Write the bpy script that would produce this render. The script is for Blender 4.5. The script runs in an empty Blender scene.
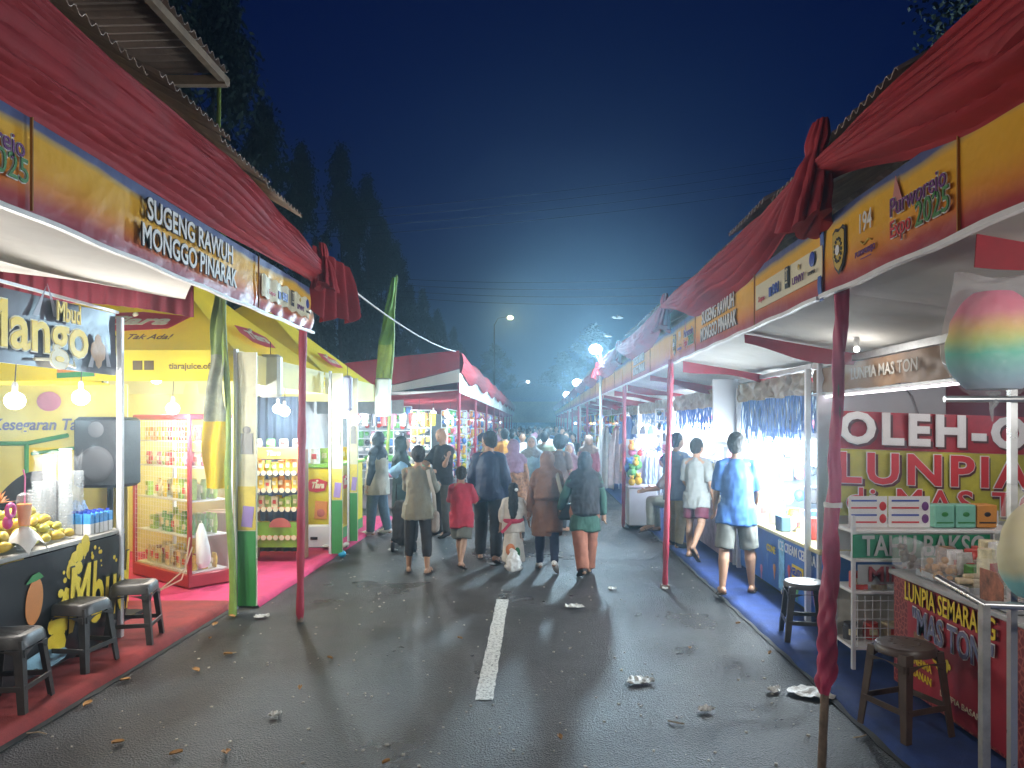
import bpy, bmesh, math, random
from mathutils import Vector, Matrix, noise
R = math.radians
PI = math.pi
random.seed(7)
SC = bpy.context.scene
COL = SC.collection

# ------------------------------------------------------------------ camera
FOC, VPX, VPY, EYE = 740.0, 535.0, 425.0, 1.8
cam_data = bpy.data.cameras.new('camera')
cam = bpy.data.objects.new('camera', cam_data)
COL.objects.link(cam)
cam.location = (0, 0, EYE)
cam.rotation_euler = (R(90), 0, 0)
cam_data.sensor_width = 36
cam_data.lens = FOC / 1024 * 36
cam_data.shift_x = -23 / 1024
cam_data.shift_y = 41 / 1024
cam_data.clip_start = 0.05
cam_data.clip_end = 2000
SC.camera = cam

# ------------------------------------------------------------------ dusk sky
world = bpy.data.worlds.new('World')
SC.world = world
world.use_nodes = True
wn = world.node_tree
for n in list(wn.nodes): wn.nodes.remove(n)
wo = wn.nodes.new('ShaderNodeOutputWorld')
wb = wn.nodes.new('ShaderNodeBackground')
ws = wn.nodes.new('ShaderNodeTexSky')
ws.sky_type = 'NISHITA'
ws.sun_disc = False
ws.sun_elevation = R(-3.0)
ws.sun_rotation = R(0)
ws.air_density = 1.0
ws.ozone_density = 4.0
wm = wn.nodes.new('ShaderNodeMix'); wm.data_type = 'RGBA'; wm.blend_type = 'MULTIPLY'
wm.inputs[0].default_value = 1.0
wm.inputs[7].default_value = (0.10, 0.42, 0.86, 1)
wn.links.new(ws.outputs[0], wm.inputs[6])
wn.links.new(wm.outputs[2], wb.inputs[0])
wb.inputs[1].default_value = SKYSTR = 0.44
wn.links.new(wb.outputs[0], wo.inputs[0])

# ------------------------------------------------------------------ exposure
SC.render.engine = 'CYCLES'
SC.view_settings.view_transform = 'Standard'
SC.view_settings.look = 'None'
SC.view_settings.exposure = 0.0
SC.view_settings.gamma = 1.0
SC.view_settings.use_curve_mapping = False
SC.cycles.use_denoising = True
SC.cycles.max_bounces = 6
SC.cycles.diffuse_bounces = 3
SC.cycles.glossy_bounces = 3
SC.cycles.transmission_bounces = 4
SC.cycles.transparent_max_bounces = 10
SC.cycles.volume_bounces = 0
SC.cycles.sample_clamp_indirect = 3.0
SC.cycles.sample_clamp_direct = 20.0
SC.cycles.caustics_reflective = False
SC.cycles.caustics_refractive = False
SC.cycles.blur_glossy = 1.0

# ------------------------------------------------------------------ helpers
def at(px, py, Y):
    return Vector(((px - VPX) / FOC * Y, Y, EYE - (py - VPY) / FOC * Y))

MATS = {}
def M(name, col=(.5, .5, .5), rough=.55, metal=0.0, var=.12, vs=6.0, bump=0.0, bs=30.0, trans=0.0, alpha=1.0, emis=None, es=0.0, sss=0.0, coat=0.0, stretch=None, translucent=0.0):
    if name in MATS: return MATS[name]
    m = bpy.data.materials.new(name); m.use_nodes = True
    nt = m.node_tree; b = nt.nodes['Principled BSDF']
    b.inputs['Roughness'].default_value = rough
    b.inputs['Metallic'].default_value = metal
    c = (*col, 1)
    b.inputs['Base Color'].default_value = c
    tc = None
    def coord(scale):
        nonlocal tc
        if tc is None: tc = nt.nodes.new('ShaderNodeTexCoord')
        mp = nt.nodes.new('ShaderNodeMapping')
        s = stretch or (1, 1, 1)
        mp.inputs['Scale'].default_value = (s[0]*scale, s[1]*scale, s[2]*scale)
        nt.links.new(tc.outputs['Object'], mp.inputs[0]); return mp.outputs[0]
    if var > 0:
        nz = nt.nodes.new('ShaderNodeTexNoise'); nz.inputs['Scale'].default_value = 1; nz.inputs['Detail'].default_value = 5
        nz.inputs['Roughness'].default_value = .65
        nt.links.new(coord(vs), nz.inputs['Vector'])
        rp = nt.nodes.new('ShaderNodeValToRGB')
        rp.color_ramp.elements[0].position = .3; rp.color_ramp.elements[1].position = .7
        rp.color_ramp.elements[0].color = tuple(max(0, x*(1-var)) for x in col) + (1,)
        rp.color_ramp.elements[1].color = tuple(min(1, x*(1+var)) for x in col) + (1,)
        nt.links.new(nz.outputs[0], rp.inputs[0]); nt.links.new(rp.outputs[0], b.inputs['Base Color'])
        mr = nt.nodes.new('ShaderNodeMapRange')
        mr.inputs[3].default_value = max(0.02, rough-.12); mr.inputs[4].default_value = min(1, rough+.12)
        nt.links.new(nz.outputs[0], mr.inputs[0]); nt.links.new(mr.outputs[0], b.inputs['Roughness'])
    if bump > 0:
        n2 = nt.nodes.new('ShaderNodeTexNoise'); n2.inputs['Scale'].default_value = 1; n2.inputs['Detail'].default_value = 4
        nt.links.new(coord(bs), n2.inputs['Vector'])
        bp = nt.nodes.new('ShaderNodeBump'); bp.inputs['Strength'].default_value = bump; bp.inputs['Distance'].default_value = .02
        nt.links.new(n2.outputs[0], bp.inputs['Height']); nt.links.new(bp.outputs[0], b.inputs['Normal'])
    if trans: b.inputs['Transmission Weight'].default_value = trans
    if alpha < 1: b.inputs['Alpha'].default_value = alpha
    if sss: b.inputs['Subsurface Weight'].default_value = sss; b.inputs['Subsurface Radius'].default_value = (.02, .01, .005)
    if coat: b.inputs['Coat Weight'].default_value = coat
    if emis:
        b.inputs['Emission Color'].default_value = (*emis, 1); b.inputs['Emission Strength'].default_value = es
    if translucent > 0:
        out = nt.nodes['Material Output']
        tr = nt.nodes.new('ShaderNodeBsdfTranslucent'); mx = nt.nodes.new('ShaderNodeMixShader')
        mx.inputs[0].default_value = translucent
        if var > 0: nt.links.new(rp.outputs[0], tr.inputs[0])
        else: tr.inputs[0].default_value = c
        nt.links.new(b.outputs[0], mx.inputs[1]); nt.links.new(tr.outputs[0], mx.inputs[2]); nt.links.new(mx.outputs[0], out.inputs[0])
    MATS[name] = m
    return m

def glow(name, col, strength):
    if name in MATS: return MATS[name]
    m = bpy.data.materials.new(name); m.use_nodes = True
    nt = m.node_tree; nt.nodes.remove(nt.nodes['Principled BSDF'])
    e = nt.nodes.new('ShaderNodeEmission'); e.inputs[0].default_value = (*col, 1); e.inputs[1].default_value = strength
    nt.links.new(e.outputs[0], nt.nodes['Material Output'].inputs[0])
    MATS[name] = m
    return m

def thin_plastic(name, gloss=.25, tint=(.95, .97, 1)):
    "clear crinkled wrap: mostly transparent with glossy glints"
    if name in MATS: return MATS[name]
    m = bpy.data.materials.new(name); m.use_nodes = True
    nt = m.node_tree; b = nt.nodes['Principled BSDF']
    b.inputs['Base Color'].default_value = (*tint, 1); b.inputs['Roughness'].default_value = .12
    b.inputs['Alpha'].default_value = gloss
    tc = nt.nodes.new('ShaderNodeTexCoord'); n2 = nt.nodes.new('ShaderNodeTexNoise'); n2.inputs['Scale'].default_value = 14; n2.inputs['Detail'].default_value = 5
    nt.links.new(tc.outputs['Object'], n2.inputs['Vector'])
    bp = nt.nodes.new('ShaderNodeBump'); bp.inputs['Strength'].default_value = .9; bp.inputs['Distance'].default_value = .03
    nt.links.new(n2.outputs[0], bp.inputs['Height']); nt.links.new(bp.outputs[0], b.inputs['Normal'])
    MATS[name] = m
    return m

def world_of(o):
    m = Matrix.Translation(o.location) @ o.rotation_euler.to_matrix().to_4x4() @ Matrix.Diagonal((*o.scale, 1))
    return m

def tag(o, label=None, cat=None, group=None, kind=None):
    if label: o['label'] = label
    if cat: o['category'] = cat
    if group: o['group'] = group
    if kind: o['kind'] = kind
    return o

def thing(name, label, cat, loc=(0, 0, 0), rz=0.0, group=None):
    o = bpy.data.objects.new(name, None); COL.objects.link(o)
    o.location = loc; o.rotation_euler = (0, 0, rz); o.empty_display_size = .1
    return tag(o, label, cat, group)

def copy_tree(o, parent=None, depth=0):
    c = o.copy(); COL.objects.link(c)
    if parent is not None:
        c.parent = parent; c.matrix_parent_inverse = o.matrix_parent_inverse.copy()
    for ch in list(o.children): copy_tree(ch, c)
    return c

class MB:
    def __init__(s):
        s.v = []; s.f = []; s.mi = []; s.mat = 0
    def addv(s, vs):
        n = len(s.v); s.v.extend([tuple(v) for v in vs]); return n
    def face(s, idx): s.f.append(tuple(idx)); s.mi.append(s.mat)
    def box(s, c, d, rot=None, taper=1.0, bev=0.0):
        c = Vector(c); hx, hy, hz = d[0]/2, d[1]/2, d[2]/2
        if bev > 0:
            bv = min(bev, hx*.49, hy*.49, hz*.49)
            prof = [(-hz, bv), (-hz+bv, 0), (hz-bv, 0), (hz, bv)]
            rings = []
            for z, ins in prof:
                t = taper if z > 0 else 1
                X, Y = (hx-ins)*t, (hy-ins)*t
                b2 = bv if ins == 0 else bv*.6
                rings.append([Vector(p) for p in [(X-b2, -Y, z), (X, -Y+b2, z), (X, Y-b2, z), (X-b2, Y, z), (-X+b2, Y, z), (-X, Y-b2, z), (-X, -Y+b2, z), (-X+b2, -Y, z)]])
            s._rings(rings, c, rot)
            return s
        pts = []
        for z in (-hz, hz):
            t = taper if z > 0 else 1
            pts += [Vector((-hx*t, -hy*t, z)), Vector((hx*t, -hy*t, z)), Vector((hx*t, hy*t, z)), Vector((-hx*t, hy*t, z))]
        if rot is not None: pts = [rot @ p for p in pts]
        n = s.addv([c + p for p in pts])
        for q in ((3, 2, 1, 0), (4, 5, 6, 7), (0, 1, 5, 4), (1, 2, 6, 5), (2, 3, 7, 6), (3, 0, 4, 7)): s.face([n+i for i in q])
        return s
    def _rings(s, rings, c=Vector((0, 0, 0)), rot=None, cap=True, closed=True):
        k = len(rings[0]); base = len(s.v)
        for r in rings:
            s.addv([(c + (rot @ Vector(p) if rot is not None else Vector(p))) for p in r])
        for i in range(len(rings)-1):
            for j in range(k if closed else k-1):
                a = base+i*k+j; b = base+i*k+(j+1) % k
                s.face([a, b, b+k, a+k])
        if cap:
            s.face([base+j for j in reversed(range(k))]); s.face([base+(len(rings)-1)*k+j for j in range(k)])
    def tube(s, pts, r, n=8, cap=True):
        pts = [Vector(p) for p in pts]
        rs = r if isinstance(r, (list, tuple)) else [r]*len(pts)
        rings = []
        up = None
        for i, p in enumerate(pts):
            t = (pts[min(i+1, len(pts)-1)] - pts[max(i-1, 0)])
            if t.length < 1e-9: t = Vector((0, 0, 1))
            t.normalize()
            if up is None:
                up = Vector((0, 0, 1)) if abs(t.z) < .9 else Vector((1, 0, 0))
            u = (up - t*up.dot(t)).normalized(); up = u; w = t.cross(u)
            rr = rs[i]
            if isinstance(rr, (int, float)): rr = (rr, rr)
            rings.append([p + u*math.cos(2*PI*j/n)*rr[0] + w*math.sin(2*PI*j/n)*rr[1] for j in range(n)])
        s._rings(rings, cap=cap)
        return s
    def cyl(s, p0, p1, r0, r1=None, n=12):
        return s.tube([p0, p1], [r0, r0 if r1 is None else r1], n)
    def lathe(s, prof, c=(0, 0, 0), n=20, rot=None, sx=1, sy=1):
        rings = [[Vector((r*math.cos(2*PI*j/n)*sx, r*math.sin(2*PI*j/n)*sy, z)) for j in range(n)] for r, z in prof]
        s._rings(rings, Vector(c), rot); return s
    def ball(s, c, r, n=12, m=8, sx=1, sy=1, sz=1, rot=None):
        prof = [(max(1e-4, r*math.sin(PI*i/m)), -r*math.cos(PI*i/m)*sz) for i in range(m+1)]
        return s.lathe(prof, c, n, rot, sx, sy)
    def sheet(s, fn, nu, nv, thick=0.01, nrm=None):
        "fn(u,v)->Vector; a closed thin solid"
        P = [[Vector(fn(i/nu, j/nv)) for j in range(nv+1)] for i in range(nu+1)]
        if nrm is None:
            def normal(i, j):
                a = P[min(i+1, nu)][j] - P[max(i-1, 0)][j]; b = P[i][min(j+1, nv)] - P[i][max(j-1, 0)]
                n = a.cross(b)
                return n.normalized() if n.length > 1e-12 else Vector((0, 0, 1))
        else:
            nn = Vector(nrm)
            normal = lambda i, j: nn
        w = nv+1; base = len(s.v)
        s.addv([P[i][j] for i in range(nu+1) for j in range(w)])
        base2 = len(s.v)
        s.addv([P[i][j] - normal(i, j)*thick for i in range(nu+1) for j in range(w)])
        for i in range(nu):
            for j in range(nv):
                a = i*w+j
                s.face([base+a, base+a+w, base+a+w+1, base+a+1])
                s.face([base2+a, base2+a+1, base2+a+w+1, base2+a+w])
        for i in range(nu):
            for j, fl in ((0, 0), (nv, 1)):
                a = base+i*w+j; b = base+(i+1)*w+j; c = base2+(i+1)*w+j; d = base2+i*w+j
                s.face([a, d, c, b] if not fl else [a, b, c, d])
        for j in range(nv):
            for i, fl in ((0, 0), (nu, 1)):
                a = base+i*w+j; b = a+1; d = base2+i*w+j; c = d+1
                s.face([a, b, c, d] if not fl else [a, d, c, b])
        return s
    def poly(s, pts, d):
        "extruded polygon; d = extrusion vector"
        d = Vector(d); n = len(pts)
        a = s.addv(pts); b = s.addv([Vector(p)+d for p in pts])
        s.face([a+i for i in range(n)]); s.face([b+i for i in reversed(range(n))])
        for i in range(n):
            j = (i+1) % n
            s.face([a+i, b+i, b+j, a+j])
        return s
    def mesh(s, name, mats, smooth=True):
        me = bpy.data.meshes.new(name)
        me.from_pydata(s.v, [], s.f); 
        if not isinstance(mats, (list, tuple)): mats = [mats]
        for m in mats: me.materials.append(m)
        if len(mats) > 1: me.polygons.foreach_set('material_index', s.mi)
        me.validate()
        bm = bmesh.new(); bm.from_mesh(me)
        bmesh.ops.recalc_face_normals(bm, faces=bm.faces)
        if smooth is True:
            for f in bm.faces: f.smooth = True
            for e in bm.edges:
                if len(e.link_faces) == 2 and e.calc_face_angle(0) > R(38): e.smooth = False
        bm.to_mesh(me); bm.free()
        return me
    def build(s, name, mats, parent=None, smooth=True):
        return link(name, s.mesh(name, mats, smooth), parent)

def link(name, me, parent=None):
    o = bpy.data.objects.new(name, me); COL.objects.link(o)
    if parent is not None:
        o.parent = parent
        # authored in scene coordinates; walk up to the thing
        top = parent
        if top.parent is None: o.matrix_parent_inverse = world_of(top).inverted()
    return o

def basis(xdir, ydir):
    x = Vector(xdir).normalized(); y = Vector(ydir).normalized(); z = x.cross(y)
    m = Matrix.Identity(4)
    for i in range(3): m[i][0] = x[i]; m[i][1] = y[i]; m[i][2] = z[i]
    return m

def text_mesh(s, size, off=0.0, ext=0.002, align='CENTER', shear=0.0, spacing=1.0, sx=1.0):
    cu = bpy.data.curves.new('lettering', 'FONT'); cu.body = s; cu.size = size; cu.offset = off; cu.extrude = ext
    cu.align_x = align; cu.align_y = 'CENTER'; cu.shear = shear; cu.space_character = spacing; cu.resolution_u = 3
    o = bpy.data.objects.new('tmp', cu); COL.objects.link(o)
    bpy.context.view_layer.update()
    dg = bpy.context.evaluated_depsgraph_get()
    me = bpy.data.meshes.new_from_object(o.evaluated_get(dg))
    bpy.data.objects.remove(o); bpy.data.curves.remove(cu)
    if sx != 1.0: me.transform(Matrix.Diagonal((sx, 1, 1, 1)))
    return me

def lettering(s, size, mat, loc, xdir, ydir, parent=None, off=0.0, outline=None, oo=.012, align='CENTER', shear=0.0, spacing=1.0, sx=1.0, fit=None, warp=None, name='lettering'):
    "writing lying on a surface: centre loc, reading direction xdir, up ydir; fit = total width"
    B = basis(xdir, ydir); nz = Vector((B[0][2], B[1][2], B[2][2]))
    me = text_mesh(s, size, off, .0015, align, shear, spacing, sx)
    if fit:
        xs = [v.co.x for v in me.vertices]; w = max(xs)-min(xs); k = fit/w
        me.transform(Matrix.Diagonal((k, 1, 1, 1)))
    else: k = 1
    if outline is not None:
        m2 = text_mesh(s, size, off+oo, .0015, align, shear, spacing, sx)
        if fit: m2.transform(Matrix.Diagonal((k, 1, 1, 1)))
        T2 = Matrix.Translation(Vector(loc) + nz*.003) @ B
        m2.transform(T2); m2.materials.append(outline)
        link(name + '_outline' if name != 'lettering' else 'lettering_outline', m2, parent)
    T = Matrix.Translation(Vector(loc) + nz*(.008 if outline is not None else .004)) @ B
    me.transform(T); me.materials.append(mat)
    o = link(name, me, parent)
    return o

def lamp(loc, power, col=(1, .97, .92), r=.05, name='bulb_light', parent=None, spot=None):
    l = bpy.data.lights.new(name, 'POINT'); l.energy = power; l.color = col; l.shadow_soft_size = r
    o = bpy.data.objects.new(name, l); COL.objects.link(o); o.location = loc
    if parent is not None:
        o.parent = parent; o.matrix_parent_inverse = world_of(parent).inverted()
    return o
# ------------------------------------------------------------------ ground
def asphalt():
    m = bpy.data.materials.new('wet_asphalt'); m.use_nodes = True
    nt = m.node_tree; b = nt.nodes['Principled BSDF']; L = nt.links.new
    tc = nt.nodes.new('ShaderNodeTexCoord')
    def nz(scale, det=6, ro=.6):
        n = nt.nodes.new('ShaderNodeTexNoise'); n.inputs['Scale'].default_value = scale; n.inputs['Detail'].default_value = det; n.inputs['Roughness'].default_value = ro
        L(tc.outputs['Object'], n.inputs['Vector']); return n
    n1 = nz(.55); n2 = nz(95, 4, .8); n3 = nz(1.4, 9, .7)
    vo = nt.nodes.new('ShaderNodeTexVoronoi'); vo.inputs['Scale'].default_value = 95; L(tc.outputs['Object'], vo.inputs['Vector'])
    r1 = nt.nodes.new('ShaderNodeValToRGB')
    r1.color_ramp.elements[0].position = .32; r1.color_ramp.elements[0].color = (.0035, .0035, .004, 1)
    r1.color_ramp.elements[1].position = .75; r1.color_ramp.elements[1].color = (.021, .021, .0205, 1)
    L(n2.outputs[0], r1.inputs[0])
    mx = nt.nodes.new('ShaderNodeMix'); mx.data_type = 'RGBA'; mx.blend_type = 'MULTIPLY'; mx.inputs[0].default_value = .8
    r3 = nt.nodes.new('ShaderNodeValToRGB'); r3.color_ramp.elements[0].position = .3; r3.color_ramp.elements[0].color = (.30, .30, .30, 1); r3.color_ramp.elements[1].position = .7; r3.color_ramp.elements[1].color = (1.1, 1.1, 1.12, 1)
    L(n3.outputs[0], r3.inputs[0]); L(r1.outputs[0], mx.inputs[6]); L(r3.outputs[0], mx.inputs[7]); L(mx.outputs[2], b.inputs['Base Color'])
    rr = nt.nodes.new('ShaderNodeMapRange'); rr.inputs[1].default_value = .35; rr.inputs[2].default_value = .65; rr.inputs[3].default_value = .24; rr.inputs[4].default_value = .48
    L(n1.outputs[0], rr.inputs[0]); L(rr.outputs[0], b.inputs['Roughness'])
    b.inputs['Specular IOR Level'].default_value = .45
    ad = nt.nodes.new('ShaderNodeMath'); ad.operation = 'ADD'; L(vo.outputs[0], ad.inputs[0]); L(n2.outputs[0], ad.inputs[1])
    bp = nt.nodes.new('ShaderNodeBump'); bp.inputs['Strength'].default_value = 1.0; bp.inputs['Distance'].default_value = .012
    L(ad.outputs[0], bp.inputs['Height']); L(bp.outputs[0], b.inputs['Normal'])
    return m
mb = MB(); n = mb.addv([(-400, -60, -.03), (400, -60, -.03), (400, 900, -.03), (-400, 900, -.03)]); mb.face([n, n+1, n+2, n+3])
o = mb.build('ground', M('dark_soil', (.05, .045, .035), .9, var=.4, vs=.8), None, False); tag(o, kind='structure')
mb = MB(); n = mb.addv([(-6.5, -20, 0), (6.5, -20, 0), (6.5, 160, 0), (-6.5, 160, 0)]); mb.face([n, n+1, n+2, n+3])
o = mb.build('road', asphalt(), None, False); tag(o, kind='structure')
# worn painted dashes on the centre line
paint = bpy.data.materials.new('road_paint'); paint.use_nodes = True
_nt = paint.node_tree; _b = _nt.nodes['Principled BSDF']; _tc = _nt.nodes.new('ShaderNodeTexCoord'); _n = _nt.nodes.new('ShaderNodeTexNoise')
_n.inputs['Scale'].default_value = 45; _n.inputs['Detail'].default_value = 6; _n.inputs['Roughness'].default_value = .75
_r = _nt.nodes.new('ShaderNodeValToRGB'); _r.color_ramp.elements[0].position = .38; _r.color_ramp.elements[0].color = (.09, .09, .085, 1); _r.color_ramp.elements[1].position = .5; _r.color_ramp.elements[1].color = (.62, .62, .58, 1)
_nt.links.new(_tc.outputs['Object'], _n.inputs['Vector']); _nt.links.new(_n.outputs[0], _r.inputs[0]); _nt.links.new(_r.outputs[0], _b.inputs['Base Color']); _b.inputs['Roughness'].default_value = .6
for k, (ya, yb) in enumerate([(4.84, 7.62), (12.4, 15.2), (20, 22.8), (27.6, 30.4)]):
    mb = MB()
    N = 40
    rnd = random.Random(k)
    la = [(-.335-.06+rnd.uniform(-.006, .006)*.9, ya+(yb-ya)*i/N, .004) for i in range(N+1)]
    lb = [(-.335+.06+rnd.uniform(-.006, .006)*.9, ya+(yb-ya)*i/N, .004) for i in range(N+1)]
    a = mb.addv(la); b2 = mb.addv(lb)
    for i in range(N): mb.face([a+i, b2+i, b2+i+1, a+i+1])
    o = mb.build('road_marking', paint, None, False); tag(o, kind='structure')

# ------------------------------------------------------------------ carpets
def carpet(name, x0, x1, y0, y1, edge, mat, h=.045, seed=1):
    "edge: +1 when x1 is the road edge; the pile has soft rolls and a ragged rounded border"
    mb = MB()
    sx = 1 if x1 > x0 else -1
    def fn(u, v):
        y = y0+(y1-y0)*u
        t = 1-(1-v)**2.4
        x = x0+(x1-x0)*t
        z = h + .006*noise.noise(Vector((x*3, y*3, seed))) + .004*noise.noise(Vector((x*9, y*9, seed)))
        wd = .06/abs(x1-x0)
        if t > 1-wd:
            k = (t-1+wd)/wd
            x += sx*.012*noise.noise(Vector((0, y*2.3, seed)))
            z = z*(1-k**2.2) + .002
        return Vector((x, y, z))
    mb.sheet(fn, max(20, int(abs(y1-y0)*12)), 26, .003)
    o = mb.build(name, mat); tag(o, kind='structure'); return o
red_carpet = M('red_carpet', (.26, .035, .035), .95, var=.3, vs=5, bump=.5, bs=160)
pink_carpet = M('pink_carpet', (.55, .04, .14), .95, var=.2, vs=5, bump=.5, bs=160)
blue_carpet = M('blue_carpet', (.012, .036, .15), .95, var=.3, vs=5, bump=.5, bs=160)
carpet('red_carpet', -8, -2.97, -1, 7.28, 1, red_carpet, .07, 1)
carpet('pink_carpet', -8, -2.72, 7.30, 14.2, 1, pink_carpet, .055, 2)
carpet('blue_carpet', 6.5, 1.95, -1, 40, 1, blue_carpet, .05, 3)
carpet('grey_carpet', -7, -2.4, 15.6, 60, 1, M('grey_carpet', (.10, .07, .07), .95, var=.3, vs=5, bump=.4, bs=120), .04, 4)

mb = MB()
mb.sheet(lambda u, v: Vector((1.925+.014*noise.noise(Vector((u*160, 0, 2)))+.012*noise.noise(Vector((u*30, 0, 5)))+.10*v, -1+30*u, .006+.012*v+.004*math.sin(u*400))), 500, 2, .003)
o = mb.build('carpet_underlay', M('black_underlay', (.012, .012, .012), .9)); tag(o, kind='structure')
mb = MB()
mb.sheet(lambda u, v: Vector((-2.93+.02*noise.noise(Vector((u*60, 0, 2)))-.12*v, -1+8.25*u, .006+.012*v)), 200, 2, .003)
o = mb.build('carpet_underlay', M('black_underlay', (.012, .012, .012), .9)); tag(o, kind='structure')
# ------------------------------------------------------------------ market tents
cloth_red = M('red_satin_cloth', (.34, .017, .026), .82, var=.18, vs=3, bump=.15, bs=26)
cloth_red_strip = M('red_strip_cloth', (.30, .02, .035), .7, var=.2, vs=6, translucent=.25)
ceil_white = M('white_ceiling_cloth', (.76, .75, .71), .85, var=.10, vs=1.5, bump=.1, bs=7, translucent=.3)
tin = M('corrugated_tin', (.38, .30, .25), .7, metal=.1, var=.4, vs=2.2, bump=.15, bs=20)
pole_red = M('red_wrapped_pole', (.34, .025, .05), .6, var=.25, vs=7, bump=.25, bs=25, stretch=(1, 1, .3))
steel = M('dull_steel', (.42, .42, .42), .42, metal=.75, var=.2, vs=15)
steel_w = M('white_aluminium', (.74, .76, .78), .35, metal=.15, var=.06, vs=10)
rust_steel = M('rusty_steel', (.22, .17, .13), .6, metal=.6, var=.4, vs=20)
ink_w = M('printed_white', (.82, .82, .80), .5, var=.05)
ink_k = M('printed_black', (.03, .03, .035), .5, var=.1)
ink_purple = M('printed_purple', (.16, .04, .20), .5, var=.05)
ink_red = M('printed_red', (.62, .04, .05), .5, var=.05)
ink_green = M('printed_green', (.07, .24, .07), .5, var=.05)
ink_blue = M('printed_blue', (.03, .07, .40), .5, var=.05)
ink_yel = M('printed_yellow', (.85, .62, .03), .5, var=.06)
ink_cream = M('printed_cream', (.78, .72, .50), .5, var=.05)
ink_gold = M('printed_gold', (.55, .38, .05), .5, var=.05)

def fascia_mat(name, zb, zt, dull=0.0):
    if name in MATS: return MATS[name]
    m = bpy.data.materials.new(name); m.use_nodes = True
    nt = m.node_tree; b = nt.nodes['Principled BSDF']; L = nt.links.new
    tc = nt.nodes.new('ShaderNodeTexCoord'); sp = nt.nodes.new('ShaderNodeSeparateXYZ'); L(tc.outputs['Object'], sp.inputs[0])
    mr = nt.nodes.new('ShaderNodeMapRange'); mr.inputs[1].default_value = zb; mr.inputs[2].default_value = zt
    nz = nt.nodes.new('ShaderNodeTexNoise'); nz.inputs['Scale'].default_value = 1.3; L(tc.outputs['Object'], nz.inputs['Vector'])
    ad = nt.nodes.new('ShaderNodeMath'); ad.operation = 'MULTIPLY_ADD'; L(nz.outputs[0], ad.inputs[0]); ad.inputs[1].default_value = .10; L(sp.outputs[2], ad.inputs[2])
    sb = nt.nodes.new('ShaderNodeMath'); sb.operation = 'SUBTRACT'; L(ad.outputs[0], sb.inputs[0]); sb.inputs[1].default_value = .05
    L(sb.outputs[0], mr.inputs[0])
    r = nt.nodes.new('ShaderNodeValToRGB'); cr = r.color_ramp
    cols = [(0, (.30, .02, .05)), (.12, (.42, .05, .05)), (.30, (.74, .26, .03)), (.50, (.82, .42, .03)), (.80, (.84, .48, .04)), (.87, (.50, .36, .16)), (.91, (.10, .13, .28)), (1, (.08, .11, .25))]
    cr.elements[0].position = 0; cr.elements[0].color = (*cols[0][1], 1); cr.elements[1].position = 1; cr.elements[1].color = (*cols[-1][1], 1)
    for p, c in cols[1:-1]:
        e = cr.elements.new(p); e.color = (*c, 1)
    L(mr.outputs[0], r.inputs[0]); L(r.outputs[0], b.inputs['Base Color'])
    b.inputs['Roughness'].default_value = .38
    n2 = nt.nodes.new('ShaderNodeTexNoise'); n2.inputs['Scale'].default_value = 5; n2.inputs['Detail'].default_value = 3; L(tc.outputs['Object'], n2.inputs['Vector'])
    bp = nt.nodes.new('ShaderNodeBump'); bp.inputs['Strength'].default_value = .5; bp.inputs['Distance'].default_value = .03
    L(n2.outputs[0], bp.inputs['Height']); L(bp.outputs[0], b.inputs['Normal'])
    MATS[name] = m
    return m

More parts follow.
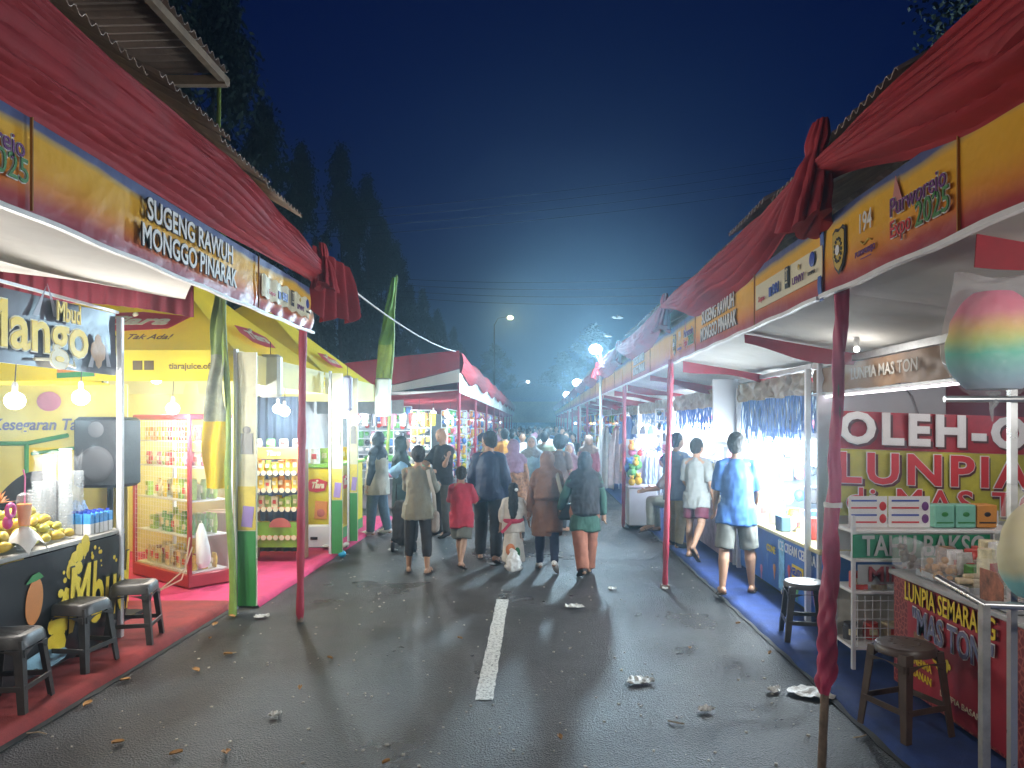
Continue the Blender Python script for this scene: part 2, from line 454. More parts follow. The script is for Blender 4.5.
def build_fascia(t, s, X, y0, y1, zb, zt, detail=True, wrinkled=False, show=(1, 1, 1), cs=0.0):
    "s = +1 right row (faces -x), -1 left row (faces +x)"
    L = y1-y0
    mb = MB()
    def off(u):      # u = metres from the reading-left end
        return 0
    def fn(u, v):
        y = y0+L*u; z = zb+(zt-zb)*v
        d = .004*noise.noise(Vector((y*1.4, z*2, 5)))
        rd = (L*u if s < 0 else L*(1-u))    # reading position
        if wrinkled and rd > L*.66:
            k = min(1, (rd-L*.66)/.5) * (1-v)**.8
            d += k*.028*(abs(math.sin((y*1.0 - z*1.3)*11))-.5)
            z += k*.02*math.sin(y*23)*(1-v)
        else:
            d += .004*(1-v)*math.sin(y*9+2*math.sin(y*2.2))
        return Vector((X - s*(.03+d), y, z))
    mb.sheet(fn, 110 if detail else 14, 10 if detail else 3, .012)
    ban = mb.build('printed_banner', fascia_mat('fascia_print_%s' % ('right' if s > 0 else 'left'), zb, zt), t)
    # white hem
    mb = MB(); mb.sheet(lambda u, v: Vector((X - s*(.045), y0+L*u, zb-.022+.02*v+.004*math.sin(u*40))), 40 if detail else 6, 1, .03)
    mb.build('white_hem', M('white_hem', (.8, .8, .8), .5), t)
    xd = (0, 1, 0) if s < 0 else (0, -1, 0)
    def pos(u, z): return Vector((X - s*.052, (y0+u) if s < 0 else (y1-u), z))
    zc = (zb+zt)/2; h = zt-zb
    if show[0]:
        # shield crest
        _pos = pos
        pos = lambda u, z: _pos(u-cs, z)
        c = pos(.22, zc-.01); mb = MB()
        def shield(w, hh, c, k):
            pts = []
            for a, bq in ((-.5, .42), (-.28, .5), (0, .44), (.28, .5), (.5, .42), (.5, -.1), (.32, -.36), (0, -.52), (-.32, -.36), (-.5, -.1)):
                pts.append(c + Vector(xd)*a*w + Vector((0, 0, bq*hh)) + Vector((-s*k, 0, 0)))
            return pts
        mb.poly(shield(.16, .24, c, 0), (-s*.002, 0, 0)); mb.mat = 1; mb.poly(shield(.135, .205, c, .004), (-s*.002, 0, 0))
        mb.mat = 0
        for a in range(14):
            th = a/14*2*PI; p = c+Vector((-s*.008, 0, 0))+Vector(xd)*math.cos(th)*.042+Vector((0, 0, math.sin(th)*.058))
            mb.box(p, (.004, .012, .016), Matrix.Rotation(th, 3, 'X'))
        mb.mat = 2; mb.lathe([(.026, 0), (.026, .003)], c+Vector((-s*.012, 0, 0)), 14, basis((0, 1, 0), (0, 0, 1)).to_3x3())
        mb.build('crest', [ink_k, ink_gold, ink_w], ban)
        lettering('194', .13, ink_w, pos(.52, zc+.05), xd, (0, 0, 1), ban, .0015, sx=.75)
        mb = MB(); mb.tube([pos(.47, zc-.03), pos(.5, zc-.05), pos(.55, zc-.035), pos(.58, zc-.045)], .005, 6); mb.build('flourish', ink_gold, ban)
        lettering('PURWOREJO', .036, ink_purple, pos(.52, zc-.085), xd, (0, 0, 1), ban, .001)
        mb = MB(); mb.box(pos(.52, zc-.112), (.002, .11, .004)); mb.build('underline', ink_purple, ban)
        # expo logo
        mb = MB(); c = pos(.86, zc)
        tri = [c+Vector(xd)*-.09+Vector((0, 0, .02)), c+Vector(xd)*.02+Vector((0, 0, .03)), c+Vector(xd)*-.05+Vector((0, 0, .17))]
        mb.poly(tri, (-s*.002, 0, 0)); mb.build('logo_peak', M('printed_pink', (.62, .25, .22), .5), ban)
        lettering('Purworejo', .112, ink_purple, pos(.99, zc+.035)+Vector((0, 0, .0)), xd, (0, 0, 1), ban, .0005, outline=ink_w, oo=.0035, sx=.92)
        lettering('Expo', .105, ink_red, pos(.86, zc-.06), xd, (0, 0, 1), ban, .0005, outline=ink_w, oo=.0035, sx=.85)
        lettering('2025', .14, ink_green, pos(1.11, zc-.055), xd, (0, 0, 1), ban, .0005, outline=ink_w, oo=.0035, sx=.92)
    # stitched seams
    if show[0]: pos = _pos
    for u in (1.27-cs, 3.2):
        mb = MB(); mb.box(pos(u, zc)+Vector((s*.006, 0, 0)), (.012, .006, h*.98)); mb.build('seam', M('seam_orange', (.40, .19, .03), .6), ban)
    if show[1]:
        lettering('SUGENG RAWUH', .165, ink_w, pos(2.15, zc+.075), xd, (0, 0, 1), ban, .003, outline=ink_k, oo=.0035, fit=1.10)
        lettering('MONGGO PINARAK', .165, ink_w, pos(2.15, zc-.075), xd, (0, 0, 1), ban, .003, outline=ink_k, oo=.0035, fit=1.22)
    if show[2]:
        # cream strip of sponsors' marks
        mb = MB(); y_a, y_b = sorted((pos(3.25, 0).y, pos(4.45, 0).y))
        mb.sheet(lambda u, v: Vector((X-s*(.05+.012*math.sin(u*30)*(wrinkled)), y_a+(y_b-y_a)*u, zc-.10+.17*v+.01*math.sin(u*60)*wrinkled)), 40, 2, .004)
        mb.build('sponsor_panel', ink_cream, ban)
        q = Vector((-s*.012, 0, 0))
        lettering('BRI', .09, ink_blue, pos(3.72, zc-.03)+q, xd, (0, 0, 1), ban, .003)
        mb = MB(); p = pos(3.60, zc-.03)+q; mb.box(p, (.004, .05, .06)); mb.build('sponsor_square', ink_blue, ban)
        mb = MB(); p = pos(3.92, zc)+q; mb.box(p, (.004, .065, .13)); mb.mat = 1
        mb.box(p+Vector((-s*.003, 0, .02)), (.003, .012, .07)); mb.box(p+Vector((-s*.003, 0, -.03)), (.003, .035, .012)); mb.box(p+Vector((-s*.003, 0, .045)), (.003, .04, .01))
        mb.build('sponsor_tower', [ink_k, ink_cream], ban)
        lettering('UPNVY', .06, ink_purple, pos(4.12, zc-.05)+q, xd, (0, 0, 1), ban, .001)
        mb = MB(); mb.ball(pos(4.12, zc+.02)+q, .018, 10, 6, sx=.2); mb.build('sponsor_dot', ink_gold, ban)
        mb = MB(); mb.ball(pos(4.33, zc+.02)+q, .042, 14, 8, sx=.12); mb.build('sponsor_disc', ink_blue, ban)
        lettering('KAMPUS', .028, ink_k, pos(4.33, zc-.055)+q, xd, (0, 0, 1), ban)
        lettering('Taspen', .05, ink_red, pos(3.42, zc-.045)+q, xd, (0, 0, 1), ban, 0, shear=.3)
    return ban

def fold(v, u, seed, k=7.0):
    w = v*k + 1.9*noise.noise(Vector((u*1.7, v*2.4, seed))) + .35*noise.noise(Vector((u*6, v*5, seed+3)))
    w2 = v*k*2.9+1.7*noise.noise(Vector((u*3.1, v*3.0, seed+9)))
    return .72*abs(math.sin(w*PI))**.5+.28*abs(math.sin(w2*PI))**.7*(.4+noise.noise(Vector((u*5, v*4, seed+5))))

def drape(t, s, X, y0, y1, zt, ze, seed=1, nu=120, nv=56, knot0=True, knot1=True, sag=.10, name='red_drape', kk=10.0, xe=None, conv=1.5, up_=.22, dn_=.10):
    "cloth hung between the knots at the two ends, from the eave ze down to the fascia top zt"
    xe = X if xe is None else xe
    L = y1-y0
    def fn(u, v):      # v 0 bottom .. 1 top
        y = y0+L*u
        e = 1.0
        if knot0: e = min(e, (u*L)/conv)
        if knot1: e = min(e, ((1-u)*L)/conv)
        e = max(0, min(1, e)); e = e*e*(3-2*e)
        mid = math.sin(PI*u)
        top = ze-.0 - .05*mid - (1-e)*dn_
        bot = zt-.015 - sag*mid**1.2*.6 + (1-e)*up_
        z = bot+(top-bot)*v
        belly = math.sin(PI*min(1, v*1.05))
        x = X+(xe-X)*v
        amp = .03+.028*mid
        amp *= .45+1.5*max(0, .5+noise.noise(Vector((u*2.6, v*3.2, seed+40))))
        d = .055 + .11*belly*(.4+.6*mid) + amp*fold(v, u+v*.18*s, seed, kk)*(1.0) + .02*noise.noise(Vector((y*2, z*4, seed)))
        d = d*(.75+.25*e) + (1-e)*.07
        k_ = min(1, v/.22); d *= (.25+.75*k_*k_*(3-2*k_))*(1 if v < .8 else 1-.55*(v-.8)/.2)
        return Vector((x - s*d, y, z))
    mb = MB(); mb.sheet(fn, nu, nv, .006)
    return mb.build(name, cloth_red, t)

def knot(t, s, X, y, z, h=.5, r=.13, seed=0, dy=.0):
    mb = MB(); N = 30; K = 64
    rings = []
    for i in range(N+1):
        f = i/N
        rr = r*(.42+.75*f**.8)*(1-.35*math.exp(-((f-.30)/.07)**2))
        ring = []
        for j in range(K):
            a = 2*PI*j/K
            q = rr*(1+.42*abs(math.sin(a*4.5+f*2.2+seed))*(.5+f) + .15*noise.noise(Vector((math.cos(a)*2, math.sin(a)*2, f*5+seed))))
            ring.append(Vector((X - s*(.11+.05*f) + math.cos(a)*q*.55, y+dy*f+math.sin(a)*q*1.1, z-h*f-.09*math.sin(a*2+seed)*max(0, f-.6))))
        rings.append(ring)
    mb._rings(rings)
    return mb.build('drape_knot', cloth_red, t)

def tin_roof(t, s, X, y0, y1, ze, rise=1.15, run=2.0, detail=True, seed=1, lift=0):
    L = y1-y0; rnd = random.Random(seed)
    n_sheets = max(1, round(L/.82)); w = L/n_sheets
    for side in (0, 1):
        mb = MB()
        for k in range(n_sheets):
            a = y0+k*w-.02; b2 = y0+(k+1)*w+.02
            e = rnd.uniform(-.05, .05); zz = rnd.uniform(0, .02)+(k % 2)*.012
            def fn(u, v):
                y = a+(b2-a)*u
                if side == 0: x = X - s*(.05+e)*(1-v) + s*run*v; z = ze+zz+rise*v
                else: x = X+s*run+s*run*v; z = ze+zz+rise*(1-v)
                return Vector((x, y, z+.016*math.cos(2*PI*(y-y0)/.082)+.01*noise.noise(Vector((x, y, seed)))))
            mb.sheet(fn, 60 if detail else 14, 3, .004)
        mb.build('tin_sheeting', tin, t)

def post(t, p0, p1, r=.036, bare=0.0, mat=None):
    p0 = Vector(p0); p1 = Vector(p1); mb = MB()
    N = 34; pts = []; rs = []
    for i in range(N+1):
        f = i/N; p = p0.lerp(p1, f)
        pts.append(p); rs.append(r*(1+.16*math.sin(f*31+p0.y)*math.sin(f*12)) if f > bare else r*.62)
    mb.tube(pts, rs, 14)
    o = mb.build('post', mat or pole_red, t)
    return o

def ceiling(t, s, X, y0, y1, z0, z1, run=4.5, seed=1, nu=24, nv=24):
    mb = MB(); L = y1-y0
    def fn(u, v):
        y = y0+L*u; x = X+s*run*v
        z = z0+(z1-z0)*min(1, v*run/1.1) - .05*math.sin(PI*u)*math.sin(PI*min(1, v*1.6)) + .025*noise.noise(Vector((x*1.5, y*1.2, seed))) + .03*max(0, v-.3)
        return Vector((x, y, z))
    mb.sheet(fn, nu, nv, .006)
    return mb.build('ceiling_cloth', ceil_white, t)

def strip(t, s, X, y, z0, z1, run=3.2, w=.095, seed=0):
    "red cloth strip sewn across the ceiling"
    mb = MB()
    def fn(u, v):
        x = X+s*run*u
        z = z0+(z1-z0)*min(1, u*run/1.1) - .02 - w*v*(1+.3*math.sin(u*17+seed)) - .03*math.sin(PI*u)
        return Vector((x, y+.02*math.sin(x*7+seed)*v, z))
    mb.sheet(fn, 40, 3, .006)
    return mb.build('red_valance', cloth_red_strip, t)

GR = 'market tents in the right row'; GL = 'market tents in the left row'
def right_bay(y0, y1, label, detail=True, show=(1, 1, 1), knots=True, near=False):
    t = thing('market_tent', label, 'market tent', (1.6, y0, 0), 0, GR)
    build_fascia(t, 1, 1.6, y0+.015, y1-.015, 2.50, 2.90, detail, y0 > 8, show)
    drape(t, 1, 1.6, y0, y1, 2.90, 3.29, seed=int(y0*3)+20, nu=120 if detail else 40, nv=60 if detail else 24, knot0=True, knot1=True, sag=.14, xe=1.60)
    tin_roof(t, 1, 1.6, y0, y1, 3.27, detail=detail, seed=int(y0)+40)
    ceiling(t, 1, 1.63, y0, y1, 2.53, 2.37, seed=int(y0)+2)
    for yy in {-.5: (.3, 2.75), 4.0: (5.8, 8.2)}.get(y0, (y0+2.1, y1-.1)):
        strip(t, 1, 1.64, yy, 2.53, 2.37, seed=int(yy))
    return t

rb = [-.5, 4.0, 8.45, 13.2, 17.7, 22.2]
rlabels = ['right row tent nearest the viewer, orange banner with a shield crest',
           'second right row tent, its cream panel of sponsor marks starting at the twisted red pole',
           'third tent of the right row, banner crumpled, between the second and third red poles',
           'fourth tent of the right row, small, behind the third slim pole',
           'fifth tent of the right row, under the brightest floodlight']
RB = []
for i in range(5):
    t = right_bay(rb[i], rb[i+1], rlabels[i], detail=i < 2, show=((1, 0, 0) if i == 0 else (1, 1, 1) if i == 1 else (0, 1, 0) if i == 2 else (0, 0, 0)))
    RB.append(t)
knot(RB[1], 1, 1.6, 3.86, 3.38, .52, .13, 1, dy=.12); knot(RB[2], 1, 1.6, 8.47, 3.3, .42, .11, 2); knot(RB[3], 1, 1.6, 13.2, 3.3, .4, .11, 3); knot(RB[4], 1, 1.6, 17.7, 3.3, .4, .11, 4)
# blue tie tape at the seam between the first two banners
mb = MB(); mb.sheet(lambda u, v: Vector((1.548-.006*math.sin(u*9), 3.975+.05*v+.02*math.sin(u*5), 2.47+.45*u)), 20, 2, .004); mb.build('blue_tape', M('blue_tape', (.03, .09, .35), .5), RB[1])
# poles: the nearest one is wrapped in twisted cloth on a bare steel leg
mb = MB(); pa, pb = Vector((1.47, 3.8, 0)), Vector((1.61, 3.88, 2.52))
mb.tube([pa, pa.lerp(pb, .18), pa.lerp(pb, 1)], .021, 14); mb.build('post', rust_steel, RB[1])
mb = MB(); rings = []; N = 120; K = 26
for i in range(N+1):
    f = i/N; p = pa.lerp(pb, .165+.835*f)
    rr = .031+.008*math.exp(-((f-.05)/.06)**2)+.005*(1-f)+.006*math.sin(f*7)
    if f < .03: rr *= .6+.4*f/.03
    ring = []
    for j in range(K):
        a = 2*PI*j/K
        q = rr*(1+.24*math.sin(a*3+f*30)+.16*math.sin(a*4-f*90)*max(0, 1-f*2.2)+.18*noise.noise(Vector((math.cos(a), math.sin(a), f*22))))
        ring.append(p+Vector((math.cos(a)*q, math.sin(a)*q, 0)))
    rings.append(ring)
mb._rings(rings); w_ = mb.build('twisted_wrap', M('magenta_wrap_cloth', (.44, .04, .11), .55, var=.2, vs=4), RB[1])
mb = MB(); p = pa.lerp(pb, .55); mb.tube([p+Vector((0, 0, -.012)), p+Vector((0, 0, .012))], .046, 14); mb.build('tape_band', M('tape', (.7, .68, .66), .4), w_)
post(RB[2], (1.435, 8.17, 0), (1.50, 8.17, 2.52), .032)
mb = MB(); mb.box((1.435, 8.17, .02), (.09, .09, .04)); mb.build('post_foot', rust_steel, RB[2])
post(RB[3], (1.56, 13.06, 0), (1.58, 13.06, 2.52), .034)
post(RB[4], (1.5, 17.6, 0), (1.58, 17.6, 2.52), .034)
# far bays share one prototype
far = thing('market_tent', 'far tent in the right row, too distant to tell from its neighbours', 'market tent', (1.6, 22.2, 0), 0, GR)
build_fascia(far, 1, 1.6, 22.2, 26.7, 2.5, 2.9, False, False, (0, 0, 0))
drape(far, 1, 1.6, 22.2, 26.7, 2.9, 3.29, 5, 30, 16); tin_roof(far, 1, 1.6, 22.2, 26.7, 3.27, detail=False, seed=60)
ceiling(far, 1, 1.63, 22.2, 26.7, 2.53, 2.37, nu=8, nv=8); strip(far, 1, 1.64, 24.4, 2.53, 2.37); post(far, (1.55, 22.3, 0), (1.58, 22.3, 2.5), .034)
for k in range(1, 8):
    c = copy_tree(far); c.location = (1.6, 22.2+4.5*k, 0)

# left near bay
LB = thing('market_tent', 'left row tent nearest the viewer, orange banner reading SUGENG RAWUH MONGGO PINARAK', 'market tent', (-2.1, 2.3, 0), 0, GL)
build_fascia(LB, -1, -2.1, 2.3, 6.9, 2.67, 3.06, True, True, cs=.55)
drape(LB, -1, -2.1, 2.2, 6.85, 3.08, 3.63, 11, 200, 90, knot0=False, knot1=True, sag=.0, kk=12, xe=-2.10, conv=2.6, up_=.06, dn_=.26)
tin_roof(LB, -1, -2.08, 2.2, 6.6, 3.66, seed=71)
post(LB, (-2.147, 6.76, 0), (-2.12, 6.76, 2.68), .034)
mb = MB(); mb.box((-2.147, 6.76, .12), (.052, .052, .25), bev=.01); mb.build('post_foot', rust_steel, LB)
mb = MB()
mb.sheet(lambda u, v: Vector((-2.13-4.2*v, -1.5+(6.1+1.7*min(1, v*4.2/.85))*u, 2.69+(.05+.42*u**1.5)*math.sin(PI*min(1, v*1.25)*.5)-.05*math.sin(PI*((u*3) % 1))*math.sin(PI*v)+.02*noise.noise(Vector((u*9, v*5, 1))))), 70, 36, .006); mb.build('ceiling_cloth', ceil_white, LB)
# pleated red end valance under the ceiling edge
mb = MB(); mb.sheet(lambda u, v: Vector((-2.92-3.4*u, 6.32+.018*math.sin(u*170)+.01*math.sin(u*47), 3.0+.14*math.sin(PI*min(1, u*2)*.5)-.28*v+.02*math.sin(u*9))), 300, 4, .006)
mb.build('pleated_valance', M('maroon_pleats', (.24, .03, .05), .75, var=.2, vs=5, translucent=.2), LB)
# loose drape tail hanging past the corner of the banner
mb = MB()
def tail(u, v):
    a = u*1.0
    y = 6.75+.35*u+.05*v
    x = -2.03+.24*u+.16*u*v-.06*v+.035*math.sin(u*26+v*3)*(0.3+v)
    z = 3.44-.13*u-(.42+.22*math.sin(u*PI*1.1)+.08*math.sin(u*9))*v
    return Vector((x, y, z))
mb.sheet(tail, 60, 24, .006); mb.build('drape_tail', cloth_red, LB)
knot(LB, -1, -2.08, 6.86, 3.48, .42, .10, 8)
# crossed slab of loose corrugated sheets jutting out above the drape
t = thing('corrugated_sheet', 'loose corrugated tin sheets jutting out above the left red drape, open to the sky', 'roof sheet', (-2.6, 3.4, 4.0))
mb = MB()
for k in range(4):
    xa, xb = -2.0-.02*(k % 2), -4.4
    ya, yb = 1.55+.82*k-.02, 1.55+.82*(k+1)
    def fn(u, v):
        y = ya+(yb-ya)*u; x = xa+(xb-xa)*v
        return Vector((x+.03*math.sin(k*5), y, 4.09-.06*v+.015*(k % 2)+.016*math.cos(2*PI*y/.082)))
    mb.sheet(fn, 60, 3, .004)
mb.build('tin_sheeting', tin, t)
mb = MB(); mb.box((-3.1, 4.80, 4.03), (2.2, .05, .06)); mb.box((-2.02, 3.2, 4.04), (.04, 3.3, .05)); mb.build('batten', M('batten_wood', (.3, .22, .15), .8, var=.3), t)
# near-left continuation bay behind the viewer's shoulder
t = thing('market_tent', 'left row tent whose banner end shows at the very left edge of the picture', 'market tent', (-2.1, -2.3, 0), 0, GL)
build_fascia(t, -1, -2.1, -2.3, 2.28, 2.67, 3.06, False, False, (0, 0, 0))
drape(t, -1, -2.1, -2.3, 2.28, 3.08, 3.63, 13, 40, 24, knot0=False, knot1=False, sag=.0, xe=-2.10); tin_roof(t, -1, -2.08, -2.3, 2.2, 3.66, detail=False, seed=72)

# left row of red and white tents further on
crink = M('crinkled_white_valance', (.7, .72, .68), .4, var=.1, bump=.5, bs=9)
def left_far(y0, y1, label, first=False):
    t = thing('market_tent', label, 'market tent', (-1.62, y0, 0), 0, GL)
    L = y1-y0
    mb = MB(); mb.sheet(lambda u, v: Vector((-1.62+.02*math.sin(u*60)*(1-v)+.01*math.sin(u*23), y0+L*u, 2.50+.42*v)), 90 if first else 30, 6, .006); mb.build('white_fascia', crink, t)
    mb = MB()
    def fn(u, v):
        e = 1-abs(2*u-1)
        return Vector((-1.60+.10*math.sin(PI*v)*(.5+e)+.03*fold(v, u, 3, 5), y0+L*u, 2.92-.16*math.sin(PI*u)**2+(.44+.1*math.sin(PI*u)**2)*v))
    mb.sheet(fn, 60 if first else 24, 20, .006); mb.build('red_drape', cloth_red, t)
    mb = MB(); mb.sheet(lambda u, v: Vector((-1.6-2.6*v, y0+L*u, 3.36-.30*v-.06*math.sin(PI*u))), 10, 6, .006); mb.build('red_roof_cloth', cloth_red, t)
    mb = MB(); mb.sheet(lambda u, v: Vector((-1.66-3.4*v, y0+L*u, 2.56-.12*v-.08*math.sin(PI*u)*math.sin(PI*v))), 10, 10, .006); mb.build('ceiling_cloth', ceil_white, t)
    for k in (.02, .35, .68):
        mb = MB(); yy = y0+L*k; mb.sheet(lambda u, v: Vector((-1.66-3.0*u, yy, 2.55-.12*u-.11*v-.05*math.sin(PI*u))), 20, 2, .006); mb.build('red_valance', cloth_red_strip, t)
    post(t, (-1.66, y0+.1, 0), (-1.64, y0+.1, 2.9), .034)
    return t
lf0 = left_far(15.9, 20.4, 'red and white tent closest to the yellow tents on the left, showing its open end', True)
# its gable end: red cloth over white
mb = MB()
def gable(u, v):
    top = 3.40-.36*u+.03*math.sin(PI*u*.8); bot = 3.02-.62*u-.04*math.sin(PI*u)
    return Vector((-1.62-2.9*u, 15.86+.02*math.sin(u*30), bot+(top-bot)*v))
mb.sheet(gable, 50, 10, .006); mb.build('gable_cloth', cloth_red, lf0)
mb = MB()
def gable2(u, v):
    top = 3.00-.62*u-.04*math.sin(PI*u); bot = 2.72-.42*u
    return Vector((-1.62-2.9*u, 15.88, bot+(max(bot+.02, top)-bot)*v))
mb.sheet(gable2, 40, 4, .006); mb.build('gable_lining', ceil_white, lf0)
lf = left_far(20.4, 24.9, 'far red and white tent of the left row, alike to its neighbours')
for k in range(1, 8):
    c = copy_tree(lf); c.location = (-1.62, 20.4+4.5*k, 0)

# ------------------------------------------------------------------ haze
def haze(dens):
    mb = MB(); mb.box((0, 70, 15), (150, 240, 34))
    o = mb.build('haze', None, None, False); o.data.materials.clear()
    m = bpy.data.materials.new('night_haze'); m.use_nodes = True
    nt = m.node_tree; nt.nodes.remove(nt.nodes['Principled BSDF'])
    v = nt.nodes.new('ShaderNodeVolumePrincipled'); v.inputs['Density'].default_value = dens; v.inputs['Color'].default_value = (.55, .82, 1, 1); v.inputs['Anisotropy'].default_value = .94  # fades the distance; strong forward scatter makes halos standing in for lens bloom
    nt.links.new(v.outputs[0], nt.nodes['Material Output'].inputs['Volume'])
    o.data.materials.append(m); tag(o, 'thin damp night haze glowing round the lamps', 'haze', kind='stuff')
# ------------------------------------------------------------------ lamps
bulb_glow = glow('bulb_glow', (1, .97, .93), 60)
bulb_cool = glow('bulb_glow_cool', (.86, .95, 1), 60)
flood_glow = glow('flood_glow', (.80, .93, 1), 160)
white_pl = M('white_plastic', (.78, .78, .76), .4, var=.05)
black_pl = M('black_plastic', (.010, .010, .012), .55, var=.15, bump=.1, bs=40)
black_pl.node_tree.nodes['Principled BSDF'].inputs['Specular IOR Level'].default_value = .2
def bulb(p, power, label, cool=False, cord=.5, r=.064):
    p = Vector(p); t = thing('hanging_bulb', label, 'light bulb', p, 0, 'bare bulbs hanging in the stalls')
    mb = MB(); mb.lathe([(.014, .055)]+[(max(.003, r*math.sin(PI*i/10)), r*.95*math.cos(PI*i/10)-r*.95+.05) for i in range(1, 11)], p, 18); mb.build('bulb_glass', bulb_cool if cool else bulb_glow, t)
    mb = MB(); mb.lathe([(.017, .05), (.02, .10), (.012, .12)], p, 12); mb.build('socket', white_pl, t)
    mb = MB(); mb.tube([p+Vector((0, 0, .11)), p+Vector((.01, .01, .11+cord*.5)), p+Vector((0, 0, .11+cord))], .004, 6); mb.build('cord', black_pl, t)
    lamp(p+Vector((0, 0, -r*1.9-.05)), power*1.5, (.88, .96, 1) if cool else (1, .95, .88), .07, parent=t)
    return t
bulb((-3.62, 5.15, 1.98), 62, 'glowing bulb over the mangoes, at the left edge of the picture')
bulb((-3.62, 5.9, 2.03), 55, 'glowing bulb behind the black banner beside the white stall pole')
bulb((-3.72, 7.6, 1.98), 60, 'glowing bulb in front of the wire snack cabinet')
bulb((-3.30, 9.5, 2.02), 60, 'left bulb of the glowing pair above the orange snack shelf', True)
bulb((-3.08, 9.1, 1.98), 60, 'right bulb of the glowing pair above the orange snack shelf', True)
bulb((-2.95, 12.2, 1.90), 60, 'glowing bulb over the far end of the yellow counter', True)
bulb((-3.4, 13.2, 2.0), 30, 'dim bulb behind the white shirted stall at the end of the yellow tents', True)

for k, (x, y) in enumerate([(-4.4, 8.6), (-4.4, 11.7)]):  # bulbs added so the yellow fabric is lit from inside
    bulb((x, y, 2.35), 40, ['bulb hanging under the peak of the nearest yellow tent', 'bulb hanging under the peak of the second yellow tent'][k], cord=.3)

def tube_light(p0, p1, power, label, n=3, r=.016, col=(.85, .95, 1), mat=None):
    p0 = Vector(p0); p1 = Vector(p1); t = thing('tube_lamp', label, 'tube lamp', (p0+p1)/2, 0, 'white tube lamps over the counters')
    mb = MB(); mb.cyl(p0, p1, r, n=10); mb.build('lit_tube', mat or flood_glow, t)
    mb = MB(); d = Vector((0, 0, r*2)); mb.tube([p0+d, p1+d], r*1.1, 6); mb.build('fitting', white_pl, t)
    for i in range(n): lamp(p0.lerp(p1, (i+.5)/n)+Vector((0, 0, -.10)), power*1.6/n, col, .12, parent=t)
tube_light((2.62, 6.7, 1.60), (2.62, 8.3, 1.60), 150, 'blazing white tube over the blue ice cream counter', 2, .05)
tube_light((2.80, 6.75, 1.50), (2.80, 8.2, 1.50), 60, 'second white tube, just behind and below the first over the blue counter', 1, .04)  # this tube and the next are added to spread the white glare
tube_light((2.98, 6.8, 1.40), (2.98, 8.1, 1.40), 40, 'lowest white tube at the back over the ice cream freezer', 1, .04)
tube_light((2.75, 10.6, 1.80), (2.75, 13.0, 1.80), 130, 'blazing white tube over the stall where the two shoppers stand', 2, .03)
tube_light((2.6, 13.6, 1.75), (2.6, 15.2, 1.75), 60, 'white tube over the toy stall behind the white table', 1, .025)
for k, (x, y, z, pw) in enumerate([(2.5, 17.5, 1.8, 60), (2.5, 21, 1.85, 60), (2.4, 25, 1.9, 50), (2.4, 30, 1.9, 60), (2.4, 36, 1.9, 60), (2.4, 44, 1.9, 60)]):
    bulb((x, y, z), pw, 'far bulb in the right row, %s' % ['nearest of the far ones, by the hanging clothes', 'second beyond the hanging clothes', 'third beyond the hanging clothes', 'below the second floodlight', 'below the smallest floodlight', 'farthest of all'][k], True, r=.06)
for k, (x, y, z, pw) in enumerate([(-2.7, 17.2, 2.0, 60), (-2.5, 18.2, 2.1, 60), (-2.2, 19.2, 2.0, 50), (-3.9, 16.8, 2.1, 40), (-2.4, 22.5, 2.0, 60), (-2.3, 27, 2.0, 50), (-2.3, 32, 2.0, 60), (-2.3, 38, 2.0, 60), (-2.2, 46, 2.0, 60)]):
    bulb((x, y, z), pw, 'far bulb in the left row, %s' % ['left of the orange toys', 'in the middle of the toy rack', 'right of the orange toys', 'small, under the grey valance', 'first past the second pole', 'second past the second pole', 'third past the second pole', 'fourth past the second pole', 'farthest down the row'][k], True, r=.07)
# one lamp on the inner cloth valance
bulb((2.26, 5.2, 2.30), 2.5, 'small pinkish bulb pinned at the red ceiling strip on the right', r=.02, cord=.02)

# LED strip under the inner valance of the lunpia stall
t = thing('light_strip', 'thin pinkish white light strip under the brown stall valance', 'light strip', (2.5, 5, 2.05))
mb = MB(); mb.box((2.52, 5.35, 2.045), (.014, 2.2, .012)); mb.build('lit_strip', glow('led_strip', (1, .88, .95), 9), t)
mb = MB(); mb.box((2.52, 5.35, 2.056), (.02, 2.2, .008)); mb.build('strip_channel', steel_w, t)
lamp((3.3, 4.3, 1.9), 9, (1, .92, .96), .2, parent=t); lamp((3.3, 5.3, 1.9), 4, (1, .92, .96), .2, parent=t)

# floodlights on poles above the right tents
def flood(x, y, z, s, power, label):
    t = thing('floodlight', label, 'floodlight', (x, y, 0), 0, 'floodlights above the right row')
    mb = MB(); mb.cyl((x+.12, y+.1, 0), (x+.12, y+.1, z-.1), .03, n=8); mb.build('lamp_pole', steel, t)
    mb = MB(); mb.box((x, y+.07, z), (s*.62, .08, s*.5), Matrix.Rotation(R(8), 3, 'X'), bev=.02); mb.build('lamp_housing', black_pl, t)
    mb = MB(); mb.ball((x, y+.01, z), s*.36, 16, 10, sy=.25, sz=.8); mb.build('lamp_face', flood_glow, t)
    mb = MB(); mb.tube([(x+.12, y+.1, z-.2), (x+.12, y+.05, z-.05), (x, y+.1, z)], .012, 6); mb.tube([(x, y+.1, z-.1), (x+.15, y, z-.4), (x+.28, y, z-.55)], .008, 6); mb.build('bracket', steel, t)
    l = lamp((x, y-.6, z-.05), power, (.55, .82, 1), .15, parent=t)
flood(1.36, 16.6, 3.50, .40, 2400, 'nearest and brightest floodlight, above the right row')
flood(1.45, 25.5, 3.26, .44, 2000, 'middle one of the three white floodlights')
flood(1.48, 34.5, 3.22, .46, 1800, 'farthest and lowest of the three white floodlights')
wire_dark = M('dark_pole', (.03, .03, .03), .8)
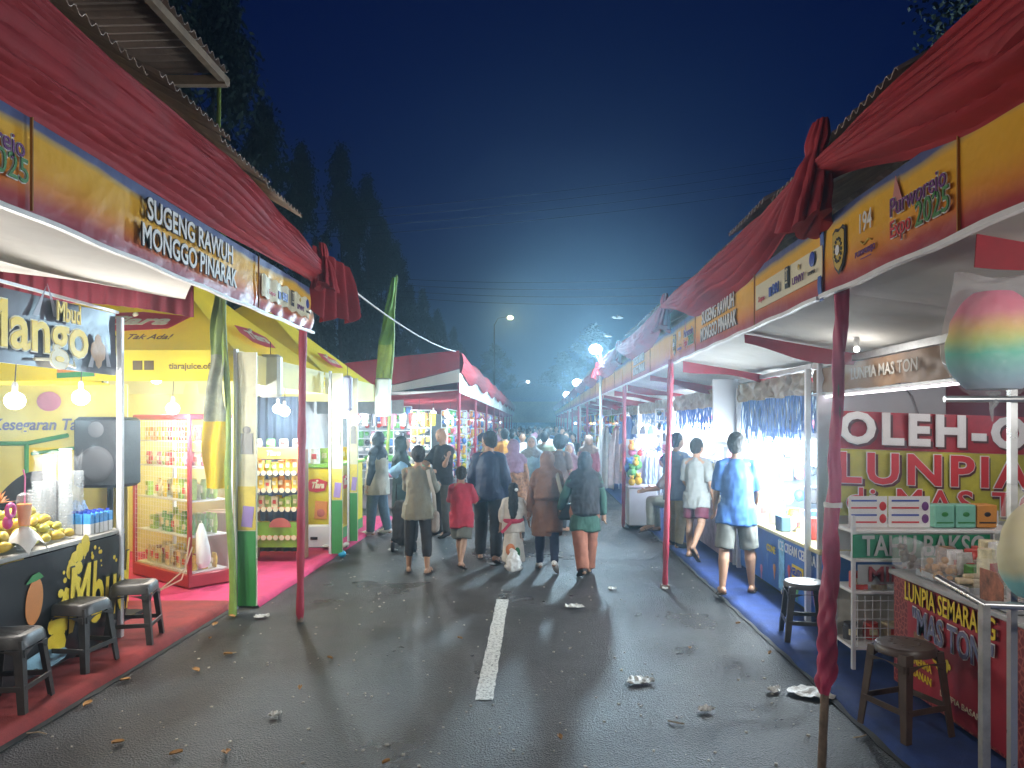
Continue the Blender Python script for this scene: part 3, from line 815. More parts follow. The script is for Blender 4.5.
# street lamps far down the road
def street_lamp(x, y, z, label, col, st, pw, r=.28):
    t = thing('street_lamp', label, 'street lamp', (x-1.2, y, 0), 0, 'street lamps far down the road')
    mb = MB(); mb.tube([(x-1.2, y, 0), (x-1.2, y, z-.6), (x-.9, y, z-.05), (x, y, z+.1)], [.10, .05, .025, .02], 10); mb.build('lamp_pole', wire_dark, t)
    mb = MB(); mb.box((x+.1, y, z+.12), (.4, .2, .06), bev=.02); mb.build('lamp_head', wire_dark, t)
    mb = MB(); mb.ball((x+.1, y, z), r, 14, 8, sz=.6); mb.build('lit_lens', glow('lens_'+label[:6], col, st), t)
    if pw: lamp((x+.1, y, z-.5), pw, col, .2, parent=t)
street_lamp(-2.1, 60, 10.5, 'yellowish street lamp glowing like a moon over the road', (1, .86, .45), 120, 0, .24)
street_lamp(-.9, 84, 6.7, 'small white street lamp low over the crowd', (.95, .97, 1), 80, 0, .2)
street_lamp(-1.6, 100, 5.5, 'tiny reddish lamp at the far end of the road', (1, .25, .15), 14, 0, .34)
# unseen bulbs beside and behind the viewer, added to light near drapes
bulb((-3.2, 2.6, 2.25), 38, 'bulb under the left canopy, just outside the left edge', r=.04)
bulb((-3.4, -1.0, 2.2), 40, 'bulb of the left stall behind the viewer')
bulb((2.45, 1.3, 2.15), 42, 'bulb of the right stall beside the viewer')
bulb((2.2, -1.6, 2.3), 45, 'bulb of the right stall behind the viewer')
# ================================================================== LEFT STALLS
dark_pl = M('grey_black_stool_plastic', (.045, .04, .038), .42, var=.25, vs=12, bump=.08, bs=60)
brown_pl = M('brown_stool_plastic', (.06, .038, .03), .4, var=.25, vs=12, bump=.08, bs=60)
black_vinyl = M('black_vinyl_print', (.018, .017, .019), .33, var=.3, vs=4, bump=.12, bs=6)
yel_fab = M('yellow_tent_fabric', (.78, .70, .05), .7, var=.10, vs=1.2, bump=.12, bs=5, translucent=.42)
yel_pale = M('pale_yellow_valance', (.78, .75, .40), .6, var=.10, vs=2, bump=.15, bs=6, translucent=.4)
yel_board = M('yellow_board', (.70, .55, .03), .45, var=.08, vs=3)
lime = M('lime_green_print', (.20, .42, .04), .45, var=.15, vs=5)
orange_print = M('orange_print', (.66, .24, .06), .5, var=.1)
clear = thin_plastic('clear_plastic', .22)
clear_cup = M('frosted_clear_cup', (.55, .60, .62), .25, alpha=.34, var=.1, vs=30)
glassy = thin_plastic('glass_pane', .10)
carton = M('brown_carton', (.30, .17, .11), .8, var=.15, vs=6)
green_pr = M('green_print', (.04, .24, .06), .45, var=.1)
silverm = M('bright_aluminium', (.62, .64, .66), .3, metal=.8, var=.08)

def stool(loc, rz, label, mat, h=.46, round_top=False):
    t = thing('plastic_stool', label, 'stool', loc, rz, 'plastic stools by the food stalls')
    proto_parts(t, mat, h, round_top)
    return t
def proto_parts(t, mat, h, round_top):
    W = world_of(t)
    def fin(mb, name, m=mat):
        me = mb.mesh(name, m); o = bpy.data.objects.new(name, me); COL.objects.link(o); o.parent = t; return o
    a, b = .145, .185
    mb = MB()
    if round_top:
        mb.lathe([(.002, h), (.13, h), (.155, h-.006), (.165, h-.02), (.165, h-.05), (.15, h-.055), (.15, h-.025), (.002, h-.025)], n=32)
        for k in range(10):
            th = k/10*2*PI; mb.ball((math.cos(th)*.08, math.sin(th)*.08, h+.001), .012, 8, 4, sz=.3)
    else:
        K = 40
        def ring(r, z):
            out = []
            for j in range(K):
                th = 2*PI*j/K; c, s2 = math.cos(th), math.sin(th); q = (abs(c)**5+abs(s2)**5)**(-1/5)
                out.append(Vector((c*q*r, s2*q*r, z)))
            return out
        mb._rings([ring(.01, h), ring(a-.02, h), ring(a-.004, h-.004), ring(a+.006, h-.018), ring(a+.012, h-.075), ring(a+.004, h-.075), ring(a-.004, h-.02), ring(.01, h-.02)])
        for k in range(7):
            mb.box((0, -.09+.03*k, h+.001), (.2, .008, .004))
    fin(mb, 'seat')
    for sx in (-1, 1):
        for sy in (-1, 1):
            mb = MB()
            N = 6; rings = []
            for i in range(N+1):
                f = i/N; z = (h-.03)*(1-f); cx = (a-.012+(b-a)*f); w = .032-.008*f
                c = Vector((sx*cx, sy*cx, z))
                # L-shaped leg section
                q = [(0, 0), (-w*1.7, 0), (-w*1.7, -.010), (-.012, -.010), (-.010, -.012), (-.010, -w*1.7), (0, -w*1.7)]
                r_ = [c+Vector((sx*(px_+.006), sy*(py_+.006), 0)) for px_, py_ in q]
                if sx*sy < 0: r_.reverse()
                rings.append(r_)
            mb._rings(rings); fin(mb, 'leg')
    mb = MB(); z = h*.32; cx = a+(b-a)*.68-.012
    for sx in (-1, 1):
        mb.box((sx*cx, 0, z), (.012, cx*2-.02, .034), bev=.004); mb.box((0, sx*cx, z+.002), (cx*2-.02, .012, .034), bev=.004)
    fin(mb, 'stretcher')
    mb = MB(); z = h-.085
    for sx in (-1, 1):
        mb.sheet(lambda u, v: Vector((sx*(a+.006), (u-.5)*.27, z-.045*v*(1-math.sin(PI*u)*.95))), 14, 2, .006)
        mb.sheet(lambda u, v: Vector(((u-.5)*.27, sx*(a+.006), z-.045*v*(1-math.sin(PI*u)*.95))), 14, 2, .006)
    fin(mb, 'apron')
stool((-3.24, 4.56, .07), R(8), 'grey black stool closest to the viewer, cut by the left edge', dark_pl)
stool((-3.27, 5.32, .07), R(-6), 'grey black stool in the middle of the three before the mango stall', dark_pl, .47)
stool((-3.22, 5.95, .07), R(12), 'grey black stool farthest of the three, beside the white stall pole', dark_pl, .47)

# ---- mango stall
t = thing('juice_stall', 'mango drink stall with black printed banners, white pole and mango covered counter', 'market stall', (-3.6, 4.5, 0))
mb = MB(); mb.box((-3.80, 4.2, .935), (.84, 3.8, .035), bev=.006); mb.build('counter_top', M('counter_laminate', (.35, .34, .31), .4, var=.2), t)
mb = MB(); mb.sheet(lambda u, v: Vector((-3.39-.012*noise.noise(Vector((u*9, v*3, 2)))+.01*v, 2.3+3.8*u, .10+.81*v)), 60, 12, .01, nrm=(1, 0, 0)); cb = mb.build('counter_banner', black_vinyl, t)
xd = (0, 1, 0); up = (0, 0, 1)
lettering('Mbud', .66, ink_yel, (-3.372, 5.72, .50), xd, up, cb, .008, outline=M('ink_olive', (.05, .05, .01), .5), oo=.012, fit=.80, shear=.15)
rnd = random.Random(4)
mb = MB()
for k in range(46):        # yellow splash of juice behind the writing
    f = rnd.random(); y = 5.20+.25*f+rnd.gauss(0, .05); z = .25+.62*f+rnd.gauss(0, .05); r = rnd.uniform(.015, .06)
    mb.ball((-3.376, y, z), r, 10, 4, sx=.04, sz=rnd.uniform(.8, 1.6))
for k in range(26):
    mb.ball((-3.376, rnd.uniform(5.3, 6.0), rnd.uniform(.68, .88)), rnd.uniform(.006, .022), 8, 4, sx=.06)
mb.build('printed_splash', ink_yel, cb)
mb = MB()   # plain printed mango fruit
pts = []
for k in range(30):
    a = k/30*2*PI; r = 1+.12*math.sin(a*1+1)
    pts.append(Vector((-3.374, 4.98+.085*math.cos(a)*r+.02*math.sin(a), .60+.155*math.sin(a)*r)))
mb.poly(pts, (-.004, 0, 0)); pm = mb.build('printed_mango', orange_print, cb)
mb = MB(); pts = [Vector((-3.366, 4.93+.2*u_, .755+.03*math.sin(u_*9))) for u_ in (0, .2, .4, .6, .8)] 
mb.poly([Vector((-3.370, 4.90, .74)), Vector((-3.370, 4.96, .79)), Vector((-3.370, 5.03, .80)), Vector((-3.370, 5.08, .76)), Vector((-3.370, 5.0, .745))], (-.003, 0, 0)); mb.build('printed_leaf', green_pr, pm)
mb = MB(); 
for z0, y0_, l in ((.2, 4.8, .5), (.17, 5.0, .35)):
    mb.ball((-3.375, y0_+l/2, z0), .09, 10, 4, sx=.03, sy=2.2, sz=.6)
mb.build('printed_swirl', M('pale_blue_ink', (.25, .45, .55), .5), cb)
# top banner
mb = MB(); mb.sheet(lambda u, v: Vector((-3.40-.02*noise.noise(Vector((u*5, v*2, 7)))-.012*math.sin(PI*u)*v, 2.4+3.6*u, 2.19+.50*v+.012*u-.02*math.sin(PI*u)*v)), 60, 10, .008, nrm=(1, 0, 0)); tb = mb.build('top_banner', M('navy_black_vinyl', (.035, .03, .055), .35, var=.4, vs=3, bump=.15, bs=5), t)
lettering('Mango', .42, ink_yel, (-3.365, 4.98, 2.43), xd, up, tb, .008, outline=ink_cream, oo=.008, fit=1.15)
lettering('Mbud', .19, ink_yel, (-3.362, 5.33, 2.60), xd, up, tb, .004, outline=ink_cream, oo=.004, fit=.27)
mb = MB(); mb.tube([(-3.37, 4.98, 2.245), (-3.37, 5.2, 2.26), (-3.37, 5.42, 2.225), (-3.37, 5.40, 2.29)], [.010, .012, .012, .006], 8); mb.build('printed_flourish', ink_cream, tb)
mb = MB()
for k in range(4): mb.ball((-3.375, 5.72+.05*math.cos(k*1.6), 2.37+.06*math.sin(k*1.6)), .05, 12, 4, sx=.05, sz=1.5)
mb.build('printed_fruit', M('faded_orange_ink', (.45, .28, .16), .5), tb)
mb = MB()
for a, y, z in ((.5, 5.62, 2.3), (-.4, 5.86, 2.32), (.9, 5.0, 2.6), (-.8, 5.22, 2.62)):
    mb.poly([Vector((-3.374, y-.03, z-.06)), Vector((-3.374, y+.03, z-.06)), Vector((-3.374, y+.14*math.sin(a), z+.16))], (-.002, 0, 0))
mb.build('printed_rays', M('faded_grey_ink', (.30, .30, .36), .5), tb)
mb = MB(); mb.box((-3.38, 6.03, 1.37), (.045, .045, 2.62), bev=.006); mb.build('pole', steel_w, t)
mb = MB(); mb.box((-3.80, 2.35, .5), (.78, .03, .84)); mb.box((-3.80, 6.08, .5), (.78, .03, .84)); mb.build('side_panel', black_vinyl, t)
mb = MB(); mb.box((-3.41, 4.2, 2.72), (.02, 3.7, .02)); mb.build('rail', steel_w, t)

# mangoes
mango_m = []
for k, c in enumerate([(.50, .40, .045), (.42, .40, .05), (.56, .38, .04)]):
    mango_m.append(M('mango_skin_%s' % 'abc'[k], c, .38, var=.22, vs=9))
def mango_mesh(k):
    mb = MB(); N = 12; K = 14; rings = []
    for i in range(N+1):
        f = i/N; r = .036*math.sin(PI*min(1, f*1.02+.0))**.62*(1-.18*f)
        rings.append([Vector(((f-.5)*.12, r*math.cos(2*PI*j/K)*.92, r*math.sin(2*PI*j/K)+.012*math.sin(PI*f))) for j in range(K)])
    mb._rings(rings)
    return mb.mesh('mango', mango_m[k])
mm = [mango_mesh(k) for k in range(3)]
rnd = random.Random(12)
for layer in range(4):
    for row in range(5-layer):
        x = -3.47-.075*row-.04*layer
        ny = 9-layer
        for i in range(ny):
            y = 4.42+.135*i+.06*layer+.03*(row % 2)+rnd.uniform(-.012, .012)
            if 4.86 < y < 5.04 and row == 0 and layer == 0: continue
            o = bpy.data.objects.new('mango', mm[rnd.randrange(3)]); COL.objects.link(o)
            o.location = (x+rnd.uniform(-.008, .008), y, .99+.062*layer); o.rotation_euler = (rnd.uniform(-.4, .4), rnd.uniform(-.15, .25), R(90)+rnd.uniform(-.45, .45))
            s = rnd.uniform(.9, 1.12); o.scale = (s, s, s)
            tag(o, 'ripe yellow green mango piled on the black stall counter', 'mango', 'mangoes piled on the stall counter')
# orange drink on an upturned cup
t = thing('drink_cup', 'orange mango drink with pink straw on a napkin above the mangoes', 'drink', (-3.43, 4.97, 1.10))
mb = MB(); mb.lathe([(.002, 1.125), (.032, 1.125), (.043, 1.27), (.002, 1.272)], (-3.43, 4.97, 0), 20); mb.build('juice', M('orange_juice', (.85, .28, .01), .3, var=.15), t)
mb = MB(); mb.lathe([(.034, 1.122), (.0465, 1.29), (.049, 1.292), (.045, 1.30), (.04, 1.33), (.018, 1.345)], (-3.43, 4.97, 0), 20); mb.build('cup', clear, t)
mb = MB(); mb.tube([(-3.43, 4.97, 1.15), (-3.435, 4.985, 1.45), (-3.44, 4.975, 1.50)], .005, 8); mb.build('straw', M('pink_straw', (.75, .08, .3), .4), t)
t = thing('cup_stand', 'upturned clear cup under a white napkin carrying the orange drink', 'cup stand', (-3.43, 4.97, .955))
mb = MB(); mb.lathe([(.046, .957), (.034, 1.10), (.002, 1.102)], (-3.43, 4.97, 0), 18); mb.build('clear_cup', clear_cup, t)
mb = MB(); mb.sheet(lambda u, v: Vector((-3.43+(u-.5)*.2, 4.97+(v-.5)*.2, 1.118-.055*((u-.5)**2+(v-.5)**2)**.9*6+.006*math.sin(u*20)*math.sin(v*17))), 16, 16, .003); mb.build('napkin', M('napkin', (.75, .75, .73), .9), t)
t = thing('fruit_garnish', 'spiky orange fruit garnish with a pink ring at the left edge', 'garnish', (-3.45, 4.78, 1.2))
mb = MB(); rnd = random.Random(3)
for k in range(34):
    d = Vector((rnd.gauss(0, .5), rnd.gauss(0, 1), abs(rnd.gauss(0, .7)))).normalized(); p = Vector((-3.45, 4.76, 1.30)); mb.cyl(p, p+d*rnd.uniform(.05, .10), .006, .001, 6)
mb.build('spikes', M('bright_orange', (.85, .30, .03), .5), t)
mb = MB(); mb.tube([Vector((-3.43, 4.84+.035*math.cos(a), 1.24+.04*math.sin(a))) for a in [k/12*2*PI for k in range(13)]], .014, 8); mb.ball((-3.45, 4.84, 1.16), .03, 8, 6, sz=1.5); mb.build('ring', M('hot_pink', (.62, .04, .28), .45), t)
# cup stacks and cartons
rnd = random.Random(5)
for k, (x, y, h) in enumerate([(-3.62, 5.70, .60), (-3.68, 5.80, .66), (-3.74, 5.70, .62), (-3.60, 5.82, .50), (-3.80, 5.62, .36), (-3.72, 5.55, .42), (-3.56, 5.62, .32)]):
    mb = MB(); prof = []
    n_ = int(h/.022)
    for i in range(n_): prof += [(.040, .957+i*.022), (.048, .957+i*.022+.018), (.046, .957+i*.022+.021)]
    mb.lathe([(.002, .957)]+prof+[(.002, prof[-1][1])], (x, y, 0), 18)
    o = mb.build('cup_stack', clear_cup); tag(o, 'tall stack of clear plastic cups standing behind the mangoes', 'cup stack', 'stacks of clear cups on the mango stall')
mb = MB(); mb.sheet(lambda u, v: Vector((-3.69+(.15+.02*math.sin(v*14+u*9))*math.cos(u*2*PI), 5.72+(.18+.02*math.sin(v*11))*math.sin(u*2*PI), 1.0+.58*v+.03*math.sin(u*25)*v)), 36, 16, .002)
o = mb.build('plastic_bag', thin_plastic('bag_film', .04)); tag(o, 'clear crinkled bag wrapped round the cup stacks', 'plastic bag')
bl = M('milk_carton_blue', (.06, .32, .70), .4, var=.3, vs=25)
for k in range(14):
    y = 5.72+.062*(k % 5)+rnd.uniform(-.005, .005); x = -3.45-.062*(k//5)
    t = thing('milk_carton', 'small blue and white drink carton lined up beside the cup stacks', 'drink carton', (x, y, .955), rnd.uniform(-.1, .1), 'blue drink cartons on the mango stall')
    for nm, mt, z0, z1, w in (('carton_body', bl, .08, .155, .052), ('carton_base', white_pl, 0, .08, .052), ('carton_cap', M('blue_cap', (.03, .07, .45), .4), .155, .175, .02)):
        mb = MB(); mb.box((0, 0, (z0+z1)/2), (w, w, z1-z0)); me = mb.mesh(nm, mt); o = bpy.data.objects.new(nm, me); COL.objects.link(o); o.parent = t
for k in range(6):
    mb = MB(); x, y = -3.66-.07*(k % 2), 5.93+.0*k; y = 5.80+.07*(k//2)+.06
    mb.lathe([(.002, .957), (.03, .957), (.032, 1.08), (.03, 1.13), (.012, 1.17), (.013, 1.19), (.002, 1.19)], (x, y, 0), 14)
    o = mb.build('water_bottle', M('blue_bottle', (.25, .45, .75), .2, alpha=.6, var=.2, vs=30)); tag(o, 'pale blue water bottle standing behind the drink cartons', 'bottle', 'water bottles on the mango stall')
# speaker on a black case
t = thing('loudspeaker', 'large black loudspeaker standing behind the mango stall', 'loudspeaker', (-3.86, 6.62, 0))
mb = MB(); mb.box((-3.82, 6.62, 1.56), (.42, .36, .62), bev=.03); mb.build('cabinet', black_pl, t)
mb = MB(); mb.lathe([(.002, .012), (.12, .01), (.15, 0), (.16, -.01)], (-3.82, 6.435, 1.46), 26, Matrix.Rotation(R(90), 3, 'X')); mb.lathe([(.002, .012), (.05, .01), (.07, 0)], (-3.82, 6.435, 1.76), 20, Matrix.Rotation(R(90), 3, 'X')); mb.build('cone', M('speaker_cone', (.02, .02, .024), .8), t)
mb = MB(); mb.cyl((-3.80, 6.62, .07), (-3.80, 6.62, 1.24), .025); mb.box((-3.80, 6.62, .09), (.4, .4, .03)); mb.build('stand', black_pl, t)
t = thing('swivel_chair', 'dark round backed chair half hidden behind the mangoes', 'chair', (-4.35, 6.1, 0))
mb = MB(); mb.sheet(lambda u, v: Vector((-4.62+.6*u, 6.3+.1*math.sin(PI*u), .78+(.62*math.sin(PI*(.12+.76*u))**.6)*v)), 20, 10, .05); mb.build('backrest', black_pl, t)
mb = MB(); mb.box((-4.32, 6.1, .5), (.5, .5, .08), bev=.03); mb.build('seat', black_pl, t)
mb = MB(); mb.cyl((-4.32, 6.1, .07), (-4.32, 6.1, .46), .03); mb.box((-4.32, 6.1, .09), (.45, .06, .04)); mb.box((-4.32, 6.1, .093), (.06, .45, .04)); mb.build('pedestal', black_pl, t)

# ---- yellow tents
def hexlogo(parent, c, xdir, ydir, w, h, word='Tiara'):
    x = Vector(xdir).normalized(); y = Vector(ydir).normalized(); n = x.cross(y)
    mb = MB(); pts = [c+x*a*w+y*b*h for a, b in ((-.5, 0), (-.38, .42), (.05, .5), (.5, .25), (.36, -.38), (-.05, -.5), (-.4, -.42))]
    mb.poly([p+n*.008 for p in pts], n*.004); o = mb.build('red_emblem', ink_red, parent)
    lettering(word, h*.62, ink_cream, c+n*.012, xdir, ydir, parent, .006, shear=.35, fit=w*.6)
    mb = MB(); mb.ball(c+n*.014+y*h*.33, h*.09, 8, 4); mb.build('emblem_dot', ink_cream, parent)
    return o
def yellow_tent(y0, y1, label, first):
    xa, xb = -2.90, -5.9; xc, yc, za, zt_ = -4.4, (y0+y1)/2, 2.52, 3.82
    t = thing('yellow_tent', label, 'tent', (xc, yc, 0), 0, 'yellow promotional tents')
    cs = [Vector((xa, y0, za)), Vector((xa, y1, za)), Vector((xb, y1, za)), Vector((xb, y0, za))]; ap = Vector((xc, yc, zt_))
    mb = MB()
    for i in range(4):
        a, b = cs[i], cs[(i+1) % 4]
        def fn(u, v):
            p = a.lerp(b, u).lerp(ap, v*.995); sag = -.10*math.sin(PI*u)*(1-v)*math.sin(PI*v*.9)-.03*math.sin(PI*v)
            return p+Vector((0, 0, sag+.01*noise.noise(p*2)))
        mb.sheet(fn, 16, 16, .004)
    roof = mb.build('roof', yel_fab, t)
    for i, (a, b) in enumerate(((cs[3], cs[0]), (cs[0], cs[1]), (cs[1], cs[2]), (cs[2], cs[3]))):
        mb = MB()
        dn = (b-a).cross(Vector((0, 0, 1))).normalized()
        def fn(u, v):
            p = a.lerp(b, u); return p+Vector((0, 0, -.30*v+.004))+dn*(.015+.012*math.sin(u*22)*v)
        mb.sheet(fn, 50, 4, .004); mb.build('valance', yel_fab if i in (0, 3) else yel_pale, t)
    # logos on road side slope
    sl = (Vector((xc-xa, 0, zt_-za))).normalized()
    hexlogo(roof, Vector((xa, yc-.15, za))+sl*.42+Vector((.02, 0, .0)), (0, 1, 0), sl, .95, .34)
    if first:
        sl = Vector((0, yc-y0, zt_-za)).normalized()
        c = Vector((-4.07, y0, za))+sl*.45+Vector((0, -.03, .02))
        hexlogo(roof, c, (1, 0, 0), sl, 1.15, .34)
        lettering('Kesegaran Tak Ada!', .12, M('ink_brown', (.12, .08, .02), .6), c-sl*.27+Vector((.02, -.02, 0)), (1, 0, 0), sl, roof, .001, shear=.25)
        vv = t.children[1]
        lettering('tiarajuice.official', .085, M('ink_brown', (.12, .08, .02), .6), (-3.25, y0-.035, za-.155), (1, 0, 0), up, vv, .001)
        mb = MB(); mb.box((-3.83, y0-.03, za-.145), (.09, .01, .09), bev=.002); mb.box((-3.72, y0-.03, za-.145), (.09, .01, .09), bev=.002); mb.build('social_badge', M('ink_brown', (.12, .08, .02), .6), vv)
        mb = MB(); mb.box((-4.42, y0-.036, za-.16), (.36, .006, .20), Matrix.Rotation(R(-3), 3, 'Y')); pk = mb.build('printed_pack', orange_print, vv)
        mb = MB(); mb.box((-4.42, y0-.041, za-.235), (.36, .004, .05), Matrix.Rotation(R(-3), 3, 'Y')); mb.build('printed_pack_band', green_pr, vv)
    # frame
    mb = MB()
    for i in range(4):
        mb.tube([cs[i]+Vector((0, 0, -.05)), cs[(i+1) % 4]+Vector((0, 0, -.05))], .015, 6)
        mb.tube([cs[i]+Vector((0, 0, -.05)), ap+Vector((0, 0, -.10))], .014, 6)
    mb.tube([cs[0].lerp(cs[1], .5)+Vector((0, 0, -.1)), (xc, yc, za+.2), cs[2].lerp(cs[3], .5)+Vector((0, 0, -.1))], .012, 6)
    mb.tube([cs[0].lerp(cs[3], .5)+Vector((0, 0, -.1)), (xc, yc, za+.2), cs[1].lerp(cs[2], .5)+Vector((0, 0, -.1))], .012, 6)
    mb.build('frame', steel_w, t)
    for i, c in enumerate(cs[2:]):
        mb = MB(); mb.box((c.x+.05, c.y, za/2), (.04, .04, za-.1)); mb.build('leg', steel_w, t)
    return t
T1 = yellow_tent(7.16, 10.1, 'yellow tent with red emblem, nearest, behind the SUGENG RAWUH banner', True)
T2 = yellow_tent(10.16, 13.3, 'second yellow tent, its peak just behind the banner corner', False)
# printed corner pillars
def pillar(x, y, w, label, T):
    t = thing('printed_pillar', label, 'banner pillar', (x, y, 0), 0, 'printed pillars of the yellow tents')
    mb = MB(); mb.box((x-w/2-.012, y, 1.28), (.028, .05, 2.5)); mb.build('white_edge', steel_w, t)
    mb = MB(); mb.box((x, y+.01, 1.28), (w-.01, .03, 2.44)); bd = mb.build('board', M('pillar_cream', (.55, .54, .36), .5, var=.2, vs=4), t)
    mb = MB(); mb.box((x, y-.009, .42), (w-.02, .006, .72)); mb.build('green_field', green_pr, bd)
    mb = MB(); mb.box((x, y-.009, 1.0), (w-.02, .006, .42)); mb.build('yellow_field', M('pillar_yellow', (.6, .5, .08), .5, var=.2), bd)
    mb = MB(); mb.box((x+.01, y-.014, .92), (w*.55, .006, .20), Matrix.Rotation(R(6), 3, 'Y')); mb.build('printed_box', M('lilac', (.30, .22, .50), .5), bd)
    mb = MB(); mb.box((x, y-.014, 1.62), (w*.6, .006, .2)); mb.ball((x, y-.012, 1.75), .04, 8, 5, sy=.1); mb.build('printed_cup', M('grey_ink', (.25, .25, .24), .5), bd)
    return t
pillar(-2.77, 7.12, .19, 'tall printed pillar with green foot, nearest corner of the yellow tents', T1)
pillar(-2.68, 10.02, .16, 'second printed pillar, green foot, beside the yellow counter', T2)
pillar(-2.72, 11.1, .13, 'third printed pillar, narrow, at the middle of the yellow counter', T2)
# flag poles of bamboo
bamboo = M('green_bamboo', (.22, .32, .06), .5, var=.3, vs=5)
def flag(p0, p1, z_top, z_bot, w, label, mats, side=-1):
    p0, p1 = Vector(p0), Vector(p1)
    t = thing('vertical_flag', label, 'flag', p0, 0, None)
    mb = MB(); N = 20
    mb.tube([p0.lerp(p1, i/N)+Vector((.012*math.sin(i), 0, 0)) for i in range(N+1)], [.034*(1-.45*i/N)*(1.12 if i % 3 == 0 else 1) for i in range(N+1)], 10); mb.build('bamboo_pole', bamboo, t)
    def onp(z): f = (z-p0.z)/(p1.z-p0.z); return p0.lerp(p1, f)
    segs = len(mats)
    for k, m in enumerate(mats):
        za = z_top+(z_bot-z_top)*k/segs; zb_ = z_top+(z_bot-z_top)*(k+1)/segs
        mb = MB()
        def fn(u, v):
            z = za+(zb_-za)*v; g = (z_top-z)/(z_top-z_bot)
            ww = w*(.25+.75*min(1, g*1.6)); p = onp(z)
            return p+Vector((side*ww*u, -.04+.035*math.sin(u*9+z*5)+.02*math.sin(z*11), 0))
        mb.sheet(fn, 16, 16, .004); mb.build('flag_cloth', m, t)
    return t
gf = M('olive_flag_cloth', (.20, .27, .08), .8, var=.3, vs=4); yf = M('yellow_flag_cloth', (.68, .50, .02), .75, var=.12, vs=4); gyf = M('grey_green_flag_cloth', (.28, .30, .22), .8, var=.4, vs=6); grf = M('green_flag_cloth', (.18, .36, .05), .75, var=.2, vs=4)
flag((-2.86, 7.0, 0), (-3.0, 7.0, 5.05), 3.1, 1.2, .21, 'faded green and yellow vertical flag on bamboo beside the nearest pillar', [gf, gyf, yf])
flag((-2.78, 13.6, 0), (-2.55, 13.6, 4.55), 4.5, 2.65, -.26, 'lime green vertical flag on leaning bamboo beyond the yellow tents', [grf, grf, M('lime_flag', (.35, .45, .06), .75, var=.2)], side=1)
# side wall of the mango stall: printed yellow backdrop
t = thing('printed_backdrop', 'yellow backdrop with green lined pack drawing behind the mango stall', 'backdrop', (-5.9, 7.24, 0))
mb = MB(); mb.sheet(lambda u, v: Vector((-8+4.02*u, 7.24+.015*math.sin(u*16+v), .07+2.12*v)), 40, 6, .01); bd = mb.build('backdrop_sheet', M('backdrop_yellow', (.68, .62, .16), .6, var=.1, vs=2), t)
ink_navy = M('ink_slate', (.14, .15, .25), .6)
lettering('Sehingga Kesegaran Tak Ada', .155, ink_navy, (-4.98, 7.205, 1.80), (1, 0, 0), up, bd, .003, shear=.2, fit=1.75)
mb = MB(); mb.ball((-4.73, 7.20, 2.03), .12, 14, 8, sy=.05, sz=.8); mb.build('printed_berry', M('faded_rose', (.50, .22, .30), .5), bd)
for w_, pts in ((.022, [(-5.6, 1.62), (-4.95, 1.62), (-4.55, 1.70)]), (.022, [(-4.95, 1.62), (-4.95, 1.15)]), (.018, [(-4.9, 1.52), (-4.3, 1.6), (-4.28, 1.2)])):
    mb = MB(); mb.tube([Vector((x, 7.205, z)) for x, z in pts], w_, 6); mb.build('printed_outline', green_pr, bd)
mb = MB(); mb.box((-4.65, 7.212, 1.40), (.62, .006, .36)); mb.build('printed_panel', yel_board, bd)
# interior walls
t = thing('partition', 'yellow side and back sheets hung inside the first yellow tent', 'tent wall', (-5.8, 8.6, 0))
mb = MB(); mb.sheet(lambda u, v: Vector((-5.82+.02*math.sin(u*20), 7.3+6*u, .07+2.3*v)), 40, 4, .01); mb.build('back_sheet', yel_board, t)
mb = MB(); mb.sheet(lambda u, v: Vector((-5.8+1.85*u, 10.13+.02*math.sin(u*18), .07+2.3*v)), 30, 4, .01); mb.build('side_sheet', M('light_yellow_sheet', (.70, .66, .25), .6, var=.1), t)
mb = MB(); mb.sheet(lambda u, v: Vector((-3.95+.70*u, 10.13+.015*math.sin(u*40), .07+2.12*v)), 60, 4, .01); mb.build('dark_curtain', M('slate_curtain', (.022, .032, .055), .8, var=.3), t)

# ---- packs
pack_cols = {'yellow': (.72, .52, .04), 'orange': (.72, .30, .05), 'lime': (.32, .48, .07), 'red': (.55, .06, .05), 'cream': (.72, .66, .42), 'green': (.10, .32, .08), 'white': (.7, .7, .68), 'blue': (.08, .2, .5), 'pink': (.6, .2, .3), 'brown': (.25, .13, .06), 'black': (.04, .04, .05)}
pm_cache = {}
def pack_mesh(kind, col, d):
    key = (kind, col, d)
    if key in pm_cache: return pm_cache[key]
    m = M('pack_'+col, pack_cols[col], .4, var=.35, vs=22)
    m2 = M('pack_label_'+('cream' if col not in ('cream', 'white') else 'red'), pack_cols['cream' if col not in ('cream', 'white') else 'red'], .45, var=.3, vs=30)
    mb = MB(); w, dp, h = d
    if kind == 'box': mb.box((0, 0, h/2), d, bev=.004)
    elif kind == 'pouch':
        N = 8; rings = []
        for i in range(N+1):
            f = i/N; b = dp/2*math.sin(PI*min(.97, max(.03, f)))**.6
            rings.append([Vector((w/2*math.cos(2*PI*j/12)*(1-.06*math.sin(f*PI)), b*math.sin(2*PI*j/12), h*f)) for j in range(12)])
        mb._rings(rings)
    else: mb.lathe([(.002, 0), (w/2, 0), (w/2, h*.75), (w/2*.9, h*.8), (w/2*.92, h), (.002, h)], n=14)
    mb.mat = 1; mb.box((0, -dp*.46-.004 if kind != 'tub' else -w/2*.93, h*.5), (w*.5, .014 if kind != 'tub' else w*.18, h*.35))
    pm_cache[key] = mb.mesh(kind, [m, m2]); return pm_cache[key]
def place_pack(p, kind, col, d, rz, name, label, cat, group):
    o = bpy.data.objects.new(name, pack_mesh(kind, col, d)); COL.objects.link(o); o.location = p; o.rotation_euler = (0, 0, rz)
    return tag(o, label, cat, group)

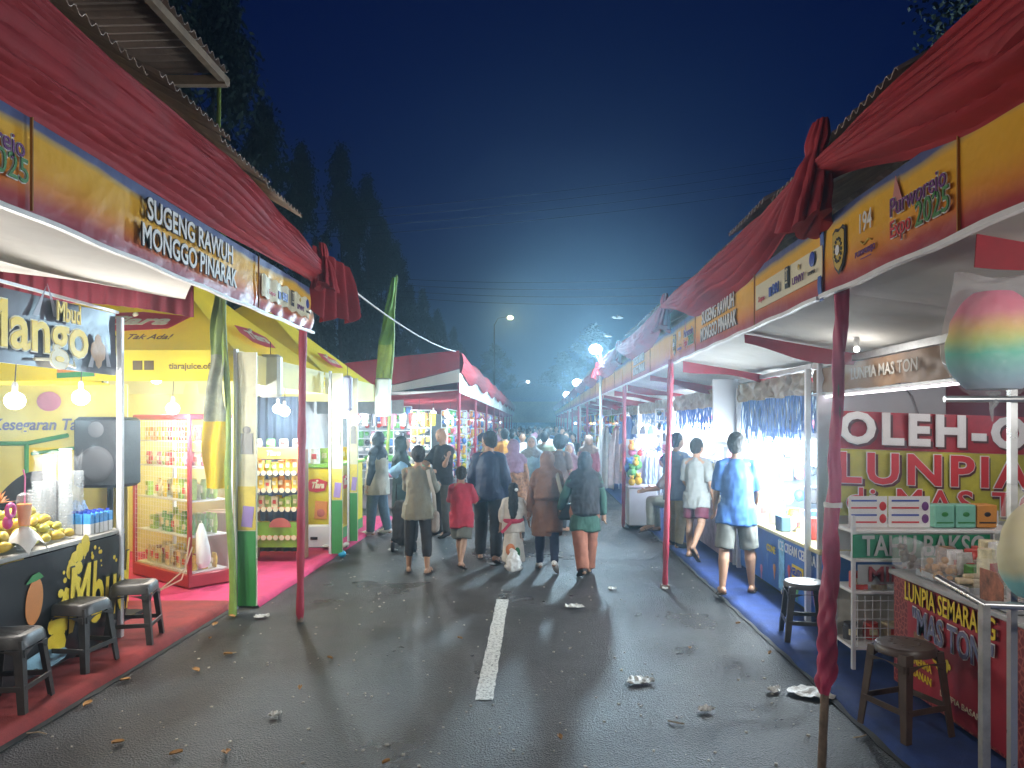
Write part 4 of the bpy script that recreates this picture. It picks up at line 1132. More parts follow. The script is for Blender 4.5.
# ---- wire snack cabinet
A = Vector((-4.66, 8.62, 0)); B = Vector((-3.66, 7.84, 0)); ux = (B-A).normalized(); uy = Vector((-ux.y, ux.x, 0)); W_ = (B-A).length; D_ = .46; z0, z1 = .07, 1.88
t = thing('wire_cabinet', 'red framed wire and glass snack cabinet on the pink carpet', 'display cabinet', A.lerp(B, .5))
def cab(a, b, z): return A+ux*a*W_+uy*b*D_+Vector((0, 0, z))
rc = Matrix((( ux.x, uy.x, 0), (ux.y, uy.y, 0), (0, 0, 1)))
redm = M('red_enamel', (.36, .03, .05), .35, var=.12)
mb = MB(); mb.box(cab(.5, .5, .14), (W_+.04, D_+.04, .14), rc, bev=.01); mb.build('base', redm, t)
mb = MB(); mb.box(cab(.5, .5, z1+.01), (W_+.04, D_+.04, .06), rc, bev=.01); mb.build('top', redm, t)
for a, b in ((0, 0), (1, 0), (0, 1), (1, 1)):
    mb = MB(); mb.box(cab(a, b, (z0+z1)/2), (.042, .04, z1-z0), rc, bev=.006); mb.build('upright', redm if b == 0 else steel_w, t)
mb = MB()
for k in range(20): p = (k+.5)/20; mb.cyl(cab(p, -.02, .22), cab(p, -.02, z1-.03), .0016, n=4)
for k in range(30): z = .22+(z1-.26)*k/29; mb.cyl(cab(.02, -.02, z), cab(.98, -.02, z), .0016, n=4)
mb.build('wire_mesh', steel_w, t)
mb = MB(); mb.box(cab(1, .5, 1.0), (.008, D_-.06, 1.6), rc); mb.build('glass_side', glassy, t)
shz = [.22, .60, .98, 1.34, 1.62]
for z in shz:
    mb = MB(); mb.box(cab(.5, .5, z), (W_-.06, D_-.03, .015), rc); mb.build('shelf', steel_w, t)
rnd = random.Random(21); G = 'snack packs in the wire cabinet'
for si, z in enumerate(shz):
    for row in range(3):
        n_ = 9
        for k in range(n_):
            col = [['cream', 'cream', 'yellow', 'brown'], ['lime', 'green', 'lime', 'cream'], ['lime', 'yellow', 'cream', 'lime'], ['red', 'cream', 'lime', 'pink'], ['orange', 'red', 'yellow', 'orange']][si][rnd.randrange(4)]
            if rnd.random() < .12: continue
            d = (.10, .06, rnd.choice([.16, .19, .22]) if si < 3 else .15)
            place_pack(cab(.06+.88*(k+.5)/n_, .22+.27*row, z+.009), rnd.choice(['box', 'pouch', 'pouch']), col, d, math.atan2(ux.y, ux.x)+rnd.uniform(-.12, .12), 'snack_pack', 'small snack pack standing on a shelf of the red wire cabinet', 'snack pack', G)
t = thing('plastic_bag', 'white plastic bag hanging at the right side of the wire cabinet', 'plastic bag', (-3.5, 7.95, .4))
mb = MB(); mb.tube([(-3.52, 7.8, .76), (-3.52, 7.8, .66), (-3.50, 7.8, .5), (-3.49, 7.8, .36), (-3.49, 7.8, .30)], [(.02, .02), (.05, .06), (.06, .10), (.06, .12), (.03, .08)], 18); mb.build('bag_body', M('white_bag_film', (.72, .72, .7), .4, var=.1, bump=.5, bs=10), t)
mb = MB(); mb.tube([(-3.63, 7.78, .62), (-3.64, 7.7, .3), (-3.85, 7.62, .11), (-4.1, 7.62, .075), (-4.3, 7.75, .073)], .009, 6); mb.tube([(-3.60, 7.78, .52), (-3.66, 7.66, .2), (-3.9, 7.58, .075), (-4.15, 7.68, .073)], .008, 6)
o = mb.build('power_cable', M('cream_cable', (.6, .55, .45), .5)); tag(o, 'cream power cable looping from the wire cabinet onto the pink carpet', 'cable')
t = thing('carton', 'brown carton box beside the wire cabinet, behind the nearest pillar', 'carton', (-3.35, 8.7, 0))
mb = MB(); mb.box((-3.72, 8.9, .42), (.42, .4, .7), bev=.008); bx = mb.build('carton_body', carton, t); mb = MB(); mb.box((-3.72, 8.9, .775), (.43, .06, .006)); mb.build('tape', M('tape_brown', (.4, .3, .15), .3), bx)

# ---- orange snack shelf
t = thing('snack_shelf', 'orange snack display shelf with scalloped lime front on the pink carpet', 'display shelf', (-3.33, 9.6, 0))
mb = MB(); mb.box((-3.33, 9.42, 1.44), (.66, .03, .15), bev=.005); hd = mb.build('header_board', orange_print, t)
lettering('Tiara', .09, ink_cream, (-3.33, 9.40, 1.44), (1, 0, 0), up, hd, .002, shear=.3)
for x in (-3.65, -3.01):
    mb = MB(); mb.box((x, 9.6, .77), (.025, .38, 1.42)); mb.build('side_frame', M('shelf_wood', (.35, .20, .10), .5), t)
zz = [.38, .74, .98, 1.20]
for z in zz:
    mb = MB(); mb.box((-3.33, 9.6, z), (.62, .38, .018)); sf = mb.build('shelf', orange_print, t)
    mb = MB()
    for k in range(8): mb.lathe([(.03, 0), (.034, .012)], (-3.60+.077*k, 9.40, z-.01), 10, Matrix.Rotation(R(90), 3, 'X'))
    mb.build('scallop_trim', ink_cream, sf)
mb = MB(); mb.box((-3.33, 9.44, .40), (.62, .02, .32)); lp = mb.build('lime_front', lime, t)
mb = MB(); mb.sheet(lambda u, v: Vector((-3.24+.14*math.cos(PI*u), 9.41, .50+.12*math.sin(PI*u)*v)), 20, 3, .01); mb.build('printed_cake', M('dusty_red', (.45, .12, .10), .5), lp)
G = 'snack packs on the orange shelf'
for si, z in enumerate(zz):
    for row in range(2):
        for k in range(7):
            col = rnd.choice([['yellow', 'lime', 'brown'], ['yellow', 'cream', 'lime'], ['orange', 'yellow', 'cream'], ['orange', 'yellow', 'lime']][si])
            place_pack(Vector((-3.59+.087*k, 9.48+.14*row, z+.009)), rnd.choice(['box', 'pouch', 'tub']), col, (.08, .07, rnd.choice([.11, .14, .16])), rnd.uniform(-.1, .1), 'snack_pack', 'small yellow or orange snack pack on the orange display shelf', 'snack pack', G)
for k in range(4): place_pack(Vector((-3.58+.17*k, 9.55, 1.52)), 'tub', ['cream', 'green', 'white', 'white'][k], (.11, .11, .10), 0, 'storage_jar', 'small jar standing on top of the orange display shelf', 'jar', 'jars on the orange shelf')

# ---- yellow counter
t = thing('sales_counter', 'bright yellow sales counter with lime edge and red emblem', 'counter', (-3.1, 11.6, 0))
mb = MB(); mb.box((-3.17, 11.75, .62), (.42, 1.9, 1.12), bev=.01); cbx = mb.build('counter_body', yel_board, t)
mb = MB(); mb.box((-3.17, 11.75, 1.20), (.50, 2.0, .05), bev=.01); mb.build('counter_top', lime, t)
mb = MB(); mb.box((-2.955, 11.75, .14), (.01, 1.86, .16)); mb.box((-3.17, 10.79, .2), (.40, .01, .16)); mb.build('kick_band', green_pr, cbx)
hexlogo(cbx, Vector((-3.17, 10.79, .92)), (1, 0, 0), up, .30, .20)
mb = MB(); mb.box((-3.12, 10.785, .56), (.18, .01, .26), Matrix.Rotation(R(4), 3, 'Y')); pk2 = mb.build('printed_bag', orange_print, cbx)
mb = MB(); mb.ball((-3.12, 10.775, .52), .06, 10, 6, sy=.15); mb.build('printed_fruit', M('dusty_red', (.45, .12, .10), .5), pk2)
hexlogo(cbx, Vector((-2.955, 11.5, .92)), (0, 1, 0), up, .42, .22)
mb = MB(); mb.ball((-2.955, 11.0, .5), .14, 12, 6, sx=.02); mb.ball((-2.955, 12.2, .6), .18, 12, 6, sx=.02); mb.build('printed_blob', orange_print, cbx)
t = thing('cardboard_sign', 'white folded carton at the foot of the yellow counter', 'carton', (-3.0, 10.5, 0))
mb = MB(); mb.box((-3.05, 10.55, .22), (.42, .2, .30), bev=.005); b_ = mb.build('carton_body', white_pl, t); mb = MB(); mb.box((-3.12, 10.445, .2), (.1, .004, .04)); mb.build('printed_mark', ink_k, b_)
for k in range(5): place_pack(Vector((-3.25+.05*k, 10.95+.34*k, 1.226)), ['tub', 'box', 'tub', 'pouch', 'tub'][k], ['white', 'lime', 'orange', 'yellow', 'white'][k], (.14, .12, .22), 0, 'counter_jar', ['white jar on the near end of the yellow counter', 'lime box on the yellow counter', 'orange jar mid way along the yellow counter', 'yellow pouch on the yellow counter', 'white jar at the far end of the yellow counter'][k], 'jar', None)
mb = MB(); mb.sheet(lambda u, v: Vector((-2.98+.34*u, 10.3+.25*v, .085+.03*math.sin(u*9)*math.sin(v*8)+.02)), 14, 10, .012); o = mb.build('plastic_sheet', M('crumpled_film', (.6, .6, .6), .35, var=.1, bump=.5, bs=12)); tag(o, 'crumpled clear plastic film on the pink carpet edge', 'plastic film')
mb = MB(); mb.ball((-2.62, 10.05, .05), .055, 12, 8, sz=.9); o = mb.build('blue_cup', M('cyan_plastic', (.03, .35, .55), .4)); tag(o, 'bright blue crushed cup on the ground by the second pillar', 'cup')
# hanging white panels under the yellow tents
def hang_box(x, y, z0_, z1_, w, label, mat):
    t = thing('hanging_lantern', label, 'hanging sign', (x, y, z1_))
    mb = MB(); mb.box((x, y, (z0_+z1_)/2), (w, .12, z1_-z0_), bev=.03); mb.build('panel', mat, t)
    mb = MB(); mb.cyl((x, y, z1_-.02), (x, y, z1_+.14), .004, n=6); mb.build('string', black_pl, t)
hang_box(-2.86, 8.0, 2.10, 2.56, .24, 'white rounded plastic wrapped box hanging behind the first pillar', M('wrapped_white', (.66, .70, .62), .45, var=.1, bump=.3, bs=8))
hang_box(-2.66, 10.5, 2.0, 2.5, .13, 'narrow lilac white lantern hanging at the second pillar', M('lilac_white', (.5, .5, .66), .5, var=.15))
hang_box(-2.75, 13.4, 1.95, 2.65, .28, 'white box sign on a post at the end of the yellow tents', M('pale_sign', (.62, .68, .62), .5, var=.1))

# ---- merchandise of the far left tents
def goods_rack(x0, x1, y0, y1, z0, z1, label, cols, seed, face, group='merchandise racks in the far left tents', nrow=6, s=.1):
    "open rack; goods of one shelf are one crammed row"
    rnd = random.Random(seed)
    t = thing('merchandise_rack', label, 'rack', ((x0+x1)/2, (y0+y1)/2, 0), 0, group)
    dx, dy = x1-x0, y1-y0
    mb = MB()
    for k in range(nrow+1):
        z = z0+(z1-z0)*k/nrow
        mb.tube([(x0, y0, z), (x1, y1, z)], .012, 6)
    for f in (0, .33, .66, 1): mb.tube([(x0+dx*f, y0+dy*f, .04), (x0+dx*f, y0+dy*f, z1)], .014, 6)
    mb.build('rack_frame', steel_w, t)
    L = math.hypot(dx, dy); n = int(L/s); ang = math.atan2(dy, dx)
    for k in range(nrow):
        z = z0+(z1-z0)*k/nrow; h = (z1-z0)/nrow
        mats = [M('goods_'+c, pack_cols.get(c, (.5, .5, .5)), .5, var=.4, vs=18) for c in cols]
        mb = MB()
        for i in range(n):
            mb.mat = rnd.randrange(len(mats)); f = (i+.5)/n
            hh = h*rnd.uniform(.5, .92); off = rnd.uniform(-.05, .05)
            c = Vector((x0+dx*f+off*math.sin(ang), y0+dy*f-off*math.cos(ang), z+h-hh/2-.02))
            if rnd.random() < .5: mb.box(c, (s*rnd.uniform(.5, .95), .09, hh), Matrix.Rotation(ang+rnd.uniform(-.3, .3), 3, 'Z'), bev=.01)
            else: mb.ball(c, s*.46, 10, 6, sz=hh/s*.95)
        mb.build('goods_row', mats, t)
    return t
goods_rack(-4.3, -3.0, 18.0, 18.0, .5, 2.25, 'rack of red, black and white bags under the red tent end', ['red', 'black', 'white', 'pink', 'green', 'blue'], 1, 0, nrow=9, s=.13)
goods_rack(-2.95, -2.45, 17.6, 17.4, .5, 2.15, 'yellow and green toy rack left of the second pole', ['yellow', 'green', 'black', 'white', 'orange'], 2, 0, nrow=8, s=.12)
goods_rack(-2.6, -1.9, 20.6, 20.6, .3, 2.2, 'rack of orange and white toys behind the man in dark shirt', ['orange', 'white', 'yellow', 'blue', 'white'], 3, 0, nrow=8, s=.13)
goods_rack(-2.2, -2.2, 18.6, 24.5, .4, 2.2, 'long rack of bright packs along the left road edge', ['white', 'pink', 'yellow', 'green', 'blue', 'red'], 4, 0, nrow=8, s=.14)
goods_rack(-2.2, -2.2, 25, 33, .4, 2.3, 'farther long rack of bright goods along the left road edge', ['white', 'pink', 'yellow', 'orange', 'blue', 'red'], 5, 0, nrow=6, s=.2)
goods_rack(-2.2, -2.2, 34, 50, .4, 2.3, 'farthest rack of bright goods on the left', ['white', 'pink', 'yellow', 'orange', 'blue', 'red'], 6, 0, nrow=5, s=.3)
t = thing('back_wall', 'pale grey sheet wall behind the far left stalls', 'tent wall', (-5, 30, 0))
mb = MB(); mb.sheet(lambda u, v: Vector((-5.0+.05*math.sin(u*60), 15.9+36*u, .05+2.6*v)), 80, 3, .01); mb.build('wall_sheet', M('grey_sheet', (.38, .40, .40), .7, var=.2), t)
mb = MB(); mb.sheet(lambda u, v: Vector((-4.9+1.95*u, 16.6+.03*math.sin(u*20), 2.05+.42*v)), 30, 3, .01); mb.build('grey_valance', M('grey_valance', (.30, .34, .35), .7, var=.2), t)
for k in range(9):
    x = -4.2+.22*k if k < 7 else -2.6+.2*(k-7)
    mb = MB(); mb.sheet(lambda u, v: Vector((x+.16*(u-.5)*(1-.3*v), 17.3+.02*math.sin(u*8), 2.08-.30*v)), 6, 6, .03)
    o = mb.build('hanging_bag', M('pack_'+['red', 'white', 'black', 'red', 'pink', 'white', 'red', 'orange', 'yellow'][k], pack_cols[['red', 'white', 'black', 'red', 'pink', 'white', 'red', 'orange', 'yellow'][k]], .5)); tag(o, 'small bag hanging in the row under the grey valance', 'bag', 'bags hanging under the grey valance')
# ================================================================== RIGHT STALLS
GS = 'stalls of the right row'
def crumple_valance(name, x, y0, y1, z0, z1, mat, t, amp=.02, seed=1, nu=110):
    mb = MB()
    def fn(u, v):
        y = y0+(y1-y0)*u
        return Vector((x-amp*noise.noise(Vector((y*5, v*2.5, seed)))*1.6-amp*.6*abs(math.sin(y*14+v*4)), y, z0+(z1-z0)*v+.008*math.sin(y*9)*(1-v)))
    mb.sheet(fn, nu, 10, .006); return mb.build(name, mat, t)
brown_print = M('brown_orange_print', (.20, .115, .06), .6, var=.2, vs=3, bump=.15, bs=7)
silver_film = M('silver_crinkled_film', (.24, .20, .15), .35, metal=.1, var=.25, vs=4, bump=.35, bs=9)
tinsel = M('blue_tinsel', (.10, .25, .62), .25, var=.5, vs=14, bump=.3, bs=20, stretch=(3, 3, .3), translucent=.3)
wall_w = M('white_wallboard', (.62, .64, .68), .6, var=.07, vs=2)

# ---- lunpia stall
t = thing('food_stall', 'spring roll stall with brown LUNPIA MAS TON valance and white rear wall', 'market stall', (3.3, 5, 0), 0, GS)
v1 = crumple_valance('valance', 2.5, 4.28, 6.62, 2.08, 2.29, brown_print, t, .012, 3)
lettering('LUNPIA MAS TON', .12, M('faded_grey_letter', (.30, .28, .25), .6), (2.46, 5.25, 2.19), (0, -1, 0), up, v1, .002, fit=1.0)
mb = MB(); mb.box((2.51, 5.45, 2.325), (.06, 2.35, .05)); mb.box((2.51, 5.45, 2.068), (.05, 2.35, .02)); mb.build('valance_rail', steel, t)
mb = MB(); mb.box((3.9, 6.42, 1.25), (2.9, .04, 2.3)); mb.build('rear_wall', wall_w, t)
mb = MB(); mb.box((5.35, 5.0, 1.25), (.04, 3.2, 2.3)); mb.build('side_wall', wall_w, t)
mb = MB(); mb.box((4.15, 6.38, 1.97), (1.2, .03, .35)); mb.build('maroon_panel', M('maroon_panel', (.20, .03, .05), .6), t)
for x, y, w in ((2.44, 6.62, .045), (2.50, 6.50, .035)):
    mb = MB(); mb.box((x, y, 1.17), (w, w, 2.26)); mb.build('stall_post', steel_w, t)
mb = MB(); mb.tube([(3.1, 6.38, 2.2), (3.25, 6.37, 2.05), (3.3, 6.37, 1.9)], .006, 6); mb.build('wire', M('grey_wire', (.3, .3, .33), .5), t)
# OLEH-OLEH banner
b = thing('shop_banner', 'red and yellow OLEH-OLEH LUNPIA banner on the rear of the spring roll stall', 'banner', (3.4, 5.9, 1.2))
tilt = -.035
def bx_(x, z): return Vector((x, 5.90+.02*math.sin(x*5), z+tilt*(x-2.4)))
mb = MB(); mb.sheet(lambda u, v: bx_(2.36+2.5*u, 1.615+.30*v)+Vector((0, .012*math.sin(u*17+v*3), 0)), 50, 6, .006, nrm=(0, -1, 0)); br = mb.build('red_band', M('banner_red', (.44, .035, .05), .4, var=.25, bump=.15, bs=5), b)
mb = MB(); mb.sheet(lambda u, v: bx_(2.36+2.5*u, 1.08+.533*v)+Vector((0, .012*math.sin(u*17+v*3), 0)), 50, 6, .006, nrm=(0, -1, 0)); by = mb.build('yellow_band', M('banner_yellow', (.50, .47, .06), .4, var=.22, bump=.15, bs=5), b)
xd = (1, 0, tilt)
shd = M('letter_shadow', (.10, .03, .03), .6)
def shadow_letters(s, size, mat, out, c, par, fit, off=.009):
    c = Vector(c)
    lettering(s, size, shd, c+Vector((.018, .006, -.018)), xd, (0, 0, 1), par, off+.006, fit=fit, spacing=1.2, name='letter_shadow')
    lettering(s, size, mat, c, xd, (0, 0, 1), par, off, outline=out, oo=.006, fit=fit, spacing=1.2)
shadow_letters('OLEH-OLEH', .335, ink_w, ink_w, (3.52, 5.868, 1.765+tilt*1.0), br, 2.2)
shadow_letters('LUNPIA', .335, ink_red, ink_w, (3.15, 5.868, 1.455+tilt*.8), by, 1.52)
shadow_letters('di MAS TONI', .27, ink_red, ink_w, (3.45, 5.868, 1.20+tilt*.9), by, 1.95, .003)
# glass shelf with price cards and boxes
t2 = thing('serving_shelf', 'white framed glass shelf rack in front of the yellow LUNPIA banner', 'shelf rack', (2.8, 5.5, 0))
for x in (2.28, 3.5):
    for y in (5.3, 5.62):
        mb = MB(); mb.box((x, y, .60), (.025, .025, 1.1)); mb.build('rack_post', steel_w, t2)
for z in (1.035, .83, .60, .20):
    mb = MB(); mb.box((2.89, 5.46, z), (1.24, .34, .022), bev=.004); mb.build('shelf', white_pl, t2)
mb = MB()
for k in range(22): mb.cyl((2.30+.055*k, 5.28, .21), (2.30+.055*k, 5.28, .58), .003, n=4)
for k in range(6): mb.cyl((2.28, 5.28, .22+.065*k), (3.48, 5.28, .22+.065*k), .003, n=4)
mb.build('wire_front', steel_w, t2)
mb = MB(); mb.box((2.89, 5.62, .4), (1.2, .01, .38)); mb.build('rack_back', M('cream_back', (.6, .6, .52), .6), t2)
mb = MB(); mb.sheet(lambda u, v: Vector((2.26+.98*u, 5.26+.01*math.sin(u*14), .855+.165*v)), 20, 3, .006, nrm=(0, -1, 0)); gb = mb.build('green_strip', M('green_banner', (.02, .26, .12), .5, var=.2), t2)
lettering('TAHU BAKSO', .20, M('grey_letter', (.45, .47, .45), .5), (2.76, 5.245, .937), (1, 0, 0), up, gb, .004, fit=.88)
mb = MB(); mb.sheet(lambda u, v: Vector((2.3+.75*u, 5.27, .665+.14*v)), 8, 2, .004, nrm=(0, -1, 0)); gw = mb.build('white_strip', M('grey_white', (.40, .42, .42), .5), t2)
lettering('MINUM', .15, M('faded_red_letter', (.30, .05, .06), .5), (2.62, 5.258, .735), (1, 0, 0), up, gw, .003, fit=.5)
for k, (x, w, lines) in enumerate(((2.42, .28, 4), (2.72, .30, 4))):
    c = thing('price_card', ['white price card with red and blue lines, left of the two on the glass shelf', 'white price card with red bar and small pictures, right of the two'][k], 'price card', (x, 5.4, 1.05))
    mb = MB(); mb.box((x, 5.38, 1.17), (w, .006, .225)); cd = mb.build('card', ink_w, c)
    for i in range(lines):
        mb = MB(); mb.box((x-.03, 5.375, 1.25-.052*i), (w*.66, .004, .012)); mb.build('printed_line', [ink_blue, ink_red][i % 2], cd)
    mb = MB(); mb.ball((x+w*.38, 5.374, 1.21), .026, 8, 6, sy=.1, sz=1.3); mb.ball((x+w*.38, 5.374, 1.12), .026, 8, 6, sy=.1, sz=1.3); mb.build('printed_figure', [ink_red, ink_purple][k], cd)
mint = M('mint_box', (.22, .55, .42), .45, var=.12)
for k in range(3):
    x = 2.98+.155*k
    c = thing('food_box', ['mint green food box, left one on the glass shelf', 'mint green food box, right one on the glass shelf', 'orange food box at the end of the glass shelf'][k], 'food box', (x, 5.45, 1.05))
    mb = MB(); mb.box((x, 5.45, 1.135), (.145, .14, .165), bev=.006); bb = mb.build('box_body', mint if k < 2 else M('orange_box', (.65, .28, .06), .45, var=.1), c)
    mb = MB(); mb.box((x, 5.377, 1.09), (.12, .004, .01)); mb.ball((x, 5.378, 1.15), .025, 8, 6, sy=.1, sz=.7); mb.build('printed_mark', green_pr if k < 2 else ink_k, bb)
rnd = random.Random(31)
for k in range(16):
    place_pack(Vector((2.35+.15*(k % 8), 5.38+.13*(k//8), .612 if k < 8 else .212)), rnd.choice(['box', 'tub', 'pouch']), rnd.choice(['white', 'cream', 'black', 'red', 'cream']), (.11, .09, .12), rnd.uniform(-.2, .2), 'food_pack', 'small food pack on the lower tiers of the white shelf rack', 'food pack', 'food packs on the white shelf rack')

# ---- red lunpia counter
t = thing('food_counter', 'red LUNPIA SEMARANG MAS TONI counter with batik pattern border', 'counter', (2.8, 4.2, 0))
batik = bpy.data.materials.new('batik_print'); batik.use_nodes = True
_nt = batik.node_tree; _b = _nt.nodes['Principled BSDF']; _tc = _nt.nodes.new('ShaderNodeTexCoord'); _v = _nt.nodes.new('ShaderNodeTexVoronoi'); _v.inputs['Scale'].default_value = 26; _v.feature = 'DISTANCE_TO_EDGE'
_r = _nt.nodes.new('ShaderNodeValToRGB'); _r.color_ramp.elements[0].position = .05; _r.color_ramp.elements[0].color = (.36, .10, .08, 1); _r.color_ramp.elements[1].position = .14; _r.color_ramp.elements[1].color = (.16, .012, .02, 1)
_nt.links.new(_tc.outputs['Object'], _v.inputs['Vector']); _nt.links.new(_v.outputs[0], _r.inputs[0]); _nt.links.new(_r.outputs[0], _b.inputs['Base Color']); _b.inputs['Roughness'].default_value = .4
mb = MB(); mb.box((2.75, 4.1, .43), (.62, 1.86, .72)); cbody = mb.build('counter_body', batik, t)
mb = MB(); mb.box((2.75, 4.1, .805), (.68, 1.9, .03), bev=.006); mb.build('counter_top', M('counter_alu', (.45, .46, .46), .4, metal=.3, var=.15), t)
mb = MB(); mb.sheet(lambda u, v: Vector((2.432-.004*math.sin(u*12), 4.83-1.02*u, .09+.69*v)), 20, 6, .005, nrm=(-1, 0, 0)); rp_ = mb.build('red_print', M('counter_red', (.34, .025, .04), .38, var=.12, bump=.1, bs=6), cbody)
xd2 = (0, -1, 0)
lettering('LUNPIA SEMARANG', .165, ink_yel, (2.424, 4.36, .715), xd2, up, rp_, .002, outline=shd, oo=.003, fit=.95)
lettering('"MAS TONI"', .215, ink_navy, (2.424, 4.32, .545), xd2, up, rp_, .004, outline=ink_w, oo=.005, fit=.84)
mb = MB(); mb.ball((2.428, 4.42, .36), .07, 14, 6, sx=.04, sz=.7); 
for k in range(9): mb.ball((2.427, 4.34+.02*k, .38+.02*math.sin(k*2)), .02, 8, 4, sx=.1)
mb.build('printed_food', ink_yel, rp_)
lettering('MENERIMA', .07, ink_yel, (2.424, 4.66, .30), xd2, up, rp_, .001, fit=.28); lettering('PESANAN', .07, ink_yel, (2.424, 4.66, .22), xd2, up, rp_, .001, fit=.28)
lettering('LUNPIA BASAH', .05, ink_cream, (2.424, 4.22, .20), xd2, up, rp_, .0, fit=.4)
mb = MB(); mb.box((2.428, 4.66, .43), (.003, .16, .10)); mb.build('printed_photo', M('brown_photo', (.25, .12, .06), .5, var=.5, vs=30), rp_)
# foods on counter
def tray(x, y, label, food, n, seed):
    rnd = random.Random(seed); c = thing('food_tray', label, 'food tray', (x, y, .82), 0, None)
    mb = MB(); mb.box((x, y, .828), (.26, .22, .012)); 
    for sx, sy, w, d in ((.13, 0, .008, .22), (-.13, 0, .008, .22), (0, .11, .26, .008), (0, -.11, .26, .008)): mb.box((x+sx, y+sy, .845), (w, d, .04))
    mb.build('tray_pan', silverm, c)
    for k in range(n):
        p = Vector((x+rnd.uniform(-.09, .09), y+rnd.uniform(-.07, .07), .86+.02*(k % 3))); a = rnd.uniform(-.3, .3)
        mb = MB(); mb.tube([p+Vector((-.05*math.cos(a), -.05*math.sin(a), 0)), p+Vector((-.045*math.cos(a), -.045*math.sin(a), 0)), p+Vector((.045*math.cos(a), .045*math.sin(a), 0)), p+Vector((.05*math.cos(a), .05*math.sin(a), 0))], [.008, .016, .016, .008], 10)
        o = mb.build('spring_roll', food); tag(o, 'fried spring roll lying in '+label, 'spring roll', 'spring rolls in '+label)
roll = M('fried_dough', (.50, .26, .08), .55, var=.35, vs=20)
tray(2.62, 4.72, 'the steel tray near the counter corner', roll, 9, 1)
tray(2.62, 4.35, 'the steel tray in the middle of the red counter', M('pale_dough', (.62, .50, .32), .6, var=.25, vs=20), 9, 2)
t = thing('food_case', 'clear case of packed food with red picture card on the red counter', 'food case', (2.6, 3.95, .82))
mb = MB(); mb.box((2.62, 3.98, .94), (.32, .34, .22)); mb.build('clear_case', glassy, t)
mb = MB(); mb.box((2.455, 3.98, .93), (.006, .2, .17)); pc = mb.build('picture_card', M('food_photo', (.30, .10, .05), .5, var=.8, vs=16), t)
mb = MB(); mb.box((2.62, 3.98, .835), (.34, .36, .018)); mb.build('case_base', silverm, t)
rnd = random.Random(8)
for k in range(14):
    place_pack(Vector((2.55+.11*(k % 3)+.02, 4.85-.11*(k//3)*1.0, .822)) + Vector((.12, 0, 0)), rnd.choice(['box', 'pouch', 'tub']), rnd.choice(['cream', 'red', 'brown', 'white', 'orange', 'green']), (.10, .09, rnd.choice([.12, .18, .24])), rnd.uniform(-.4, .4), 'food_pack', 'packed snack crowded at the back of the red counter top', 'food pack', 'packed snacks on the red counter')
for k, (y, lab) in enumerate(((5.0, 'clear lidded box of snacks on a stand, left end of red counter'), (4.62, 'clear bag of pale crackers on the red counter'))):
    c = thing('snack_box', lab, 'snack box', (2.5, y, .82))
    mb = MB(); mb.box((2.52, y, .93), (.12, .22, .20), bev=.015); mb.build('clear_shell', clear, c)
    mb = MB(); rr = random.Random(k)
    for i in range(12): mb.ball((2.52+rr.uniform(-.035, .035), y+rr.uniform(-.08, .08), .85+rr.uniform(0, .12)), .022, 8, 6)
    mb.build('snacks', [M('dark_snack', (.10, .07, .04), .6), roll][k], c)
t = thing('dark_cooler', 'dark cooler cabinet behind the red counter near the right edge', 'cooler', (3.4, 4.9, 0))
mb = MB(); mb.box((3.62, 5.0, .58), (.5, .45, 1.04), bev=.02); cc = mb.build('cooler_body', M('dark_steel', (.07, .08, .09), .35, metal=.3, var=.2), t)
mb = MB(); mb.box((3.62, 4.77, .7), (.4, .01, .6)); mb.build('cooler_door', M('dark_glass', (.03, .035, .04), .12), cc)
stool((2.13, 4.26, .05), R(20), 'dark brown round stool in front of the red MAS TONI counter', brown_pl, .50, True)
stool((2.22, 6.10, .05), R(-10), 'dark round stool at the ice cream counter beside the twisted pole', dark_pl, .47, True)

# ---- ice cream stall
t = thing('ice_cream_counter', 'blue ICE CREAM counter with yellow top edge and printed pictures', 'counter', (2.7, 7.6, 0))
mb = MB(); mb.box((2.82, 7.65, .40), (.68, 2.55, .56)); cbd = mb.build('counter_body', M('deep_blue_print', (.02, .12, .42), .38, var=.3, vs=3), t)
mb = MB(); mb.box((2.82, 7.65, .70), (.76, 2.6, .045), bev=.01); mb.build('counter_top', M('cream_yellow_top', (.66, .58, .30), .4, var=.1), t)
mb = MB(); mb.box((2.86, 7.65, .085), (.62, 2.5, .07)); mb.build('skid', black_pl, t)
lettering('ICE CREAM CEMARA', .13, ink_w, (2.474, 7.02, .585), xd2, up, cbd, .002, fit=1.0)
mb = MB(); mb.box((2.476, 6.98, .40), (.004, .30, .13), bev=.0); yb = mb.build('yellow_patch', ink_yel, cbd)
lettering('GELATO', .10, ink_blue, (2.472, 6.98, .40), xd2, up, yb, .003, fit=.26)
lettering('CONE', .10, ink_yel, (2.474, 7.75, .50), xd2, up, cbd, .003)
lettering('CAFE', .10, ink_w, (2.474, 8.35, .55), xd2, up, cbd, .003)
rnd = random.Random(9)
for k, c in enumerate(['pink', 'yellow', 'green', 'red', 'cream', 'orange', 'blue', 'pink', 'brown', 'yellow']):
    mb = MB(); y = 6.55+.22*k; z = rnd.uniform(.2, .4)
    mb.lathe([(.004, -.10), (.035, .0)], (2.474, y, z), 10, sx=.05); mb.ball((2.474, y, z+.02), .045, 12, 6, sx=.05); mb.build('printed_cone', M('pack_'+c, pack_cols[c], .4), cbd)
mb = MB(); mb.box((2.473, 7.42, .40), (.006, .16, .5)); mb.build('light_panel', M('pale_cyan_print', (.20, .52, .70), .4, var=.4, vs=10), cbd)
t = thing('chest_freezer', 'white chest freezer with sliding glass lids behind the blue counter', 'freezer', (3.0, 7.0, 0))
